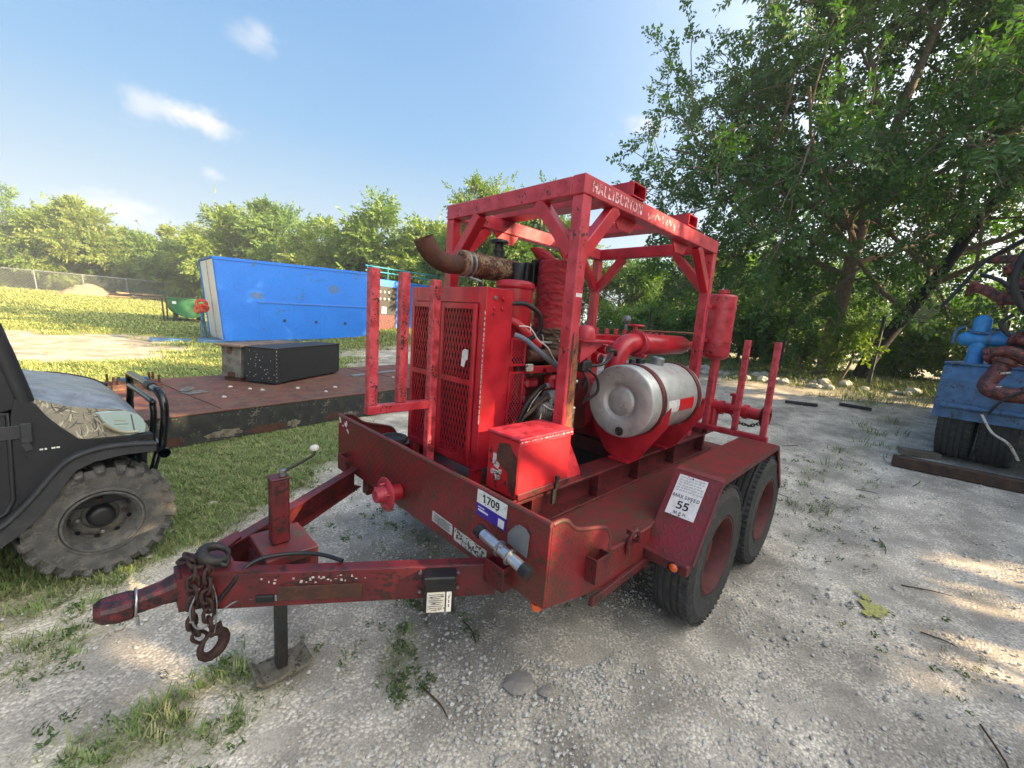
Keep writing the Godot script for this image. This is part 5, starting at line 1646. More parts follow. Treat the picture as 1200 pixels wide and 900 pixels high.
	for side in 2:
		b = MB.new()
		var idb := b.v.size()
		for i in nx + 1:
			var x := lerpf(-0.215, 0.236, float(i) / nx)
			var lo := lerp_table(lower, x)
			var hi := maxf(lerp_table(crease, x), lo + 0.002)
			for k in 6:
				var f := k / 5.0
				var z := -0.05 - 0.075 * f * f
				if x > 0.14:
					z -= (x - 0.14) * 0.9
				b.vert(Vector3(x, lerpf(lo, hi, f), z if side == 0 else -1.42 - z), Vector3(0.1, 0.35, 1.0 if side == 0 else -1.0).normalized())
		for i in nx:
			for k in 5:
				var q := idb + i * 6 + k
				var h := Vector3(0.1, 0.3, 1.0 if side == 0 else -1.0)
				b.tri_i(q, q + 6, q + 7, h)
				b.tri_i(q, q + 7, q + 1, h)
		part(b, "hood_side", M.camo, t)
	b = MB.new()
	for i in nx + 1:
		var x := lerpf(-0.27, 0.24, float(i) / nx)
		for k in nz + 1:
			var w := lerpf(-1.0, 1.0, float(k) / nz)
			var zin := 0.125 + (0.09 * clampf((x - 0.14) / 0.1, 0, 1))
			var z := -0.71 + w * (0.71 - zin)
			var aw := absf(w)
			var c := lerp_table(crease, x)
			var tp := lerp_table(top, x)
			var y := lerpf(tp, c, pow(aw, 3.0))
			# two raised bulges and a shallow valley
			y += 0.012 * exp(-pow((aw - 0.62) / 0.13, 2.0)) * clampf((0.2 - x) * 5.0, 0.0, 1.0) - 0.010 * exp(-pow((aw - 0.84) / 0.06, 2.0))
			b.vert(Vector3(x, y, z), Vector3.UP)
	for i in nx + 1:
		for k in nz + 1:
			var a1 := b.v[mini(i + 1, nx) * (nz + 1) + k] - b.v[maxi(i - 1, 0) * (nz + 1) + k]
			var a2 := b.v[i * (nz + 1) + mini(k + 1, nz)] - b.v[i * (nz + 1) + maxi(k - 1, 0)]
			var nn := a2.cross(a1).normalized()
			b.n[i * (nz + 1) + k] = nn if nn.y > 0 else -nn
	for i in nx:
		for k in nz:
			var q := i * (nz + 1) + k
			b.tri_i(q, q + 1, q + nz + 2, Vector3.UP)
			b.tri_i(q, q + nz + 2, q + nz + 1, Vector3.UP)
	part(b, "hood", M.utv_hood, t)
	tubepart("hood_edge_trim", M.black, t, curve([Vector3(-0.10, 0.965, -1.30), Vector3(0.02, 0.94, -1.31), Vector3(0.13, 0.90, -1.30), Vector3(0.20, 0.86, -1.25)], 4), 0.016, 8)
	boxpart("grille", M.black, t, 0.19, 0.225, 0.56, 0.79, -1.26, -0.16, 0.01)
	boxpart("front_skid_plate", M.utv_flare, t, 0.05, 0.26, 0.40, 0.55, -1.05, -0.37, 0.01)
	# headlights
	for side in 2:
		b = MB.new()
		var hp := PackedVector2Array([Vector2(0.0, 0.914), Vector2(0.06, 0.913), Vector2(0.13, 0.902), Vector2(0.17, 0.88), Vector2(0.195, 0.845), Vector2(0.205, 0.80), Vector2(0.20, 0.768), Vector2(0.12, 0.765), Vector2(0.09, 0.78), Vector2(0.05, 0.825), Vector2(0.02, 0.87)])
		b.prism(hp, 0.03 if side == 0 else -0.03, Transform3D(Basis(Vector3.UP, 0.25 if side == 0 else -0.25), Vector3(0.004, 0.002, -0.048 if side == 0 else -1.372)))
		var hl := part(b, "headlamp_lens", M.lens, t)
		b = MB.new()
		b.tube(curve([Vector3(0.03, 0.855, -0.024), Vector3(0.075, 0.81, -0.034), Vector3(0.12, 0.785, -0.046), Vector3(0.175, 0.778, -0.062)], 4) if side == 0 else curve([Vector3(0.03, 0.855, -1.379), Vector3(0.075, 0.81, -1.375), Vector3(0.12, 0.785, -1.365), Vector3(0.175, 0.778, -1.35)], 4), 0.008, 8)
		part(b, "lamp_chrome", M.lens_inner, hl)
		# reflector bands and inner highlights, painted as bars on the opaque lens
		for q in [[0.045, 0.865, 0.125, 0.855, 0.010, M.lens_inner], [0.07, 0.843, 0.135, 0.832, 0.007, M.lens_dark], [0.085, 0.822, 0.125, 0.812, 0.007, M.lens_inner], [0.145, 0.885, 0.155, 0.79, 0.012, M.lens_dark]]:
			var sgn := 1.0 if side == 0 else -1.0
			var o := 0.0 if side == 0 else -1.42
			b = MB.new()
			b.bar(Vector3(q[0], q[1], o + sgn * (-0.0195 - q[0] * 0.25)), Vector3(q[2], q[3], o + sgn * (-0.0195 - q[2] * 0.25)), 0.006, q[4], Vector3.UP, 0.002)
			part(b, "lamp_band", q[5], hl)
	# bull bar
	var bull := Node3D.new()
	bull.name = numbered("bull_bar", t)
	t.add_child(bull, true)
	tubepart("hoop", M.black_bar, bull, curve([Vector3(0.305, 0.62, -0.20), Vector3(0.325, 0.80, -0.20), Vector3(0.325, 0.91, -0.21), Vector3(0.315, 0.965, -0.27), Vector3(0.31, 0.975, -0.36), Vector3(0.31, 0.975, -0.98), Vector3(0.315, 0.955, -1.12), Vector3(0.325, 0.90, -1.18), Vector3(0.325, 0.80, -1.19), Vector3(0.305, 0.62, -1.19)], 5), 0.022, 12)
	tubepart("inner_hoop", M.black_bar, bull, curve([Vector3(0.285, 0.62, -0.35), Vector3(0.30, 0.78, -0.35), Vector3(0.30, 0.865, -0.36), Vector3(0.30, 0.89, -0.40), Vector3(0.30, 0.89, -0.98), Vector3(0.30, 0.865, -1.03), Vector3(0.30, 0.62, -1.04)], 5), 0.018, 10)
	tubepart("strap", M.black, bull, [Vector3(0.31, 0.975, -0.40), Vector3(0.31, 0.975, -0.50)], 0.029, 12)
	b = MB.new()
	b.tube([Vector3(0.30, 0.605, -0.12), Vector3(0.30, 0.605, -1.27)], 0.03, 16, false, false)
	b.tube([Vector3(0.30, 0.605, -0.1205), Vector3(0.30, 0.605, -1.2695)], 0.025, 16, false, false)
	part(b, "bumper_tube", M.black_bar, bull)
	for z in [-0.24, -1.15]:
		tubepart("brace", M.black_bar, bull, [Vector3(0.295, 0.60, z), Vector3(0.24, 0.42, z + 0.03)], 0.02, 10)
		boxpart("bracket", M.utv_flare, bull, 0.20, 0.27, 0.38, 0.45, z - 0.03, z + 0.05, 0.005)
	boxpart("winch", M.engine_dark, bull, 0.235, 0.29, 0.60, 0.72, -0.85, -0.55, 0.01)

func ramp(v: float) -> float:
	return 0.0 if v < 0.0 else (v * v * 0.5 if v < 1.0 else v - 0.5)

func ground_y(x: float, z: float) -> float:
	return 0.105 * (ramp(x - 2.6) - ramp(x - 10.4)) + 0.02 * (ramp(-z - 6.0) - ramp(-z - 51.0))

func on_ground(x: float, z: float, dy := 0.0) -> Vector3:
	return Vector3(x, ground_y(x, z) + dy, z)

func build_deck() -> void:
	# the steel deck lies on the grass behind the trailer, turned a little
	var t := thing("steel_skid_deck", "long rusty red steel skid deck with black flaking sides lying on the grass", "skid deck", Vector3(-0.62, 0, -3.5), deg_to_rad(11))
	boxpart("deck_plate", M.deck, t, -1.6, 6.6, 0.348, 0.362, -2.45, 0.0, 0.003)
	for z in [-0.02, -2.43]:
		var b := MB.new()
		b.bx(-1.58, 6.58, 0.02, 0.3475, z - 0.012, z + 0.008, 0.002)
		b.bx(-1.58, 6.58, 0.02, 0.036, z - 0.07, z - 0.012, 0.002)
		part(b, "edge_beam", M.deck_side, t)
	for x in [-1.59, 6.59]:
		boxpart("end_beam", M.deck_side, t, x - 0.01, x + 0.01, 0.02, 0.347, -2.44, -0.03, 0.002)
	var r := RandomNumberGenerator.new()
	r.seed = 31
	for k in 5:
		var b := MB.new()
		var x := r.randf_range(-1.0, 5.0)
		b.bar(Vector3(x, 0.3655, -2.35), Vector3(x, 0.3655, -0.08), 0.012, 0.006)
		part(b, "weld_seam", M.rust, t)
	# flaked bare patches along the front side
	for k in 9:
		var b := MB.new()
		var x := -0.4 + k * 0.42 + r.randf_range(-0.15, 0.15)
		var pl := PackedVector2Array()
		for j in 22:
			var a := TAU * j / 22
			var w := r.randf_range(0.7, 1.1)
			pl.append(Vector2(x + cos(a) * w * (0.10 + 0.05 * (k % 4)), 0.075 + 0.01 * (k % 3) + sin(a) * w * 0.05))
		b.prism(pl, 0.0015, Transform3D(Basis(), Vector3(0, 0, -0.0115)))
		part(b, "flaked_patch", M.rust if k % 2 else M.deck_pale, t)
	# boxes standing on it
	var box := thing("black_crate", "black steel box with white scratches on the rusty deck", "box", Vector3(0.70, 0.3625, -4.93), deg_to_rad(36.5))
	boxpart("body", M.black_box, box, 0.0, 1.66, 0.03, 0.53, -0.50, 0.0, 0.004)
	boxpart("lid", M.black_box, box, -0.008, 1.668, 0.5305, 0.548, -0.508, 0.008, 0.003)
	for x in [0.05, 1.5]:
		boxpart("runner", M.engine_dark, box, x, x + 0.1, 0.0, 0.0295, -0.48, -0.02, 0.003)
	boxpart("corner_angle", M.black_box, box, -0.006, 0.03, 0.035, 0.528, 0.0005, 0.006, 0.001)
	var b2 := MB.new()
	for k in 26:
		b2.box(Transform3D(Basis(), Vector3(-0.0015, r.randf_range(0.06, 0.5), r.randf_range(-0.48, -0.02))), Vector3(0.002, r.randf_range(0.004, 0.018), r.randf_range(0.003, 0.010)), 0.0)
	for k in 9:
		b2.box(Transform3D(Basis(), Vector3(0.018, 0.06 + k * 0.055, 0.0068)), Vector3(0.008, 0.012, 0.002), 0.0)
	part(b2, "scratches", M.white, box)
	var gb := thing("grey_tool_chest", "weathered grey steel chest with overhanging rusty lid behind the black box", "chest", Vector3(0.36, 0.3625, -5.40), deg_to_rad(36.5))
	boxpart("body", M.grey_box, gb, 0.0, 1.25, 0.06, 0.52, -0.32, 0.0, 0.004)
	boxpart("lid", M.rust_pale, gb, -0.05, 1.30, 0.5205, 0.55, -0.37, 0.04, 0.004)
	for x in [0.02, 1.1]:
		boxpart("foot", M.rust, gb, x, x + 0.12, 0.0, 0.0595, -0.30, -0.02, 0.004)
	b2 = MB.new()
	b2.bx(-0.035, -0.001, 0.42, 0.51, -0.20, -0.14, 0.004)
	b2.bx(-0.03, -0.001, 0.07, 0.14, -0.20, -0.10, 0.004)
	part(b2, "hasp", M.rust, gb)
	# small cradle
	var cr := thing("pipe_cradle", "small rusty cradle frame with blue bar lying on the deck's far edge", "cradle", Vector3(-0.82, 0.3625, -5.3), deg_to_rad(11))
	for z in [0.1, -0.18]:
		boxpart("side_bar", M.deck, cr, -0.24, 0.24, 0.0, 0.07, z - 0.03, z + 0.03, 0.004)
	boxpart("blue_bar", M.blue_pump, cr, -0.14, 0.18, 0.0705, 0.11, -0.20, -0.15, 0.004)
	for q in [[-0.22, 0.1], [-0.17, 0.1], [0.19, -0.18], [0.23, -0.18], [-0.22, -0.18], [0.22, 0.1]]:
		boxpart("peg", M.rust, cr, q[0] - 0.012, q[0] + 0.012, 0.0705, 0.17, q[1] - 0.012, q[1] + 0.012, 0.003)
	var sc := thing("scrap_plate", "small bent grey scrap plate lying flat on the rusty deck", "scrap metal", Vector3(-0.28, 0.364, -4.72), deg_to_rad(25))
	var b3 := MB.new()
	b3.bx(-0.13, 0.12, 0.0, 0.012, -0.09, 0.09, 0.002)
	b3.bar(Vector3(-0.10, 0.02, -0.08), Vector3(0.02, 0.06, -0.11), 0.12, 0.006)
	part(b3, "plate", M.grey_box, sc)
	var chips := [[0.33, -4.75], [0.45, -4.62], [-0.05, -4.3], [0.9, -4.6], [1.4, -4.5], [1.15, -4.2], [2.2, -4.9], [0.15, -5.0], [2.7, -5.1]]
	for q in chips:
		var s := put(stone_mesh(int(q[0] * 100) + 7), "stone_chip", M.stone, null, Transform3D(Basis(Vector3.UP, q[0] * 9.0).scaled(Vector3(0.03, 0.02, 0.035)), Vector3(q[0], 0.368, q[1])))
		tag(s, "small white stone chip lying on the rusty deck", "stone", "stone chips on the deck")
	var bar := thing("steel_bar", "long pale steel flat bar lying on the deck beside the black box", "steel bar", Vector3(2.35, 0.364, -5.55), deg_to_rad(20))
	boxpart("flat", M.galv, bar, -0.3, 1.2, 0.0, 0.02, -0.05, 0.05, 0.002)
	var pot := thing("rusty_cup", "small rusty cylindrical fitting standing on the deck", "fitting", Vector3(3.05, 0.3635, -5.45))
	b3 = MB.new()
	b3.lathe([Vector2(0.04, 0.0), Vector2(0.055, 0.0), Vector2(0.055, 0.12), Vector2(0.04, 0.12), Vector2(0.04, 0.02), Vector2(0, 0.02)], 18, Transform3D.IDENTITY, 0.8)
	part(b3, "socket", M.rust, pot)

func stone_mesh(s: int) -> ArrayMesh:
	var b := MB.new()
	var r := RandomNumberGenerator.new()
	r.seed = s
	var rings := [[0.0, -0.7], [0.75, -0.55], [1.0, 0.0], [0.8, 0.5], [0.35, 0.8], [0.0, 0.86]]
	var rows := []
	for q in rings:
		var row := []
		for k in 7:
			var a := TAU * k / 7 + r.randf_range(-0.2, 0.2)
			var f := r.randf_range(0.75, 1.15)
			row.append(Vector3(cos(a) * q[0] * f, q[1] + r.randf_range(-0.08, 0.08) * (1.0 if q[0] > 0.1 else 0.0), sin(a) * q[0] * f))
		rows.append(row)
	for i in rows.size() - 1:
		for k in 7:
			var j := (k + 1) % 7
			var h: Vector3 = rows[i][k] + rows[i + 1][j]
			if rings[i][0] > 0.0:
				b.tri(rows[i][k], rows[i][j], rows[i + 1][j], h)
			if rings[i + 1][0] > 0.0:
				b.tri(rows[i][k], rows[i + 1][j], rows[i + 1][k], h)
	return b.mesh()

func build_container() -> void:
	var g := ground_y(4.0, -14.0)
	var t := thing("blue_trailer_van", "long blue steel van body with dented side and white open end", "container", Vector3(1.66, 0.15, -14.0))
	var b := MB.new()
	# side wall facing the yard; the end leans outwards as it rises
	b.prism(PackedVector2Array([Vector2(0.0, 0.04), Vector2(4.74, 0.27), Vector2(4.74, 2.81), Vector2(-0.24, 2.66)]), 0.04, Transform3D(Basis(), Vector3(0, 0, -0.02)))
	part(b, "side_wall", M.blue, t)
	b = MB.new()
	b.prism(PackedVector2Array([Vector2(0.0, 0.04), Vector2(4.74, 0.27), Vector2(4.74, 2.81), Vector2(-0.24, 2.66)]), 0.04, Transform3D(Basis(), Vector3(0, 0, -2.42)))
	part(b, "side_wall", M.blue, t)
	b = MB.new()
	b.prism(PackedVector2Array([Vector2(-0.24, 2.66), Vector2(4.74, 2.81), Vector2(4.74, 2.85), Vector2(-0.26, 2.70)]), 2.46, Transform3D(Basis(), Vector3(0, 0, -2.43)))
	part(b, "roof", M.blue, t)
	b = MB.new()
	b.prism(PackedVector2Array([Vector2(0.03, 0.05), Vector2(-0.20, 2.64), Vector2(-0.15, 2.64), Vector2(0.08, 0.05)]), 2.34, Transform3D(Basis(), Vector3(0, 0, -2.38)))
	var ew := part(b, "end_wall", M.white, t)
	barpart("door_seam", M.white_dirty, ew, Vector3(0.015, 0.06, -1.2), Vector3(-0.215, 2.62, -1.2), 0.05, 0.02)
	boxpart("far_end_wall", M.blue, t, 4.74, 4.78, 0.28, 2.80, -2.42, 0.02, 0.004)
	barpart("corner_post", M.blue, t, Vector3(0.02, 0.05, 0.024), Vector3(-0.215, 2.66, 0.024), 0.05, 0.006)
	boxpart("floor", M.blue_pump, t, 0.02, 4.73, 0.02, 0.06, -2.38, -0.03, 0.004).rotation.z = 0.0
	# shelf rail along the middle, hatch outlines, dents
	barpart("side_rail", M.blue_pale, t, Vector3(0.95, 1.41, 0.034), Vector3(4.73, 1.51, 0.034), 0.03, 0.05)
	for x in [1.0, 2.05, 3.1]:
		b = MB.new()
		b.bx(x, x + 0.007, 0.45, 1.30, 0.0195, 0.024, 0.001)
		b.bx(x + 0.9, x + 0.912, 0.45, 1.30, 0.0195, 0.024, 0.001)
		b.bx(x, x + 0.912, 1.30, 1.312, 0.0195, 0.024, 0.001)
		var ht := part(b, "hatch_frame", M.blue, t)
		b = MB.new()
		b.bx(x + 0.72, x + 0.80, 0.80, 0.88, 0.0205, 0.05, 0.006)
		part(b, "hatch_latch", M.engine_dark, ht)
	barpart("bottom_rail", M.blue_pump, t, Vector3(0.0, 0.075, 0.03), Vector3(4.74, 0.305, 0.03), 0.03, 0.07)
	barpart("top_rail", M.blue, t, Vector3(-0.24, 2.64, 0.03), Vector3(4.74, 2.79, 0.03), 0.025, 0.06)
	for q in [[0.95, 1.62, 0.22, 0.13], [3.42, 2.06, 0.2, 0.17]]:
		b = MB.new()
		var pl := PackedVector2Array()
		var r := RandomNumberGenerator.new()
		r.seed = int(q[0] * 100)
		for k in 14:
			var a := TAU * k / 14
			pl.append(Vector2(q[0] + cos(a) * q[2] * r.randf_range(0.8, 1.0), q[1] + sin(a) * q[3] * r.randf_range(0.8, 1.0)))
		b.prism(pl, 0.002, Transform3D(Basis(), Vector3(0, 0, 0.0205)))
		part(b, "bare_patch", M.grey_blue, t)
	for x in [0.5, 2.4, 4.2]:
		boxpart("skid_foot", M.blue_pump, t, x - 0.3, x + 0.3, -0.12 + x * 0.048, 0.035 + x * 0.04, -2.3, -0.1, 0.01)
	# second unit, with its control panel and rail
	var u := thing("blue_control_unit", "blue control cabin with black instrument panel and turquoise roof rail", "control cabin", Vector3(7.2, 0.40, -15.6), deg_to_rad(4))
	b = MB.new()
	b.bx(0.0, 5.2, 0.06, 2.55, -2.2, 0.0, 0.02)
	part(b, "cabin", M.blue, u)
	for x in [0.3, 2.5, 4.7]:
		boxpart("skid_foot", M.blue_pump, u, x - 0.15, x + 0.15, -0.06, 0.058, -2.1, -0.1, 0.01)
	boxpart("panel_recess", M.black, u, 0.35, 1.40, 0.15, 2.25, 0.001, 0.02, 0.004)
	boxpart("panel_frame", M.galv, u, 0.28, 0.345, 0.10, 2.30, 0.001, 0.035, 0.004)
	boxpart("lower_panel", M.iron_red, u, 0.42, 1.33, 0.18, 1.0, 0.021, 0.04, 0.004)
	boxpart("white_label", M.white, u, 0.66, 0.88, 1.05, 1.35, 0.021, 0.03, 0.002)
	for k in 6:
		b = MB.new()
		var p := Vector3(0.55 + 0.22 * (k % 3), 2.0 - 0.3 * int(k / 3.0), 0.02)
		b.cyl(p, p + Vector3(0, 0, 0.03), 0.06, 16, 0.006)
		part(b, "gauge", M.galv, u)
	for y in [2.85, 3.05]:
		tubepart("roof_rail", M.turquoise, u, [Vector3(-0.1, y, -0.1), Vector3(5.2, y, -0.1)], 0.028, 8)
	for k in 6:
		tubepart("rail_post", M.turquoise, u, [Vector3(0.0 + k * 1.0, 2.55, -0.1), Vector3(0.0 + k * 1.0, 3.05, -0.1)], 0.022, 8)
	# orange chain valve on a blue stand by the end
	var v := thing("valve_stand", "orange chain valve hanging on a blue stand by the white van end", "valve", on_ground(1.26, -15.0))
	tubepart("leg", M.blue_pump, v, [Vector3(-0.05, -0.02, 0.12), Vector3(0.0, 0.95, 0.0)], 0.035, 8)
	tubepart("leg", M.blue_pump, v, [Vector3(0.12, -0.02, -0.1), Vector3(0.02, 0.95, 0.0)], 0.035, 8)
	b = MB.new()
	for q in [[0.0, 1.18, 0.13, 0.05], [0.06, 1.06, 0.10, 0.05], [-0.08, 1.0, 0.09, 0.045]]:
		var rg := []
		for k in 16:
			var a := TAU * k / 16
			rg.append(Vector3(q[0] + cos(a) * q[2], q[1] + sin(a) * q[2], 0.05 * sin(a * 2.0)))
		b.tube(rg, q[3], 8, true, false)
	part(b, "chain_valve", M.orange, v)
	# blue beam and step lying in the grass
	var bm := thing("blue_beam", "flat blue steel beam lying in the grass before the white van end", "beam", on_ground(-0.1, -14.55), deg_to_rad(-8))
	boxpart("flange", M.blue_pump, bm, 0.0, 0.98, 0.005, 0.10, -0.3, 0.0, 0.006)
	var bm2 := thing("blue_step", "blue steel step plate at the foot of the van end", "step", on_ground(1.12, -14.2), deg_to_rad(-12))
	boxpart("tread", M.blue_pump, bm2, -0.12, 0.75, 0.0, 0.12, -0.9, 0.25, 0.008)

func build_dumpster() -> void:
	var t := thing("green_skip", "green steel skip with rounded belly on a low frame in the field", "skip", on_ground(0.95, -22.8))
	var b := MB.new()
	# half-round trough
	var pl := PackedVector2Array()
	for k in 13:
		var a := PI + PI * k / 12
		pl.append(Vector2(0.98 + cos(a) * 0.80, 1.02 + sin(a) * 0.78))
	pl.append(Vector2(1.85, 1.08)); pl.append(Vector2(0.10, 1.08))
	b.prism(pl, 1.5, Transform3D(Basis(), Vector3(0, 0, -1.5)))
	part(b, "trough", M.green, t)
	boxpart("rim", M.green, t, 0.03, 1.92, 1.082, 1.13, -1.53, 0.03, 0.008)
	for x in [0.0, 0.14]:
		barpart("end_post", M.engine_dark, t, Vector3(x, 0.02, 0.04), Vector3(x - 0.04, 1.08, 0.04), 0.06, 0.06)
	for z in [0.04, -1.54]:
		boxpart("runner", M.engine_dark, t, -0.05, 1.95, 0.03, 0.12, z - 0.04, z + 0.04, 0.006)
	for x in [0.5, 1.4]:
		boxpart("support", M.engine_dark, t, x - 0.04, x + 0.04, 0.12, 0.40, -1.4, -0.1, 0.006)
	boxpart("white_label", M.white, t, 0.32, 0.46, 0.86, 0.98, 0.001, 0.006, 0.001)
	# spoil heap and brush heap by the fence
	var b2 := MB.new()
	mound(b2, 3.1, 1.15, 4)
	var o := part(b2, "dirt_pile", M.earth)
	o.position = on_ground(-1.8, -50.0, -0.05)
	tag(o, "low heap of pale brown earth beside the chain-link fence", "dirt pile")
	var pile := thing("brush_pile", "heap of old planks and brush lying in the field", "brush pile", on_ground(1.25, -48.5))
	var r := RandomNumberGenerator.new()
	r.seed = 12
	for k in 34:
		var a := r.randf_range(-0.5, 0.5)
		var p := Vector3(r.randf_range(-1.2, 1.2), 0.06 + 0.11 * (k % 6), r.randf_range(-0.8, 0.8))
		var d := Vector3(cos(a), r.randf_range(-0.05, 0.12), sin(a)) * r.randf_range(0.5, 1.1)
		barpart("plank", [M.wood_grey, M.wood_dark, M.earth][k % 3], pile, p - d, p + d, 0.16, 0.07)

func mound(b: MB, rad: float, h: float, s: int) -> void:
	var f := FastNoiseLite.new()
	f.seed = s
	f.frequency = 0.9
	var n := 26
	for i in n + 1:
		for k in n + 1:
			var x := lerpf(-rad, rad, float(i) / n)
			var z := lerpf(-rad, rad, float(k) / n)
			var d := Vector2(x, z).length() / rad
			var y := h * exp(-d * d * 4.0) * (1.0 + 0.35 * f.get_noise_2d(x * 2.0, z * 2.0)) - 0.05 * d
			b.vert(Vector3(x, y, z * 0.7), Vector3.UP)
	for i in n + 1:
		for k in n + 1:
			var a1 := b.v[mini(i + 1, n) * (n + 1) + k] - b.v[maxi(i - 1, 0) * (n + 1) + k]
			var a2 := b.v[i * (n + 1) + mini(k + 1, n)] - b.v[i * (n + 1) + maxi(k - 1, 0)]
			b.n[i * (n + 1) + k] = a2.cross(a1).normalized()
	for i in n:
		for k in n:
			var q := i * (n + 1) + k
			b.tri_i(q, q + 1, q + n + 2, Vector3.UP)
			b.tri_i(q, q + n + 2, q + n + 1, Vector3.UP)

func build_fence() -> void:
	# chain-link fence at the far end of the field
	var t := thing("chain_link_fence", "grey chain-link fence with steel posts in front of the far trees", "fence", on_ground(-14.0, -55.0))
	var a := Vector3(0, 0, 0)
	var L := 24.0
	var n := 9
	for k in n:
		var x := L * k / (n - 1)
		var y := ground_y(-14.0 + x, -55.0) - ground_y(-14.0, -55.0)
		tubepart("post", M.galv, t, [Vector3(x, y - 0.05, 0), Vector3(x - 0.12, y + 2.0, 0)], 0.05, 8)
	tubepart("top_rail", M.galv, t, [Vector3(-0.1, 1.95, 0), Vector3(L - 0.1, 1.95, 0)], 0.035, 8)
	var b := MB.new()
	mesh_panel(b, Vector3(0, 0.05, 0.04), Vector3(1, 0, 0), Vector3(0, 1, 0), L, 1.9, 0.22, 0.22, 0.012)
	part(b, "netting", M.galv, t)
	# fence on the right-hand side, behind the trees
	var u := thing("wire_fence", "old wire fence with leaning steel posts among the bushes behind the big trees", "fence", on_ground(9.9, -6.0))
	var pts := []
	for k in 6:
		var x := 0.15 * k + 0.55 * (k % 2)
		var z := 1.75 * k
		var y := ground_y(9.9 + x, -6.0 + z) - ground_y(9.9, -6.0)
		pts.append(Vector3(x, y, z))
		tubepart("post", M.galv_dark, u, [Vector3(x, y - 0.05, z), Vector3(x + 0.04, y + 1.45, z + 0.03)], 0.032, 8)
	for h in [0.45, 0.9, 1.35]:
		var w := []
		for p in pts:
			w.append(p + Vector3(0.03, h, 0.02))
		tubepart("wire", M.galv_dark, u, w, 0.006, 6)

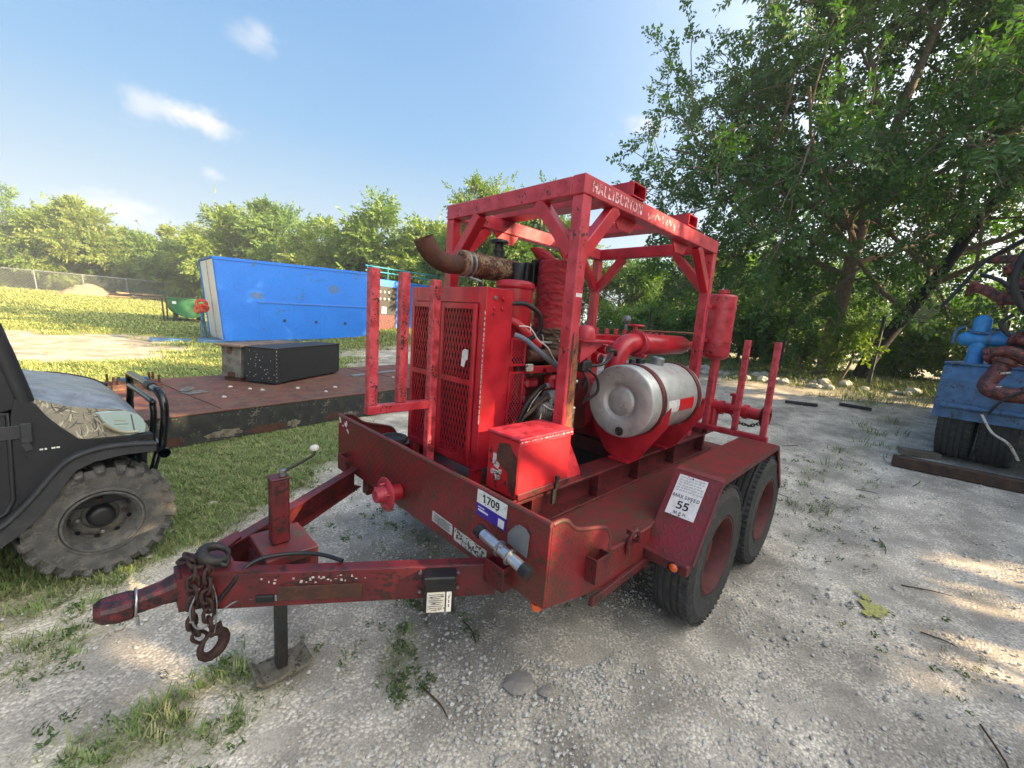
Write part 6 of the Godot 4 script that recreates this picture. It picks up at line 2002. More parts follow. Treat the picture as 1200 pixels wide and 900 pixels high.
func build_right_pump() -> void:
	var g := ground_y(6.2, 2.6)
	var t := thing("blue_pump_trailer", "blue pump trailer with dual tyres, blue pipe tee and red hoses by the timber", "pump trailer", Vector3(6.2, g, 2.33), deg_to_rad(-7))
	# own axes: z is the axle direction; the end wall faces -x
	var b: MB
	for z in [-0.31, 0.02]:
		wheel(t, Vector3(0.0, 0.50, z), -1.0, 0.50, 0.29, 0.28, M.rubber, M.engine_dark, false, 6)
	tubepart("axle", M.engine_dark, t, [Vector3(0, 0.50, -0.1), Vector3(0, 0.50, 2.4)], 0.05, 10)
	for z in [2.0, 2.33]:
		wheel(t, Vector3(0.0, 0.50, z), 1.0, 0.50, 0.29, 0.28, M.rubber, M.engine_dark, false, 6)
	b = MB.new()
	b.prism(PackedVector2Array([Vector2(-0.56, 0.52), Vector2(-0.52, 0.95), Vector2(-0.42, 1.12), Vector2(3.2, 1.12), Vector2(3.2, 0.62), Vector2(0.7, 0.62), Vector2(0.55, 1.02), Vector2(-0.42, 1.02), Vector2(-0.50, 0.90), Vector2(-0.53, 0.52)]), 2.9, Transform3D(Basis(), Vector3(0, 0, -0.36)))
	part(b, "bodywork", M.blue_pump, t)
	boxpart("deck", M.blue_pump, t, -0.44, 3.2, 1.121, 1.15, -0.365, 2.55, 0.006)
	boxpart("chassis", M.engine_dark, t, 0.6, 3.2, 0.50, 0.62, 0.3, 1.9, 0.01)
	for x in [2.4]:
		boxpart("rear_leg", M.engine_dark, t, x, x + 0.15, 0.0, 0.50, 0.5, 0.65, 0.01)
		boxpart("rear_leg", M.engine_dark, t, x, x + 0.15, 0.0, 0.50, 1.6, 1.75, 0.01)
	tubepart("grab_bar", M.blue_pump, t, [Vector3(-0.575, 0.66, -0.30), Vector3(-0.575, 0.66, 0.6)], 0.03, 10)
	for z in [-0.28, -0.05, 0.18, 0.41]:
		b = MB.new()
		b.lathe([Vector2(0.03, -0.02), Vector2(0.037, -0.02), Vector2(0.037, 0.02), Vector2(0.03, 0.02)], 16, Transform3D(Basis(Vector3(1, 0, 0), Vector3(0, 0, 1), Vector3(0, -1, 0)), Vector3(-0.575, 0.66, z)), 0.8)
		part(b, "bar_collar", M.blue_pump, t)
	tubepart("cable", M.white_dirty, t, curve([Vector3(-0.62, 0.62, 0.02), Vector3(-0.65, 0.45, 0.12), Vector3(-0.66, 0.36, 0.25), Vector3(-0.6, 0.2, 0.34)], 5), 0.012, 8)
	tubepart("cable", M.engine_dark, t, curve([Vector3(-0.61, 0.63, 0.06), Vector3(-0.63, 0.8, 0.14), Vector3(-0.6, 0.95, 0.3)], 5), 0.012, 8)
	var first := t.get_child_count()
	# blue pipe cross
	b = MB.new()
	b.tube([Vector3(-0.25, 1.13, -0.15), Vector3(-0.23, 1.28, -0.15), Vector3(-0.185, 1.63, -0.16)], 0.075, 24)
	b.ball(Vector3(-0.185, 1.625, -0.16), 0.075, 20)
	b.tube([Vector3(-0.22, 1.42, -0.25), Vector3(-0.22, 1.46, 0.6)], 0.082, 24)
	b.ball(Vector3(-0.22, 1.42, -0.25), 0.082, 20)
	part(b, "pipe_cross", M.blue_pipe, t)
	for q in [[-0.08, 0.095], [0.12, 0.10], [0.18, 0.10]]:
		b = MB.new()
		b.lathe([Vector2(0.08, -0.014), Vector2(q[1], -0.014), Vector2(q[1], 0.014), Vector2(0.08, 0.014)], 20, Transform3D(Basis(Vector3(1, 0, 0), Vector3(0, 0, 1), Vector3(0, -1, 0)), Vector3(-0.22, 1.44, q[0])), 0.8)
		part(b, "pipe_flange", M.blue_pump, t)
	b = MB.new()
	for q in [1.52]:
		var rg := []
		for k in 20:
			var a := TAU * k / 20
			rg.append(Vector3(-0.18 + 0.125 * cos(a), q + 0.03 * cos(a), -0.13 + 0.125 * sin(a)))
		b.tube(rg, 0.014, 8, true, false)
	b.tube(curve([Vector3(-0.2, 1.56, -0.28), Vector3(-0.22, 1.50, -0.35), Vector3(-0.24, 1.36, -0.35)], 4), 0.016, 8)
	part(b, "valve_ring", M.blue_pump, t)
	first = t.get_child_count()
	# red iron: swivels, coils
	var irons := [
		[0.078, [Vector3(-0.40, 1.19, -0.02), Vector3(-0.44, 1.05, -0.06), Vector3(-0.50, 0.92, -0.10), Vector3(-0.53, 0.86, 0.0), Vector3(-0.52, 0.86, 0.18), Vector3(-0.48, 0.92, 0.35)]],
		[0.066, [Vector3(-0.36, 1.25, -0.16), Vector3(-0.38, 1.30, 0.0), Vector3(-0.40, 1.18, 0.22), Vector3(-0.44, 1.12, 0.45)]],
		[0.058, [Vector3(-0.30, 1.45, 0.0), Vector3(-0.34, 1.40, 0.14), Vector3(-0.36, 1.32, 0.3), Vector3(-0.34, 1.40, 0.5)]],
		[0.055, [Vector3(-0.10, 2.02, -0.42), Vector3(-0.12, 1.98, -0.30), Vector3(-0.16, 1.88, -0.16), Vector3(-0.20, 1.86, 0.0)]],
		[0.062, [Vector3(-0.05, 2.20, -0.16), Vector3(-0.12, 2.30, -0.02), Vector3(-0.10, 2.25, 0.2)]],
		[0.058, [Vector3(-0.12, 2.05, -0.10), Vector3(-0.18, 1.98, 0.04), Vector3(-0.14, 1.9, 0.25)]],
		[0.065, [Vector3(-0.25, 1.68, 0.10), Vector3(-0.28, 1.60, 0.2), Vector3(-0.25, 1.7, 0.45)]],
	]
	for q in irons:
		tubepart("iron_pipe", M.iron_red, t, curve(q[1], 6), q[0], 16)
		b = MB.new()
		for e in [0, q[1].size() - 2]:
			var p: Vector3 = q[1][e]
			var d: Vector3 = (q[1][e + 1] - p).normalized()
			b.cyl(p - d * 0.02, p + d * 0.035, q[0] * 1.32, 20, 0.008)
			var sd := d.cross(Vector3(0.2, 1, 0.1)).normalized()
			for j in 3:
				var lugd := sd.rotated(d, TAU * j / 3.0)
				b.bar(p + d * 0.008 + lugd * q[0] * 1.2, p + d * 0.008 + lugd * (q[0] * 1.2 + 0.035), 0.03, 0.03, d, 0.005)
		part(b, "iron_union", M.iron_red, t)
	for q in [Vector3(-0.445, 1.06, -0.05), Vector3(-0.52, 0.905, -0.08)]:
		b = MB.new()
		var rg := []
		for k in 20:
			var a := TAU * k / 20
			rg.append(q + Vector3(0.082 * cos(a) * 0.6 - 0.06 * sin(a) * 0.3, 0.0 + 0.024 * sin(a), 0.082 * sin(a)))
		b.tube(rg, 0.012, 8, true, false)
		part(b, "paint_ring", M.white_dirty, t)
	boxpart("upper_beam", M.iron_red, t, -0.02, 0.06, 2.30, 2.38, -0.36, 1.6, 0.008)
	boxpart("beam_post", M.iron_red, t, 0.0, 0.06, 1.151, 2.299, 0.9, 0.98, 0.006)
	b = MB.new()
	b.bx(0.05, 0.4, 1.9, 2.2, -0.05, 0.6, 0.03)
	b.bx(0.0, 0.35, 1.151, 1.9, 0.1, 0.7, 0.03)
	b.cyl(Vector3(-0.05, 2.05, 0.1), Vector3(0.06, 2.05, 0.1), 0.12, 16, 0.01)
	part(b, "gear_case", M.blue_grey, t)
	for q in [[0.034, [Vector3(-0.22, 2.75, 0.10), Vector3(-0.34, 2.45, -0.04), Vector3(-0.38, 2.05, -0.10), Vector3(-0.36, 1.75, 0.02), Vector3(-0.34, 1.6, 0.22)]], [0.02, [Vector3(-0.12, 2.62, 0.1), Vector3(-0.16, 2.52, -0.10), Vector3(-0.14, 2.30, -0.36), Vector3(-0.16, 2.02, -0.50), Vector3(-0.2, 1.78, -0.62)]], [0.022, [Vector3(-0.15, 2.15, -0.36), Vector3(-0.24, 2.08, -0.22), Vector3(-0.26, 1.95, -0.05), Vector3(-0.24, 1.9, 0.2)]], [0.02, [Vector3(-0.3, 1.70, -0.05), Vector3(-0.34, 1.60, -0.12), Vector3(-0.34, 1.48, -0.04), Vector3(-0.32, 1.42, 0.1)]]]:
		tubepart("black_hose", M.hose, t, curve(q[1], 8), q[0], 12)
	# pipework, irons and hoses stand further along the deck
	for k in range(first, t.get_child_count()):
		(t.get_child(k) as Node3D).position += Vector3(0.0, 0.0, 0.10)
	# timber in front of the tyres
	var w := thing("timber_beam", "long dark timber lying against the blue pump trailer's tyres", "timber", on_ground(5.42, 2.55), deg_to_rad(-90 + 3))
	boxpart("beam", M.wood_dark, w, -0.88, 1.3, -0.01, 0.115, -0.06, 0.06, 0.01)
	var w2 := thing("wood_block", "short grey wood block beside the timber's end", "wood block", on_ground(5.95, 1.92), deg_to_rad(-70))
	boxpart("block", M.wood_grey, w2, -0.22, 0.15, -0.01, 0.07, -0.06, 0.06, 0.008)

func build_ground_bits() -> void:
	# scattered stones that can be told apart, sticks, bits of pipe
	var r := RandomNumberGenerator.new()
	r.seed = 404
	var meshes := []
	for k in 6:
		meshes.append(stone_mesh(100 + k))
	for q in [[0.13, 0.73, 0.062, "broad flat grey stone lying below the trailer's front corner"], [0.19, 0.83, 0.03, "small grey stone next to the broad flat one"]]:
		var o := put(meshes[int(q[0] * 100) % 6], "flat_stone", M.stone_grey, null, Transform3D(Basis(Vector3.UP, 0.7).scaled(Vector3(q[2] * 1.3, q[2] * 0.35, q[2])), on_ground(q[0], q[1], 0.008)))
		tag(o, q[3], "stone")
	var spots := [[-0.55, -1.95, 0.035], [-0.82, -1.62, 0.026], [-0.62, -1.72, 0.022], [-0.95, -1.35, 0.024], [1.36, 1.42, 0.018], [1.44, 1.47, 0.02], [1.28, 1.33, 0.016], [1.05, 1.45, 0.024], [1.55, 1.62, 0.02], [2.05, 1.75, 0.02], [2.55, 1.85, 0.024], [-0.35, -0.1, 0.02], [-0.5, 0.25, 0.022], [3.3, 1.7, 0.028], [3.9, 1.3, 0.03], [4.4, 1.0, 0.03], [-0.15, 0.9, 0.02], [-1.25, -0.55, 0.024], [-1.1, -0.72, 0.02]]
	for q in spots:
		var o := put(meshes[r.randi() % 6], "loose_stone", M.stone, null, Transform3D(Basis(Vector3.UP, r.randf() * TAU).scaled(Vector3(q[2] * 1.2, q[2] * 0.45, q[2] * 0.8)), on_ground(q[0], q[1], q[2] * 0.12)))
		tag(o, "pale loose limestone pebble lying on the gravel yard", "stone", "loose stones on the gravel")
	# rubble row at the foot of the right-hand bushes
	for k in 46:
		var z := r.randf_range(-3.6, 2.2)
		var x := 9.6 + 0.12 * z + r.randf_range(-0.35, 0.5)
		var s := r.randf_range(0.05, 0.14)
		var o := put(meshes[r.randi() % 6], "rubble_stone", M.stone, null, Transform3D(Basis(Vector3.UP, r.randf() * TAU).scaled(Vector3(s * 1.2, s * 0.75, s)), on_ground(x, z, s * 0.2)))
		tag(o, "pale rubble stone in the row at the foot of the bushes", "stone", "rubble at the hedge foot")
	for q in [[7.6, 0.35, 0.24, 25.0, "short black pipe lying on the gravel before the big trees"], [8.0, 1.05, 0.22, -8.0, "thin dark pipe piece lying in the grass before the big trees"]]:
		var o := thing("pipe_piece", q[4], "pipe", on_ground(q[0], q[1], 0.03), deg_to_rad(q[3] - 90.0))
		tubepart("pipe", M.black, o, [Vector3(-q[2], 0, 0), Vector3(q[2], 0, 0)], 0.028, 10)
	for k in 12:
		var p := on_ground([3.2, 4.3, 2.7, 0.15, 3.6, 5.2, 6.0, 2.1, 4.9, 1.35, 6.8, -0.2][k], [1.75, 1.55, 2.0, 0.35, 0.9, 0.7, 0.2, 2.05, 1.9, 2.2, 1.4, 0.55][k], 0.006)
		var a := r.randf() * TAU
		var d := Vector3(cos(a), 0.0, sin(a)) * r.randf_range(0.06, 0.16)
		var b := MB.new()
		b.tube(curve([-d, d * 0.2 + Vector3(0.01, 0.004, 0.012), d], 3), [0.004, 0.004, 0.004, 0.0035, 0.003, 0.0025, 0.002], 5)
		var o := part(b, "twig", M.wood_dark)
		o.position = p
		tag(o, "thin dry twig lying on the gravel yard", "twig", "twigs on the gravel")
	# yellow paint splash
	var pb := MB.new()
	for q in [[0.0, 0.0, 0.10, 0.06], [0.12, 0.03, 0.05, 0.03], [0.02, 0.06, 0.06, 0.04], [-0.06, -0.05, 0.04, 0.025], [0.17, 0.0, 0.02, 0.015]]:
		var pl := PackedVector2Array()
		for k in 16:
			var a := TAU * k / 16
			pl.append(Vector2(q[0] + cos(a) * q[2] * r.randf_range(0.6, 1.0), q[1] + sin(a) * q[3] * r.randf_range(0.6, 1.0)))
		pb.prism(pl, 0.003, Transform3D(Basis(Vector3(1, 0, 0), Vector3(0, 0, 1), Vector3(0, -1, 0)), Vector3(0, 0.004 + q[2] * 0.01, 0)))
	var po := part(pb, "paint_mark", M.yellow)
	po.position = on_ground(2.13, 1.76, 0.006)
	po.rotation.y = 0.5
	tag(po, "yellow-green paint splash on the gravel", "paint mark")

const SUN := Vector3(0.42, 0.358, 0.834)
# openings in the foliage through which the sun reaches the yard: place, radius
var gaps := []

func sprig_mesh(leaves: int, stem: float, size: float, wide: float, s: int) -> ArrayMesh:
	var b := MB.new()
	var r := RandomNumberGenerator.new()
	r.seed = s
	for k in leaves:
		var f := float(k) / leaves
		var p := Vector3(r.randf_range(-0.02, 0.02), r.randf_range(-0.02, 0.02) - 0.12 * f * f * stem, stem * (f - 0.2))
		var side := 1.0 if k % 2 else -1.0
		var dir := Vector3(side * r.randf_range(0.5, 1.1), r.randf_range(-0.55, 0.25), r.randf_range(0.2, 0.9)).normalized()
		if k == leaves - 1:
			dir = Vector3(0.1, -0.3, 1).normalized()
		var L := size * r.randf_range(0.7, 1.15)
		var up := Vector3(r.randf_range(-0.5, 0.5), 1.0, r.randf_range(-0.5, 0.5)).normalized()
		var sd := dir.cross(up).normalized()
		up = sd.cross(dir).normalized()
		var base := p
		var tip := p + dir * L - Vector3(0, 0.12 * L, 0)
		var lft := p + dir * L * 0.45 + sd * L * wide * 0.5 + up * L * 0.09
		var rgt := p + dir * L * 0.45 - sd * L * wide * 0.5 + up * L * 0.09
		b.col = Color(1, 1, 1) * r.randf_range(0.82, 1.12)
		b.tri(base, lft, tip, up)
		b.tri(base, tip, rgt, up)
	return b.mesh()

func copies(mesh: Mesh, xfs: Array, cols: Array, called: String, m: Material, parent: Node = null) -> MultiMeshInstance3D:
	var mm := MultiMesh.new()
	mm.transform_format = MultiMesh.TRANSFORM_3D
	mm.use_colors = true
	mm.mesh = mesh
	mm.instance_count = xfs.size()
	var buf := PackedFloat32Array()
	buf.resize(xfs.size() * 16)
	var i := 0
	for k in xfs.size():
		var t: Transform3D = xfs[k]
		var c: Color = cols[k]
		var e := t.basis
		var o := t.origin
		buf[i] = e.x.x; buf[i + 1] = e.y.x; buf[i + 2] = e.z.x; buf[i + 3] = o.x
		buf[i + 4] = e.x.y; buf[i + 5] = e.y.y; buf[i + 6] = e.z.y; buf[i + 7] = o.y
		buf[i + 8] = e.x.z; buf[i + 9] = e.y.z; buf[i + 10] = e.z.z; buf[i + 11] = o.z
		buf[i + 12] = c.r; buf[i + 13] = c.g; buf[i + 14] = c.b; buf[i + 15] = 1.0
		i += 16
	mm.buffer = buf
	var o2 := MultiMeshInstance3D.new()
	o2.name = numbered(called, parent)
	o2.multimesh = mm
	o2.material_override = m
	(parent if parent else self).add_child(o2, true)
	return o2

func in_gap(p: Vector3) -> bool:
	for g in gaps:
		var w: Vector3 = p - g[0]
		var d := w.dot(SUN)
		if d > 2.5 and (w - SUN * d).length() < g[1]:
			return true
	return false

func rand_dir(r: RandomNumberGenerator) -> Vector3:
	var z := r.randf_range(-1, 1)
	var a := r.randf() * TAU
	var q := sqrt(1.0 - z * z)
	return Vector3(q * cos(a), z, q * sin(a))

func leaf_basis(d: Vector3, r: RandomNumberGenerator, scale: float) -> Basis:
	var up := (Vector3.UP * 0.7 + rand_dir(r) * 1.1).normalized()
	if absf(d.dot(up)) > 0.95:
		up = Vector3.RIGHT
	var x := up.cross(d).normalized()
	return Basis(x, d.cross(x), d).scaled(Vector3.ONE * scale)

# a tree whose crown is many clumps of sprigs round an uneven envelope
func clump_tree(called: String, label: String, cat: String, group: String, at: Vector3, h: float, rad: float, low: float, count: int, sprig: ArrayMesh, tone: Color, tone2: Color, s: int, carve := false, trunk_r := 0.14, ry := 1.0) -> Node3D:
	var r := RandomNumberGenerator.new()
	r.seed = s
	var t := thing(called, label, cat, at, 0.0, group)
	var b := MB.new()
	var lean := Vector3(r.randf_range(-0.08, 0.08), 1, r.randf_range(-0.08, 0.08)) * h
	var pts := []
	var rr := []
	for k in 7:
		var f := k / 6.0
		pts.append(Vector3(lean.x * f + 0.06 * sin(f * 7.0 + s), -0.1 + lean.y * 0.8 * f, lean.z * f + 0.06 * cos(f * 5.0 + s)))
		rr.append(trunk_r * (1.25 - f) + 0.015)
	b.tube(pts, rr, 9)
	for k in 7:
		var f := 0.25 + 0.08 * k
		var p: Vector3 = pts[0].lerp(pts[6], f)
		var a := r.randf() * TAU
		var d := Vector3(cos(a) * rad * 0.7, h * 0.22, sin(a) * rad * 0.7)
		b.tube(curve([p, p + d * 0.45 + Vector3(0, -0.1, 0), p + d], 3), [trunk_r * 0.5, trunk_r * 0.45, trunk_r * 0.4, trunk_r * 0.33, trunk_r * 0.26, trunk_r * 0.2, trunk_r * 0.12], 6)
	part(b, "trunk", M.bark, t)
	var xfs := []
	var cols := []
	var clumps := int(maxf(14, count / 75.0))
	var cy := (low + h) * 0.5
	var hy := (h - low) * 0.5
	for c in clumps:
		var d := rand_dir(r)
		var f := pow(r.randf(), 0.4)
		var cc := Vector3(d.x * rad * f, cy + d.y * hy * f * ry, d.z * rad * f)
		# the envelope narrows towards the top
		var top := clampf((cc.y - cy) / hy, 0.0, 1.0)
		cc.x *= 1.0 - 0.35 * top; cc.z *= 1.0 - 0.35 * top
		var cr := rad * r.randf_range(0.18, 0.36)
		var shade := r.randf_range(0.0, 1.0)
		var nn := int(count / float(clumps) * r.randf_range(0.6, 1.4))
		for k in nn:
			var e := rand_dir(r)
			var p := cc + Vector3(e.x, e.y * 0.75, e.z) * cr * pow(r.randf(), 0.45)
			# loose shoots stick out of the outline
			if r.randf() < 0.06:
				p += (e + Vector3.UP * 0.6) * cr * r.randf_range(0.3, 0.8)
			if p.y < 0.08:
				continue
			if carve and in_gap(at + p):
				continue
			var dirn := (e + d * 0.6 + Vector3(0, -0.1, 0)).normalized()
			xfs.append(Transform3D(leaf_basis(dirn, r, r.randf_range(0.75, 1.25)), p))
			cols.append(tone.lerp(tone2, clampf(shade * 0.6 + r.randf() * 0.5, 0, 1)) * r.randf_range(0.8, 1.15))
	copies(sprig, xfs, cols, "crown", M.leaf, t).set_meta("kind", "stuff")
	return t

# ---- a big tree grown limb by limb
var g_x := []
var g_c := []
var g_r := RandomNumberGenerator.new()

func grow(b: MB, p: Vector3, d: Vector3, L: float, r0: float, lvl: int, most: int, r: RandomNumberGenerator, at: Vector3, tone: Color, tone2: Color, per: int) -> void:
	var n := 5
	var pts := [p]
	var rad := [r0]
	var q := p
	var dd := d
	for k in n:
		var bend := rand_dir(r) * 0.22
		dd = (dd + bend + Vector3(0, 0.10 if lvl < 2 else -0.10, 0)).normalized()
		q += dd * L / n
		pts.append(q)
		rad.append(r0 * (1.0 - 0.75 * float(k + 1) / n) + 0.003)
	b.tube(pts, rad, 9 if lvl < 2 else 5, false, false)
	if lvl >= most:
		for k in per:
			var f := g_r.randf_range(0.1, 1.05)
			var i := mini(int(f * n), n - 1)
			var pp: Vector3 = pts[i].lerp(pts[i + 1], clampf(f * n - i, 0, 1)) + rand_dir(g_r) * 0.15
			if in_gap(at + pp):
				continue
			var e := (dd + rand_dir(g_r) * 0.9 + Vector3(0, -0.15, 0)).normalized()
			g_x.append(Transform3D(leaf_basis(e, g_r, g_r.randf_range(0.75, 1.2)), pp))
			g_c.append(tone.lerp(tone2, pow(g_r.randf(), 1.6)) * g_r.randf_range(0.8, 1.15))
		return
	var kids: int = [7, 6, 6][mini(lvl, 2)]
	for k in kids:
		var f := (0.35 if lvl == 0 else 0.25) + (1.0 - 0.3) * (k + r.randf_range(0.2, 0.8)) / kids
		f = minf(f, 1.0)
		var i := mini(int(f * n), n - 1)
		var pp: Vector3 = pts[i].lerp(pts[i + 1], clampf(f * n - i, 0, 1))
		var a := TAU * (k * 0.382 + r.randf_range(-0.08, 0.08))
		var side := d.cross(Vector3(0.3, 0.2, 1)).normalized()
		var side2 := d.cross(side).normalized()
		var out := side * cos(a) + side2 * sin(a)
		var nd := (d * r.randf_range(0.35, 0.7) + out * r.randf_range(0.7, 1.05) + Vector3(0, 0.06, 0)).normalized()
		grow(b, pp, nd, L * r.randf_range(0.48, 0.66), rad[i] * 0.55, lvl + 1, most, r, at, tone, tone2, per)

func big_tree(called: String, label: String, at: Vector3, stem: Array, L: float, trunk_r: float, s: int, sprig: ArrayMesh, per: int, tone: Color, tone2: Color, bark: Material, reach := []) -> Node3D:
	var r := RandomNumberGenerator.new()
	r.seed = s
	var t := thing(called, label, "tree", at)
	g_x = []
	g_c = []
	g_r.seed = s + 1000
	var b := MB.new()
	var tr := []
	for k in stem.size():
		tr.append(trunk_r * (1.0 - 0.45 * float(k) / stem.size()))
	var pts := curve(stem, 4)
	var trr := []
	for k in pts.size():
		trr.append(trunk_r * ((1.35 if k == 0 else 1.0) - 0.5 * float(k) / pts.size()))
	b.tube(pts, trr, 14)
	part(b, "trunk", bark, t)
	b = MB.new()
	var n := stem.size()
	var tip: Vector3 = stem[n - 1]
	var dir: Vector3 = (stem[n - 1] - stem[n - 2]).normalized()
	grow(b, tip, dir, L, trunk_r * 0.5, 0, 3, r, at, tone, tone2, per)
	for k in 7:
		var f := 0.58 + 0.06 * k
		var i := mini(int(f * (n - 1)), n - 2)
		var pp: Vector3 = stem[i].lerp(stem[i + 1], f * (n - 1) - i)
		var a := TAU * (k * 0.382) + s
		grow(b, pp, Vector3(cos(a), 0.35, sin(a)).normalized(), L * 0.8, trunk_r * 0.36, 1, 3, r, at, tone, tone2, per)
	for q in reach:
		grow(b, q[0], (q[1] as Vector3).normalized(), q[2], trunk_r * 0.42, 1, 3, r, at, tone, tone2, per)
	part(b, "limbs", M.bark, t)
	copies(sprig, g_x, g_c, "crown", M.leaf, t).set_meta("kind", "stuff")
	return t

func build_trees() -> void:
	gaps = [[Vector3(0.40, 0.96, 0.6), 0.50], [Vector3(-0.86, 0, -0.15), 0.37], [Vector3(3.25, 0.03, 2.4), 0.44], [Vector3(2.55, 0, 2.5), 0.42], [Vector3(1.95, 0, 2.6), 0.5], [Vector3(1.40, 2.2, 0.5), 0.38], [Vector3(1.2, 2.15, -0.45), 0.38], [Vector3(-0.5, 0.55, -0.28), 0.32], [Vector3(8.3, 0.55, 0.9), 0.6], [Vector3(8.9, 0.6, 0.0), 0.6], [Vector3(7.8, 0.5, 1.7), 0.5], [Vector3(9.2, 0.6, -1.2), 0.6]]
	var near := sprig_mesh(11, 0.36, 0.105, 0.55, 1)
	var far := sprig_mesh(9, 0.60, 0.24, 0.6, 2)
	var mid := sprig_mesh(10, 0.42, 0.135, 0.55, 3)
	var dark := Color(0.055, 0.125, 0.030)
	var green := Color(0.095, 0.185, 0.040)
	var bright := Color(0.17, 0.26, 0.050)
	var lime := Color(0.24, 0.31, 0.065)
	# two big trees on the right
	big_tree("leafy_tree", "tall leafy tree with straight pale trunk at the gravel's edge", on_ground(10.95, 0.15), [Vector3(0, -0.1, 0), Vector3(0.05, 0.9, 0.0), Vector3(0.1, 1.9, 0.05), Vector3(0.2, 3.2, 0.12), Vector3(0.3, 4.6, 0.25)], 5.0, 0.19, 11, near, 14, dark, green, M.bark, [[Vector3(0.15, 2.7, 0.08), Vector3(-0.66, 0.22, -0.68), 4.6], [Vector3(0.2, 3.3, 0.14), Vector3(-0.60, 0.42, -0.62), 4.8], [Vector3(0.3, 4.5, 0.24), Vector3(-0.56, 0.75, -0.5), 4.6], [Vector3(0.3, 4.6, 0.25), Vector3(-0.25, 0.95, -0.3), 4.4]])
	big_tree("leaning_tree", "leafy tree with charred leaning trunk beside the straight one", on_ground(11.15, 0.75), [Vector3(0, -0.1, 0), Vector3(0.1, 0.5, 0.14), Vector3(0.25, 1.2, 0.42), Vector3(0.5, 2.4, 0.95), Vector3(0.7, 4.0, 1.5)], 4.4, 0.17, 23, near, 14, dark, green, M.bark_char)
	# hedge trees at the far end of the field, and nearer on the way to the right
	var far_list := [[-12.0, -66.7, 9.6, 4.6, 0], [-7.6, -62.3, 9.4, 4.2, 1], [-4.4, -60.4, 8.6, 3.6, 0], [-1.7, -58.9, 8.9, 3.4, 2], [1.0, -60.0, 7.5, 3.4, 0], [3.9, -58.0, 7.2, 3.5, 1], [6.9, -52.6, 7.3, 3.6, 2], [7.9, -43.0, 8.2, 3.8, 0], [11.7, -41.0, 9.2, 4.2, 1], [11.9, -31.7, 7.2, 3.6, 2], [13.4, -27.3, 7.7, 3.6, 1], [15.4, -23.6, 6.4, 3.2, 0], [-18, -68, 10, 5, 1], [9.5, -46, 7.5, 3.5, 0], [-2.9, -64, 10.2, 2.0, 1], [10.6, -44, 10.0, 1.9, 1], [5.4, -60, 8.6, 1.8, 2]]
	var look := [["bright green hedge tree in the row beyond the far fence", bright, lime], ["mid green hedge tree in the row beyond the far fence", green, bright], ["yellow-green hedge tree in the row beyond the far fence", bright, Color(0.28, 0.32, 0.08)]]
	for k in far_list.size():
		var q: Array = far_list[k]
		clump_tree("hedge_tree", look[q[4]][0], "tree", "trees beyond the far fence", on_ground(q[0], q[1]), q[2], q[3], 0.3, 2600, far, look[q[4]][1], look[q[4]][2], 50 + k, false, 0.16)
	# undergrowth filling the foot of the hedge
	for k in 13:
		var f := k / 12.0
		var x := lerpf(-15.0, 9.0, f)
		var z := lerpf(-62.0, -56.8, f * f)
		clump_tree("hedge_shrub", "low leafy shrub filling the foot of the far hedge", "shrub", "shrubs at the far hedge foot", on_ground(x, z), 3.2, 2.3, 0.0, 900, far, green, bright, 90 + k, false, 0.06)
	# trees rising behind the lifting frame
	clump_tree("poplar_tree", "bright leafy tree rising behind the lifting frame", "tree", "trees behind the trailer", on_ground(12.1, -13.6), 7.1, 2.1, 0.8, 3600, mid, bright, lime, 120, false, 0.12)
	clump_tree("poplar_tree", "bright leafy tree rising behind the lifting frame", "tree", "trees behind the trailer", on_ground(13.2, -11.2), 7.2, 1.9, 0.8, 3400, mid, green, bright, 121, false, 0.12)
	clump_tree("poplar_tree", "bright leafy tree rising behind the lifting frame", "tree", "trees behind the trailer", on_ground(13.4, -16.5), 6.0, 2.4, 0.4, 3000, mid, green, bright, 122, false, 0.12)
	# bushes from behind the trailer round to the right
	var bush := [[11.9, -6.2, 1.5, 1.0], [12.4, -4.8, 1.4, 1.0], [11.9, -3.4, 1.3, 0.9], [12.4, -2.2, 1.6, 1.0], [12.7, -1.0, 1.4, 1.0], [12.9, 1.5, 1.5, 1.0], [13.2, 2.8, 1.7, 1.1], [14.2, 4.2, 2.2, 1.3]]
	for k in bush.size():
		var q: Array = bush[k]
		clump_tree("drive_bush", "low leafy bush at the foot of the hedge behind the gravel drive", "bush", "low bushes along the gravel drive", on_ground(q[0], q[1]), q[2], q[3], 0.0, 420, mid, green, bright, 140 + k, false, 0.03)
	var back := [[15.9, -11.1, 5.2, 2.0], [16.4, -9.1, 4.6, 1.9], [17.7, -7.8, 4.8, 2.0], [19.0, -6.5, 4.5, 1.9], [20.3, -5.2, 5.0, 2.1], [21.4, -4.0, 5.6, 2.2], [22.8, -2.7, 4.8, 2.0], [24.5, -1.0, 4.8, 2.2], [26.3, 0.9, 5.0, 2.3], [28.0, 2.7, 5.2, 2.4], [30.1, 4.8, 5.8, 2.6]]
	for k in back.size():
		var q: Array = back[k]
		var tone := [green, bright] if k % 3 else [bright, lime]
		clump_tree("hedge_bush", "sunlit leafy bush in the tall hedge beyond the big trees", "bush", "hedge bushes beyond the big trees", on_ground(q[0], q[1]), q[2], q[3], 0.0, 1500, mid, tone[0], tone[1], 160 + k, false, 0.05)
	# trees standing outside the picture on the sunny side; their shade lies over the yard
	var shade := [[0.4, 9.4, 6.2, 2.5], [3.2, 8.8, 6.8, 2.6], [6.0, 9.2, 7.0, 2.7], [8.9, 8.6, 7.2, 2.7], [11.9, 9.0, 8.0, 2.7], [1.8, 11.4, 6.6, 2.6], [4.8, 11.6, 7.6, 2.6], [7.4, 11.8, 8.0, 2.6], [10.4, 11.8, 8.4, 2.6]]
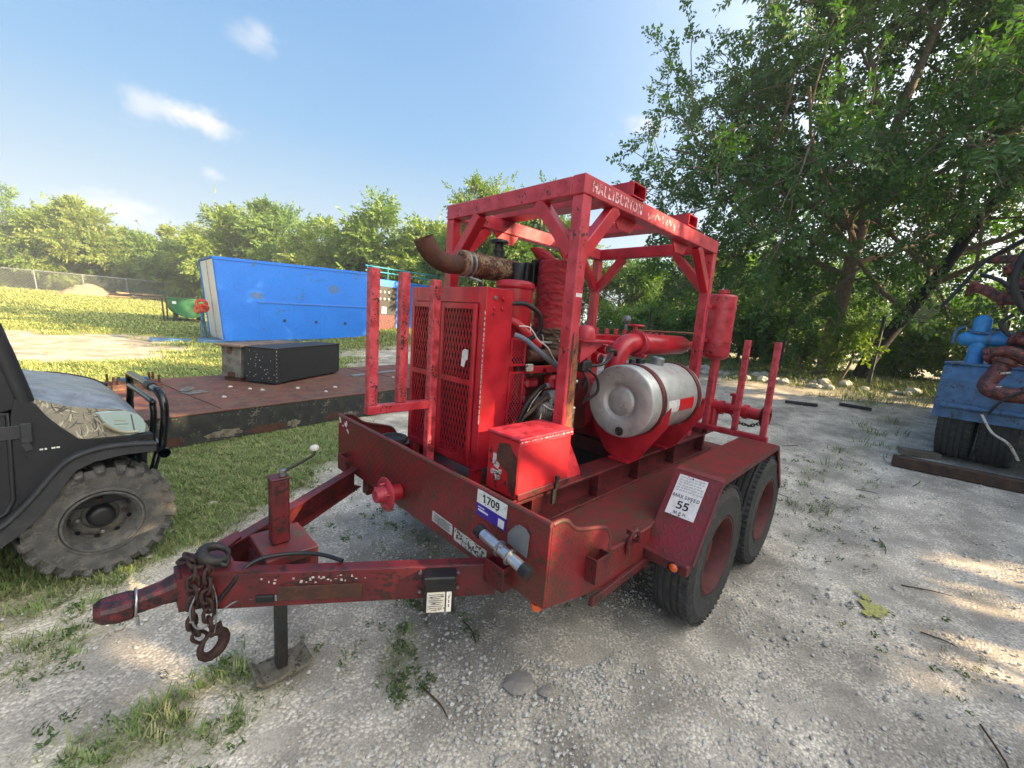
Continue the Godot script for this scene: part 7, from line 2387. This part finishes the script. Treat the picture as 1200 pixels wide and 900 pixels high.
	for k in shade.size():
		var q: Array = shade[k]
		clump_tree("roadside_tree", "leafy tree in the row on the sunny side of the yard", "tree", "trees on the sunny side of the yard", on_ground(q[0], q[1]), q[2], q[3], 0.9, 4600, mid, dark, green, 200 + k, true, 0.2)
	# leafy sucker shoots at the foot of the big trees
	for q in [[10.55, 0.55, 1.3, 0.42], [11.6, -0.4, 1.0, 0.45]]:
		clump_tree("sapling", "bright sapling shoots at the foot of the two big trees", "sapling", "saplings under the big trees", on_ground(q[0], q[1]), q[2], q[3], 0.25, 160, near, bright, lime, 300 + int(q[1] * 10), false, 0.015)

# ------------------------------------------------------------------ ground
var nz1 := FastNoiseLite.new()
var nz2 := FastNoiseLite.new()

func sm(a: float, b: float, v: float) -> float:
	return smoothstep(a, b, v)

# share of grass at a place, 0 to 1
func grass_at(x: float, z: float) -> float:
	var n := nz1.get_noise_2d(x * 1.0, z * 1.0)
	var f := nz2.get_noise_2d(x, z)
	var g := 0.0
	# strip between the vehicle and the deck
	var line := -1.22 - 0.72 * maxf(x + 0.9, -0.15) + n * 0.35
	g = maxf(g, sm(0.15, -0.25, z - line) * sm(1.7, 0.9, x + n * 0.5) * sm(-4.2, -3.7, z) * 0.95)
	# patches round the tongue
	g = maxf(g, 0.62 * sm(0.9, 0.2, Vector2((x + 1.0) / 0.7, (z + 0.0) / 0.35).length()) * sm(-0.35, 0.35, f + n * 0.4))
	g = maxf(g, 0.55 * sm(1.0, 0.3, Vector2((x + 1.5) / 0.6, (z + 0.85) / 0.4).length()) * sm(-0.3, 0.3, f))
	g = maxf(g, 0.5 * sm(1.0, 0.2, Vector2((x + 0.2) / 0.42, (z - 0.26) / 0.22).length()) * sm(-0.3, 0.3, f))
	g = maxf(g, 0.34 * sm(1.0, 0.2, Vector2((x - 0.55) / 0.5, (z + 0.7) / 0.6).length()) * sm(-0.2, 0.4, f))
	# worn traces along the drive
	g = maxf(g, 0.42 * sm(0.5, 0.05, absf(z - 1.25 - 0.08 * (x - 4.0) + n * 0.3)) * sm(2.6, 3.4, x) * sm(9.0, 7.0, x) * sm(-0.05, 0.45, f))
	# foot of the right-hand trees
	g = maxf(g, 0.75 * sm(8.3, 10.2, x + n * 1.2 + 0.12 * z) * sm(-0.5, 0.2, f + 0.2))
	# field beyond the deck
	var fld := sm(-6.0, -7.6, z + n * 0.9 + 0.16 * x)
	fld *= 1.0 - 0.95 * sm(-10.0, -11.2, z + n * 1.2) * sm(-17.6, -16.0, z + n * 1.4) * sm(1.3, -0.6, x + n * 1.2)
	fld *= 1.0 - 0.9 * sm(2.6, 4.6, x + n) * sm(-12.5, -10.0, z)
	g = maxf(g, fld * (0.74 + 0.26 * sm(-0.4, 0.3, f)))
	return clampf(g, 0.0, 1.0)

func build_ground() -> void:
	nz1.seed = 5; nz1.frequency = 0.55; nz1.fractal_octaves = 4
	nz2.seed = 9; nz2.frequency = 3.2; nz2.fractal_octaves = 3
	var n3 := FastNoiseLite.new()
	n3.seed = 15; n3.frequency = 1.3; n3.fractal_octaves = 5
	# one sheet, fine near the yard and coarse towards the horizon
	var N := 340
	var b := MB.new()
	var ax := []
	for i in N + 1:
		var t := lerpf(-1.0, 1.0, float(i) / N)
		ax.append(sinh(t * 7.2) * 260.0 / sinh(7.2))
	var gravel := Color(0.87, 0.79, 0.66)
	var dirt := Color(0.64, 0.58, 0.49)
	var turf := Color(0.27, 0.30, 0.13)
	var dry := Color(0.46, 0.42, 0.19)
	var sand := Color(0.72, 0.62, 0.45)
	for i in N + 1:
		for k in N + 1:
			var x: float = ax[i] + 0.6
			var z: float = ax[k] + 0.2
			var n := n3.get_noise_2d(x, z)
			var w := n3.get_noise_2d(x * 0.35 + 40.0, z * 0.35)
			var y := ground_y(x, z) + n * 0.014 + nz2.get_noise_2d(x, z) * 0.006 - 0.006
			var g := grass_at(x, z)
			var c := gravel.lerp(dirt, clampf(0.25 + n * 0.9 + w * 0.5, 0.0, 0.85))
			c = c * (1.0 + 0.28 * w)
			# pale wheel tracks along the drive
			var trk := maxf(exp(-pow((z - 1.45 - 0.1 * (x - 3.0) + 0.1 * n) / 0.16, 2.0)), exp(-pow((z - 2.5 - 0.1 * (x - 3.0) + 0.1 * n) / 0.2, 2.0)))
			if x > 1.0 and x < 9.0:
				c = c.lerp(Color(0.84, 0.81, 0.75), 0.35 * trk * sm(1.0, 2.2, x))
			var far := sm(-9.0, -12.0, z)
			if far > 0.0:
				c = c.lerp(sand * (1.0 + 0.2 * n), far)
			c = c.lerp(turf.lerp(dry, clampf(0.3 + w * 0.9 + 0.5 * n + 0.35 * sm(-16.0, -26.0, z), 0.0, 1.0)), g * 0.92)
			b.col = c
			b.vert(Vector3(x, y, z), Vector3.UP, Vector2(x, z))
	var S := N + 1
	for i in S:
		for k in S:
			var a1 := b.v[mini(i + 1, N) * S + k] - b.v[maxi(i - 1, 0) * S + k]
			var a2 := b.v[i * S + mini(k + 1, N)] - b.v[i * S + maxi(k - 1, 0)]
			b.n[i * S + k] = a2.cross(a1).normalized()
	for i in N:
		for k in N:
			var q := i * S + k
			b.tri_i(q, q + 1, q + S + 1, Vector3.UP)
			b.tri_i(q, q + S + 1, q + S, Vector3.UP)
	# gravel grain: crushed stone over fines
	var size := 1024
	var cell := noise_bytes(size, 120.0, 3, FastNoiseLite.TYPE_CELLULAR, 1, FastNoiseLite.RETURN_DISTANCE)
	var cval := noise_bytes(size, 120.0, 3, FastNoiseLite.TYPE_CELLULAR, 1, FastNoiseLite.RETURN_CELL_VALUE)
	var fine := noise_bytes(size, 130.0, 6, FastNoiseLite.TYPE_SIMPLEX_SMOOTH, 4)
	var broad := noise_bytes(size, 7.0, 8, FastNoiseLite.TYPE_SIMPLEX_SMOOTH, 5)
	var d := PackedByteArray()
	d.resize(size * size * 3)
	var hgt := PackedByteArray()
	hgt.resize(size * size)
	for i in size * size:
		var pebble := clampf(1.0 - cell[i] / 120.0, 0.0, 1.0)
		var show := 1.0 if cval[i] > 105 else 0.25
		show *= clampf((broad[i] - 70) / 70.0, 0.15, 1.0)
		var tone := 0.80 + 0.26 * (cval[i] / 255.0 - 0.3) * show + 0.28 * (fine[i] / 255.0 - 0.5) + 0.16 * (broad[i] / 255.0 - 0.5) + 0.10 * pebble * show
		tone -= 0.20 * show * clampf((cell[i] - 95) / 60.0, 0.0, 1.0)
		tone = clampf(tone, 0.12, 1.0)
		d[i * 3] = int(tone * 255.0)
		d[i * 3 + 1] = int(tone * 252.0)
		d[i * 3 + 2] = int(clampf(tone * 0.975, 0, 1) * 255.0)
		hgt[i] = int(clampf(pebble * show * 0.75 + fine[i] / 255.0 * 0.3, 0.0, 1.0) * 255.0)
	var m := tri_mat(to_tex(size, d), 1.7, 0.96)
	m.vertex_color_use_as_albedo = true
	m.uv1_world_triplanar = true
	relief(m, grey_tex(size, hgt), 0.4)
	m.detail_enabled = true
	m.detail_uv_layer = BaseMaterial3D.DETAIL_UV_2
	m.detail_blend_mode = BaseMaterial3D.BLEND_MODE_MUL
	var dd := PackedByteArray()
	dd.resize(256 * 256 * 3)
	var mac := noise_bytes(256, 6.0, 81, FastNoiseLite.TYPE_SIMPLEX_SMOOTH, 5)
	for i in 256 * 256:
		var t := clampf(0.70 + 0.42 * (mac[i] / 255.0), 0.0, 1.0)
		dd[i * 3] = int(t * 255.0); dd[i * 3 + 1] = int(t * 255.0); dd[i * 3 + 2] = int(t * 255.0)
	m.detail_albedo = to_tex(256, dd)
	m.uv2_triplanar = true
	m.uv2_world_triplanar = true
	m.uv2_scale = Vector3.ONE / 4.3
	var o := part(b, "ground", m)
	tag(o, "pale gravel yard with grass patches", "", "", "structure")

func blade_mesh(n: int, h: float, w: float, spread: float, s: int) -> ArrayMesh:
	var b := MB.new()
	var r := RandomNumberGenerator.new()
	r.seed = s
	for k in n:
		var a := r.randf() * TAU
		var p := Vector3(cos(a), 0, sin(a)) * spread * sqrt(r.randf())
		var d := Vector3(cos(a + r.randf_range(-1, 1)), 0, sin(a + r.randf_range(-1, 1)))
		var hh := h * r.randf_range(0.5, 1.15)
		var sd := Vector3(-d.z, 0, d.x) * w * 0.5
		var m1 := p + Vector3(0, hh * 0.55, 0) + d * hh * r.randf_range(0.1, 0.3)
		var t := p + Vector3(0, hh * r.randf_range(0.75, 1.0), 0) + d * hh * r.randf_range(0.4, 0.9)
		b.col = Color(1, 1, 1) * r.randf_range(0.75, 1.2)
		b.quad(p - sd, p + sd, m1 + sd * 0.8, m1 - sd * 0.8, -d + Vector3.UP)
		b.tri(m1 - sd * 0.8, m1 + sd * 0.8, t, -d + Vector3.UP)
	return b.mesh()

func build_cover() -> void:
	var r := RandomNumberGenerator.new()
	r.seed = 808
	# grass near the trailer
	var xfs := []
	var cols := []
	var n := 0
	while n < 60000:
		n += 1
		var x := r.randf_range(-3.4, 2.2)
		var z := r.randf_range(-4.0, 1.0)
		var g := grass_at(x, z)
		if r.randf() > pow(g, 1.6) * 0.9:
			continue
		var s := r.randf_range(0.6, 1.3)
		xfs.append(Transform3D(Basis(Vector3.UP, r.randf() * TAU).scaled(Vector3(s, s * r.randf_range(0.6, 1.2), s)), Vector3(x, ground_y(x, z) - 0.01, z)))
		cols.append(Color(0.16, 0.24, 0.06).lerp(Color(0.37, 0.35, 0.17), pow(r.randf(), 2.0)) * r.randf_range(0.75, 1.2))
	var o := copies(blade_mesh(12, 0.045, 0.0045, 0.04, 4), xfs, cols, "grass", M.blade)
	tag(o, "short green grass growing between the vehicle and the deck", "grass", "", "stuff")
	# small broad-leaved weeds
	xfs = []
	cols = []
	var weed := sprig_mesh(10, 0.04, 0.019, 0.45, 17)
	for q in [[-0.15, 0.28, 0.34, 110], [0.05, 0.05, 0.25, 50], [-0.95, -0.02, 0.5, 70], [-1.45, -0.8, 0.5, 60], [0.5, -0.75, 0.5, 90], [0.1, -1.6, 0.9, 160], [3.1, 1.35, 0.7, 70], [4.2, 1.2, 0.9, 70], [0.9, 0.45, 0.3, 40], [2.2, 0.5, 0.6, 40], [1.9, 1.95, 0.5, 24]]:
		for k in int(q[3] * 1.6):
			var a := r.randf() * TAU
			var d := sqrt(r.randf()) * float(q[2])
			var x: float = q[0] + cos(a) * d
			var z: float = q[1] + sin(a) * d * 0.7
			if nz2.get_noise_2d(x, z) < 0.02:
				continue
			var e := Vector3(cos(a * 3.0), r.randf_range(0.1, 0.9), sin(a * 3.0)).normalized()
			xfs.append(Transform3D(leaf_basis(e, r, r.randf_range(0.6, 1.4)), Vector3(x, ground_y(x, z) + 0.006, z)))
			cols.append(Color(0.07, 0.125, 0.035).lerp(Color(0.14, 0.19, 0.06), r.randf()))
	var wo := copies(weed, xfs, cols, "weeds", M.leaf)
	tag(wo, "low broad-leaved weeds growing through the gravel", "weeds", "", "stuff")
	# thin grass along the drive and round the big trees
	xfs = []
	cols = []
	n = 0
	while n < 26000:
		n += 1
		var x := r.randf_range(2.5, 14.0)
		var z := r.randf_range(-5.0, 3.5)
		var g := grass_at(x, z)
		if r.randf() > g * g:
			continue
		var s := r.randf_range(0.7, 1.5) * (1.0 + 0.06 * x)
		xfs.append(Transform3D(Basis(Vector3.UP, r.randf() * TAU).scaled(Vector3(s, s, s)), Vector3(x, ground_y(x, z) - 0.01, z)))
		cols.append(Color(0.13, 0.20, 0.05).lerp(Color(0.38, 0.36, 0.17), pow(r.randf(), 1.6)) * r.randf_range(0.75, 1.2))
	o = copies(blade_mesh(12, 0.06, 0.006, 0.06, 5), xfs, cols, "verge_grass", M.blade)
	tag(o, "thin grass along the drive and round the big trees", "grass", "", "stuff")
	# field
	xfs = []
	cols = []
	n = 0
	while n < 90000:
		n += 1
		var f := pow(r.randf(), 1.7)
		var z := -5.6 - f * 55.0
		var x := r.randf_range(-7.0 - f * 14.0, 7.0 + f * 12.0)
		var g := grass_at(x, z)
		if r.randf() > g * g:
			continue
		var s := r.randf_range(0.8, 1.5) * (1.0 + f * 3.5)
		xfs.append(Transform3D(Basis(Vector3.UP, r.randf() * TAU).scaled(Vector3(s, s * 0.8, s)), Vector3(x, ground_y(x, z) - 0.02, z)))
		cols.append(Color(0.19, 0.28, 0.06).lerp(Color(0.46, 0.44, 0.16), clampf(pow(r.randf(), 1.6) + 0.35 * f, 0, 1)) * r.randf_range(0.75, 1.2))
	o = copies(blade_mesh(14, 0.075, 0.010, 0.12, 6), xfs, cols, "field_grass", M.blade)
	tag(o, "mown green grass of the field behind the deck", "grass", "", "stuff")
	# gravel
	for kind in 2:
		xfs = []
		cols = []
		n = 0
		var most := 46000 if kind == 0 else 16000
		while n < most:
			n += 1
			# denser near the camera, thinning outwards
			var a := r.randf() * TAU
			var rad := 0.25 + 7.0 * pow(r.randf(), 1.5)
			var x := -0.2 + cos(a) * rad * 1.15 + 0.8
			var z := 0.7 + sin(a) * rad * 0.8
			if z < -3.4:
				continue
			var g := grass_at(x, z)
			if r.randf() < g * 0.8:
				continue
			if nz1.get_noise_2d(x * 1.7 + 30.0, z * 1.7) < r.randf_range(-0.45, 0.25):
				continue
			var s := (0.0022 + 0.0075 * pow(r.randf(), 4.5)) * (1.0 + rad * 0.08)
			xfs.append(Transform3D(Basis(rand_dir(r), r.randf() * TAU).scaled(Vector3(s * 1.2, s * 0.8, s)), Vector3(x, ground_y(x, z) - 0.002 + s * 0.2, z)))
			var t := r.randf_range(0.38, 0.58) if r.randf() < 0.96 else r.randf_range(0.58, 0.70)
			cols.append(Color(t * 0.94, t * 0.89, t * 0.80))
		o = copies(stone_mesh(500 + kind), xfs, cols, "gravel" if kind == 0 else "coarse_gravel", M.pebble)
		tag(o, "crushed limestone gravel scattered over the yard" if kind == 0 else "angular limestone grit among the yard's gravel", "gravel", "", "stuff")

func build_sky(env: Environment) -> void:
	var W := 1536
	var H := 768
	var im := Image.create(W, H, false, Image.FORMAT_RGBF)
	# colours of clear late-afternoon air by height, away from the sun
	var zen := Color(0.021, 0.072, 0.176)
	var mid := Color(0.078, 0.142, 0.222)
	var low := Color(0.158, 0.196, 0.225)
	var hor := Color(0.193, 0.220, 0.236)
	var f := FastNoiseLite.new()
	f.seed = 3
	f.frequency = 14.0
	f.fractal_octaves = 6
	f.domain_warp_enabled = true
	f.domain_warp_amplitude = 0.06
	f.domain_warp_frequency = 10.0
	var puffs := []
	for q in CLOUDS:
		puffs.append([(q[0] as Vector3).normalized(), q[1], q[2], q[3]])
	for y in H:
		var th := PI * (y + 0.5) / H
		var e := cos(th)
		var base := Color(0.22, 0.21, 0.19)
		if e >= 0.0:
			if e < 0.12:
				base = hor.lerp(low, e / 0.12)
			elif e < 0.34:
				base = low.lerp(mid, (e - 0.12) / 0.22)
			else:
				base = mid.lerp(zen, clampf((e - 0.34) / 0.46, 0.0, 1.0))
		for x in W:
			var ph := TAU * (x + 0.5) / W
			var dir := Vector3(sin(ph) * sin(th), e, -cos(ph) * sin(th))
			var c := base
			if e >= 0.0:
				# hazy air is whiter and brighter towards the sun; glow strengthened to fill the shade
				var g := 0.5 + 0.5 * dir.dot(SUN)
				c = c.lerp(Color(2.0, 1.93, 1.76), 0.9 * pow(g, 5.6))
				for p in puffs:
					var ctr: Vector3 = p[0]
					if dir.dot(ctr) < 0.975:
						continue
					var side := Vector3.UP.cross(ctr).normalized()
					var up := ctr.cross(side)
					var u := dir.dot(side) / float(p[1])
					var v := dir.dot(up) / float(p[2])
					var body := exp(-(u * u + v * v) * 0.7)
					var wisp := f.get_noise_3d(dir.x, dir.y * 1.8, dir.z)
					var k := smoothstep(0.30, 1.05, body * 0.85 + wisp * 0.75) * body * 1.5
					c = c.lerp(Color(0.248, 0.252, 0.257), clampf(k * float(p[3]), 0.0, 0.92))
			im.set_pixel(x, y, c)
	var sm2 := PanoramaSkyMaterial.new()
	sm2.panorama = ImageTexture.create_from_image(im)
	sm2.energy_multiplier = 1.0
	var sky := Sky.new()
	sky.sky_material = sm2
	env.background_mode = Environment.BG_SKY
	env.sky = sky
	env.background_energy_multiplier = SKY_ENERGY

const CLOUDS := [[Vector3(0.217, 0.441, -0.871), 0.045, 0.03, 0.35], [Vector3(0.141, 0.303, -0.942), 0.05, 0.026, 0.9], [Vector3(0.065, 0.297, -0.953), 0.03, 0.03, 0.35], [Vector3(0.043, 0.137, -0.990), 0.08, 0.03, 0.5], [Vector3(0.792, 0.398, -0.464), 0.055, 0.025, 0.7], [Vector3(0.155, 0.225, -0.962), 0.025, 0.011, 0.6], [Vector3(0.097, 0.304, -0.948), 0.06, 0.02, 0.25]]
const SKY_ENERGY := 1.0
const EXPOSURE := 4.0

func _ready() -> void:
	rng.seed = 1
	# camera
	var cam := Camera3D.new()
	cam.name = "camera"
	add_child(cam)
	cam.position = Vector3(-1.08, 1.571, 1.742)
	cam.rotation_order = EULER_ORDER_YXZ
	cam.rotation_degrees = Vector3(-8.803, -45.314, 4.244)
	cam.fov = 2.0 * rad_to_deg(atan(450.0 / 479.95))
	cam.near = 0.05
	cam.far = 900.0
	cam.current = true
	# sky, sun, exposure
	var env := Environment.new()
	build_sky(env)
	env.tonemap_mode = Environment.TONE_MAPPER_LINEAR
	env.tonemap_exposure = EXPOSURE
	env.fog_enabled = true
	env.fog_density = 0.0017
	env.fog_light_color = Color(0.86, 0.90, 0.93)
	env.sdfgi_enabled = true
	env.ssao_enabled = true
	env.ssil_enabled = true
	var we := WorldEnvironment.new()
	we.name = "world_environment"
	we.environment = env
	add_child(we)
	var sun := DirectionalLight3D.new()
	sun.name = "sun"
	sun.light_color = Color(1.0, 0.88, 0.70)
	sun.light_energy = 1.6
	sun.light_angular_distance = 0.5
	sun.shadow_enabled = true
	add_child(sun)
	sun.look_at_from_position(SUN * 40.0, Vector3.ZERO, Vector3.UP)
	# setting, then things, then small stuff
	make_materials()
	build_ground()
	print("ground done")
	build_trees()
	print("trees done")
	build_fence()
	build_container()
	build_dumpster()
	build_deck()
	build_right_pump()
	build_utv()
	build_trailer()
	build_skid()
	build_ground_bits()
	build_cover()
	print("all done")
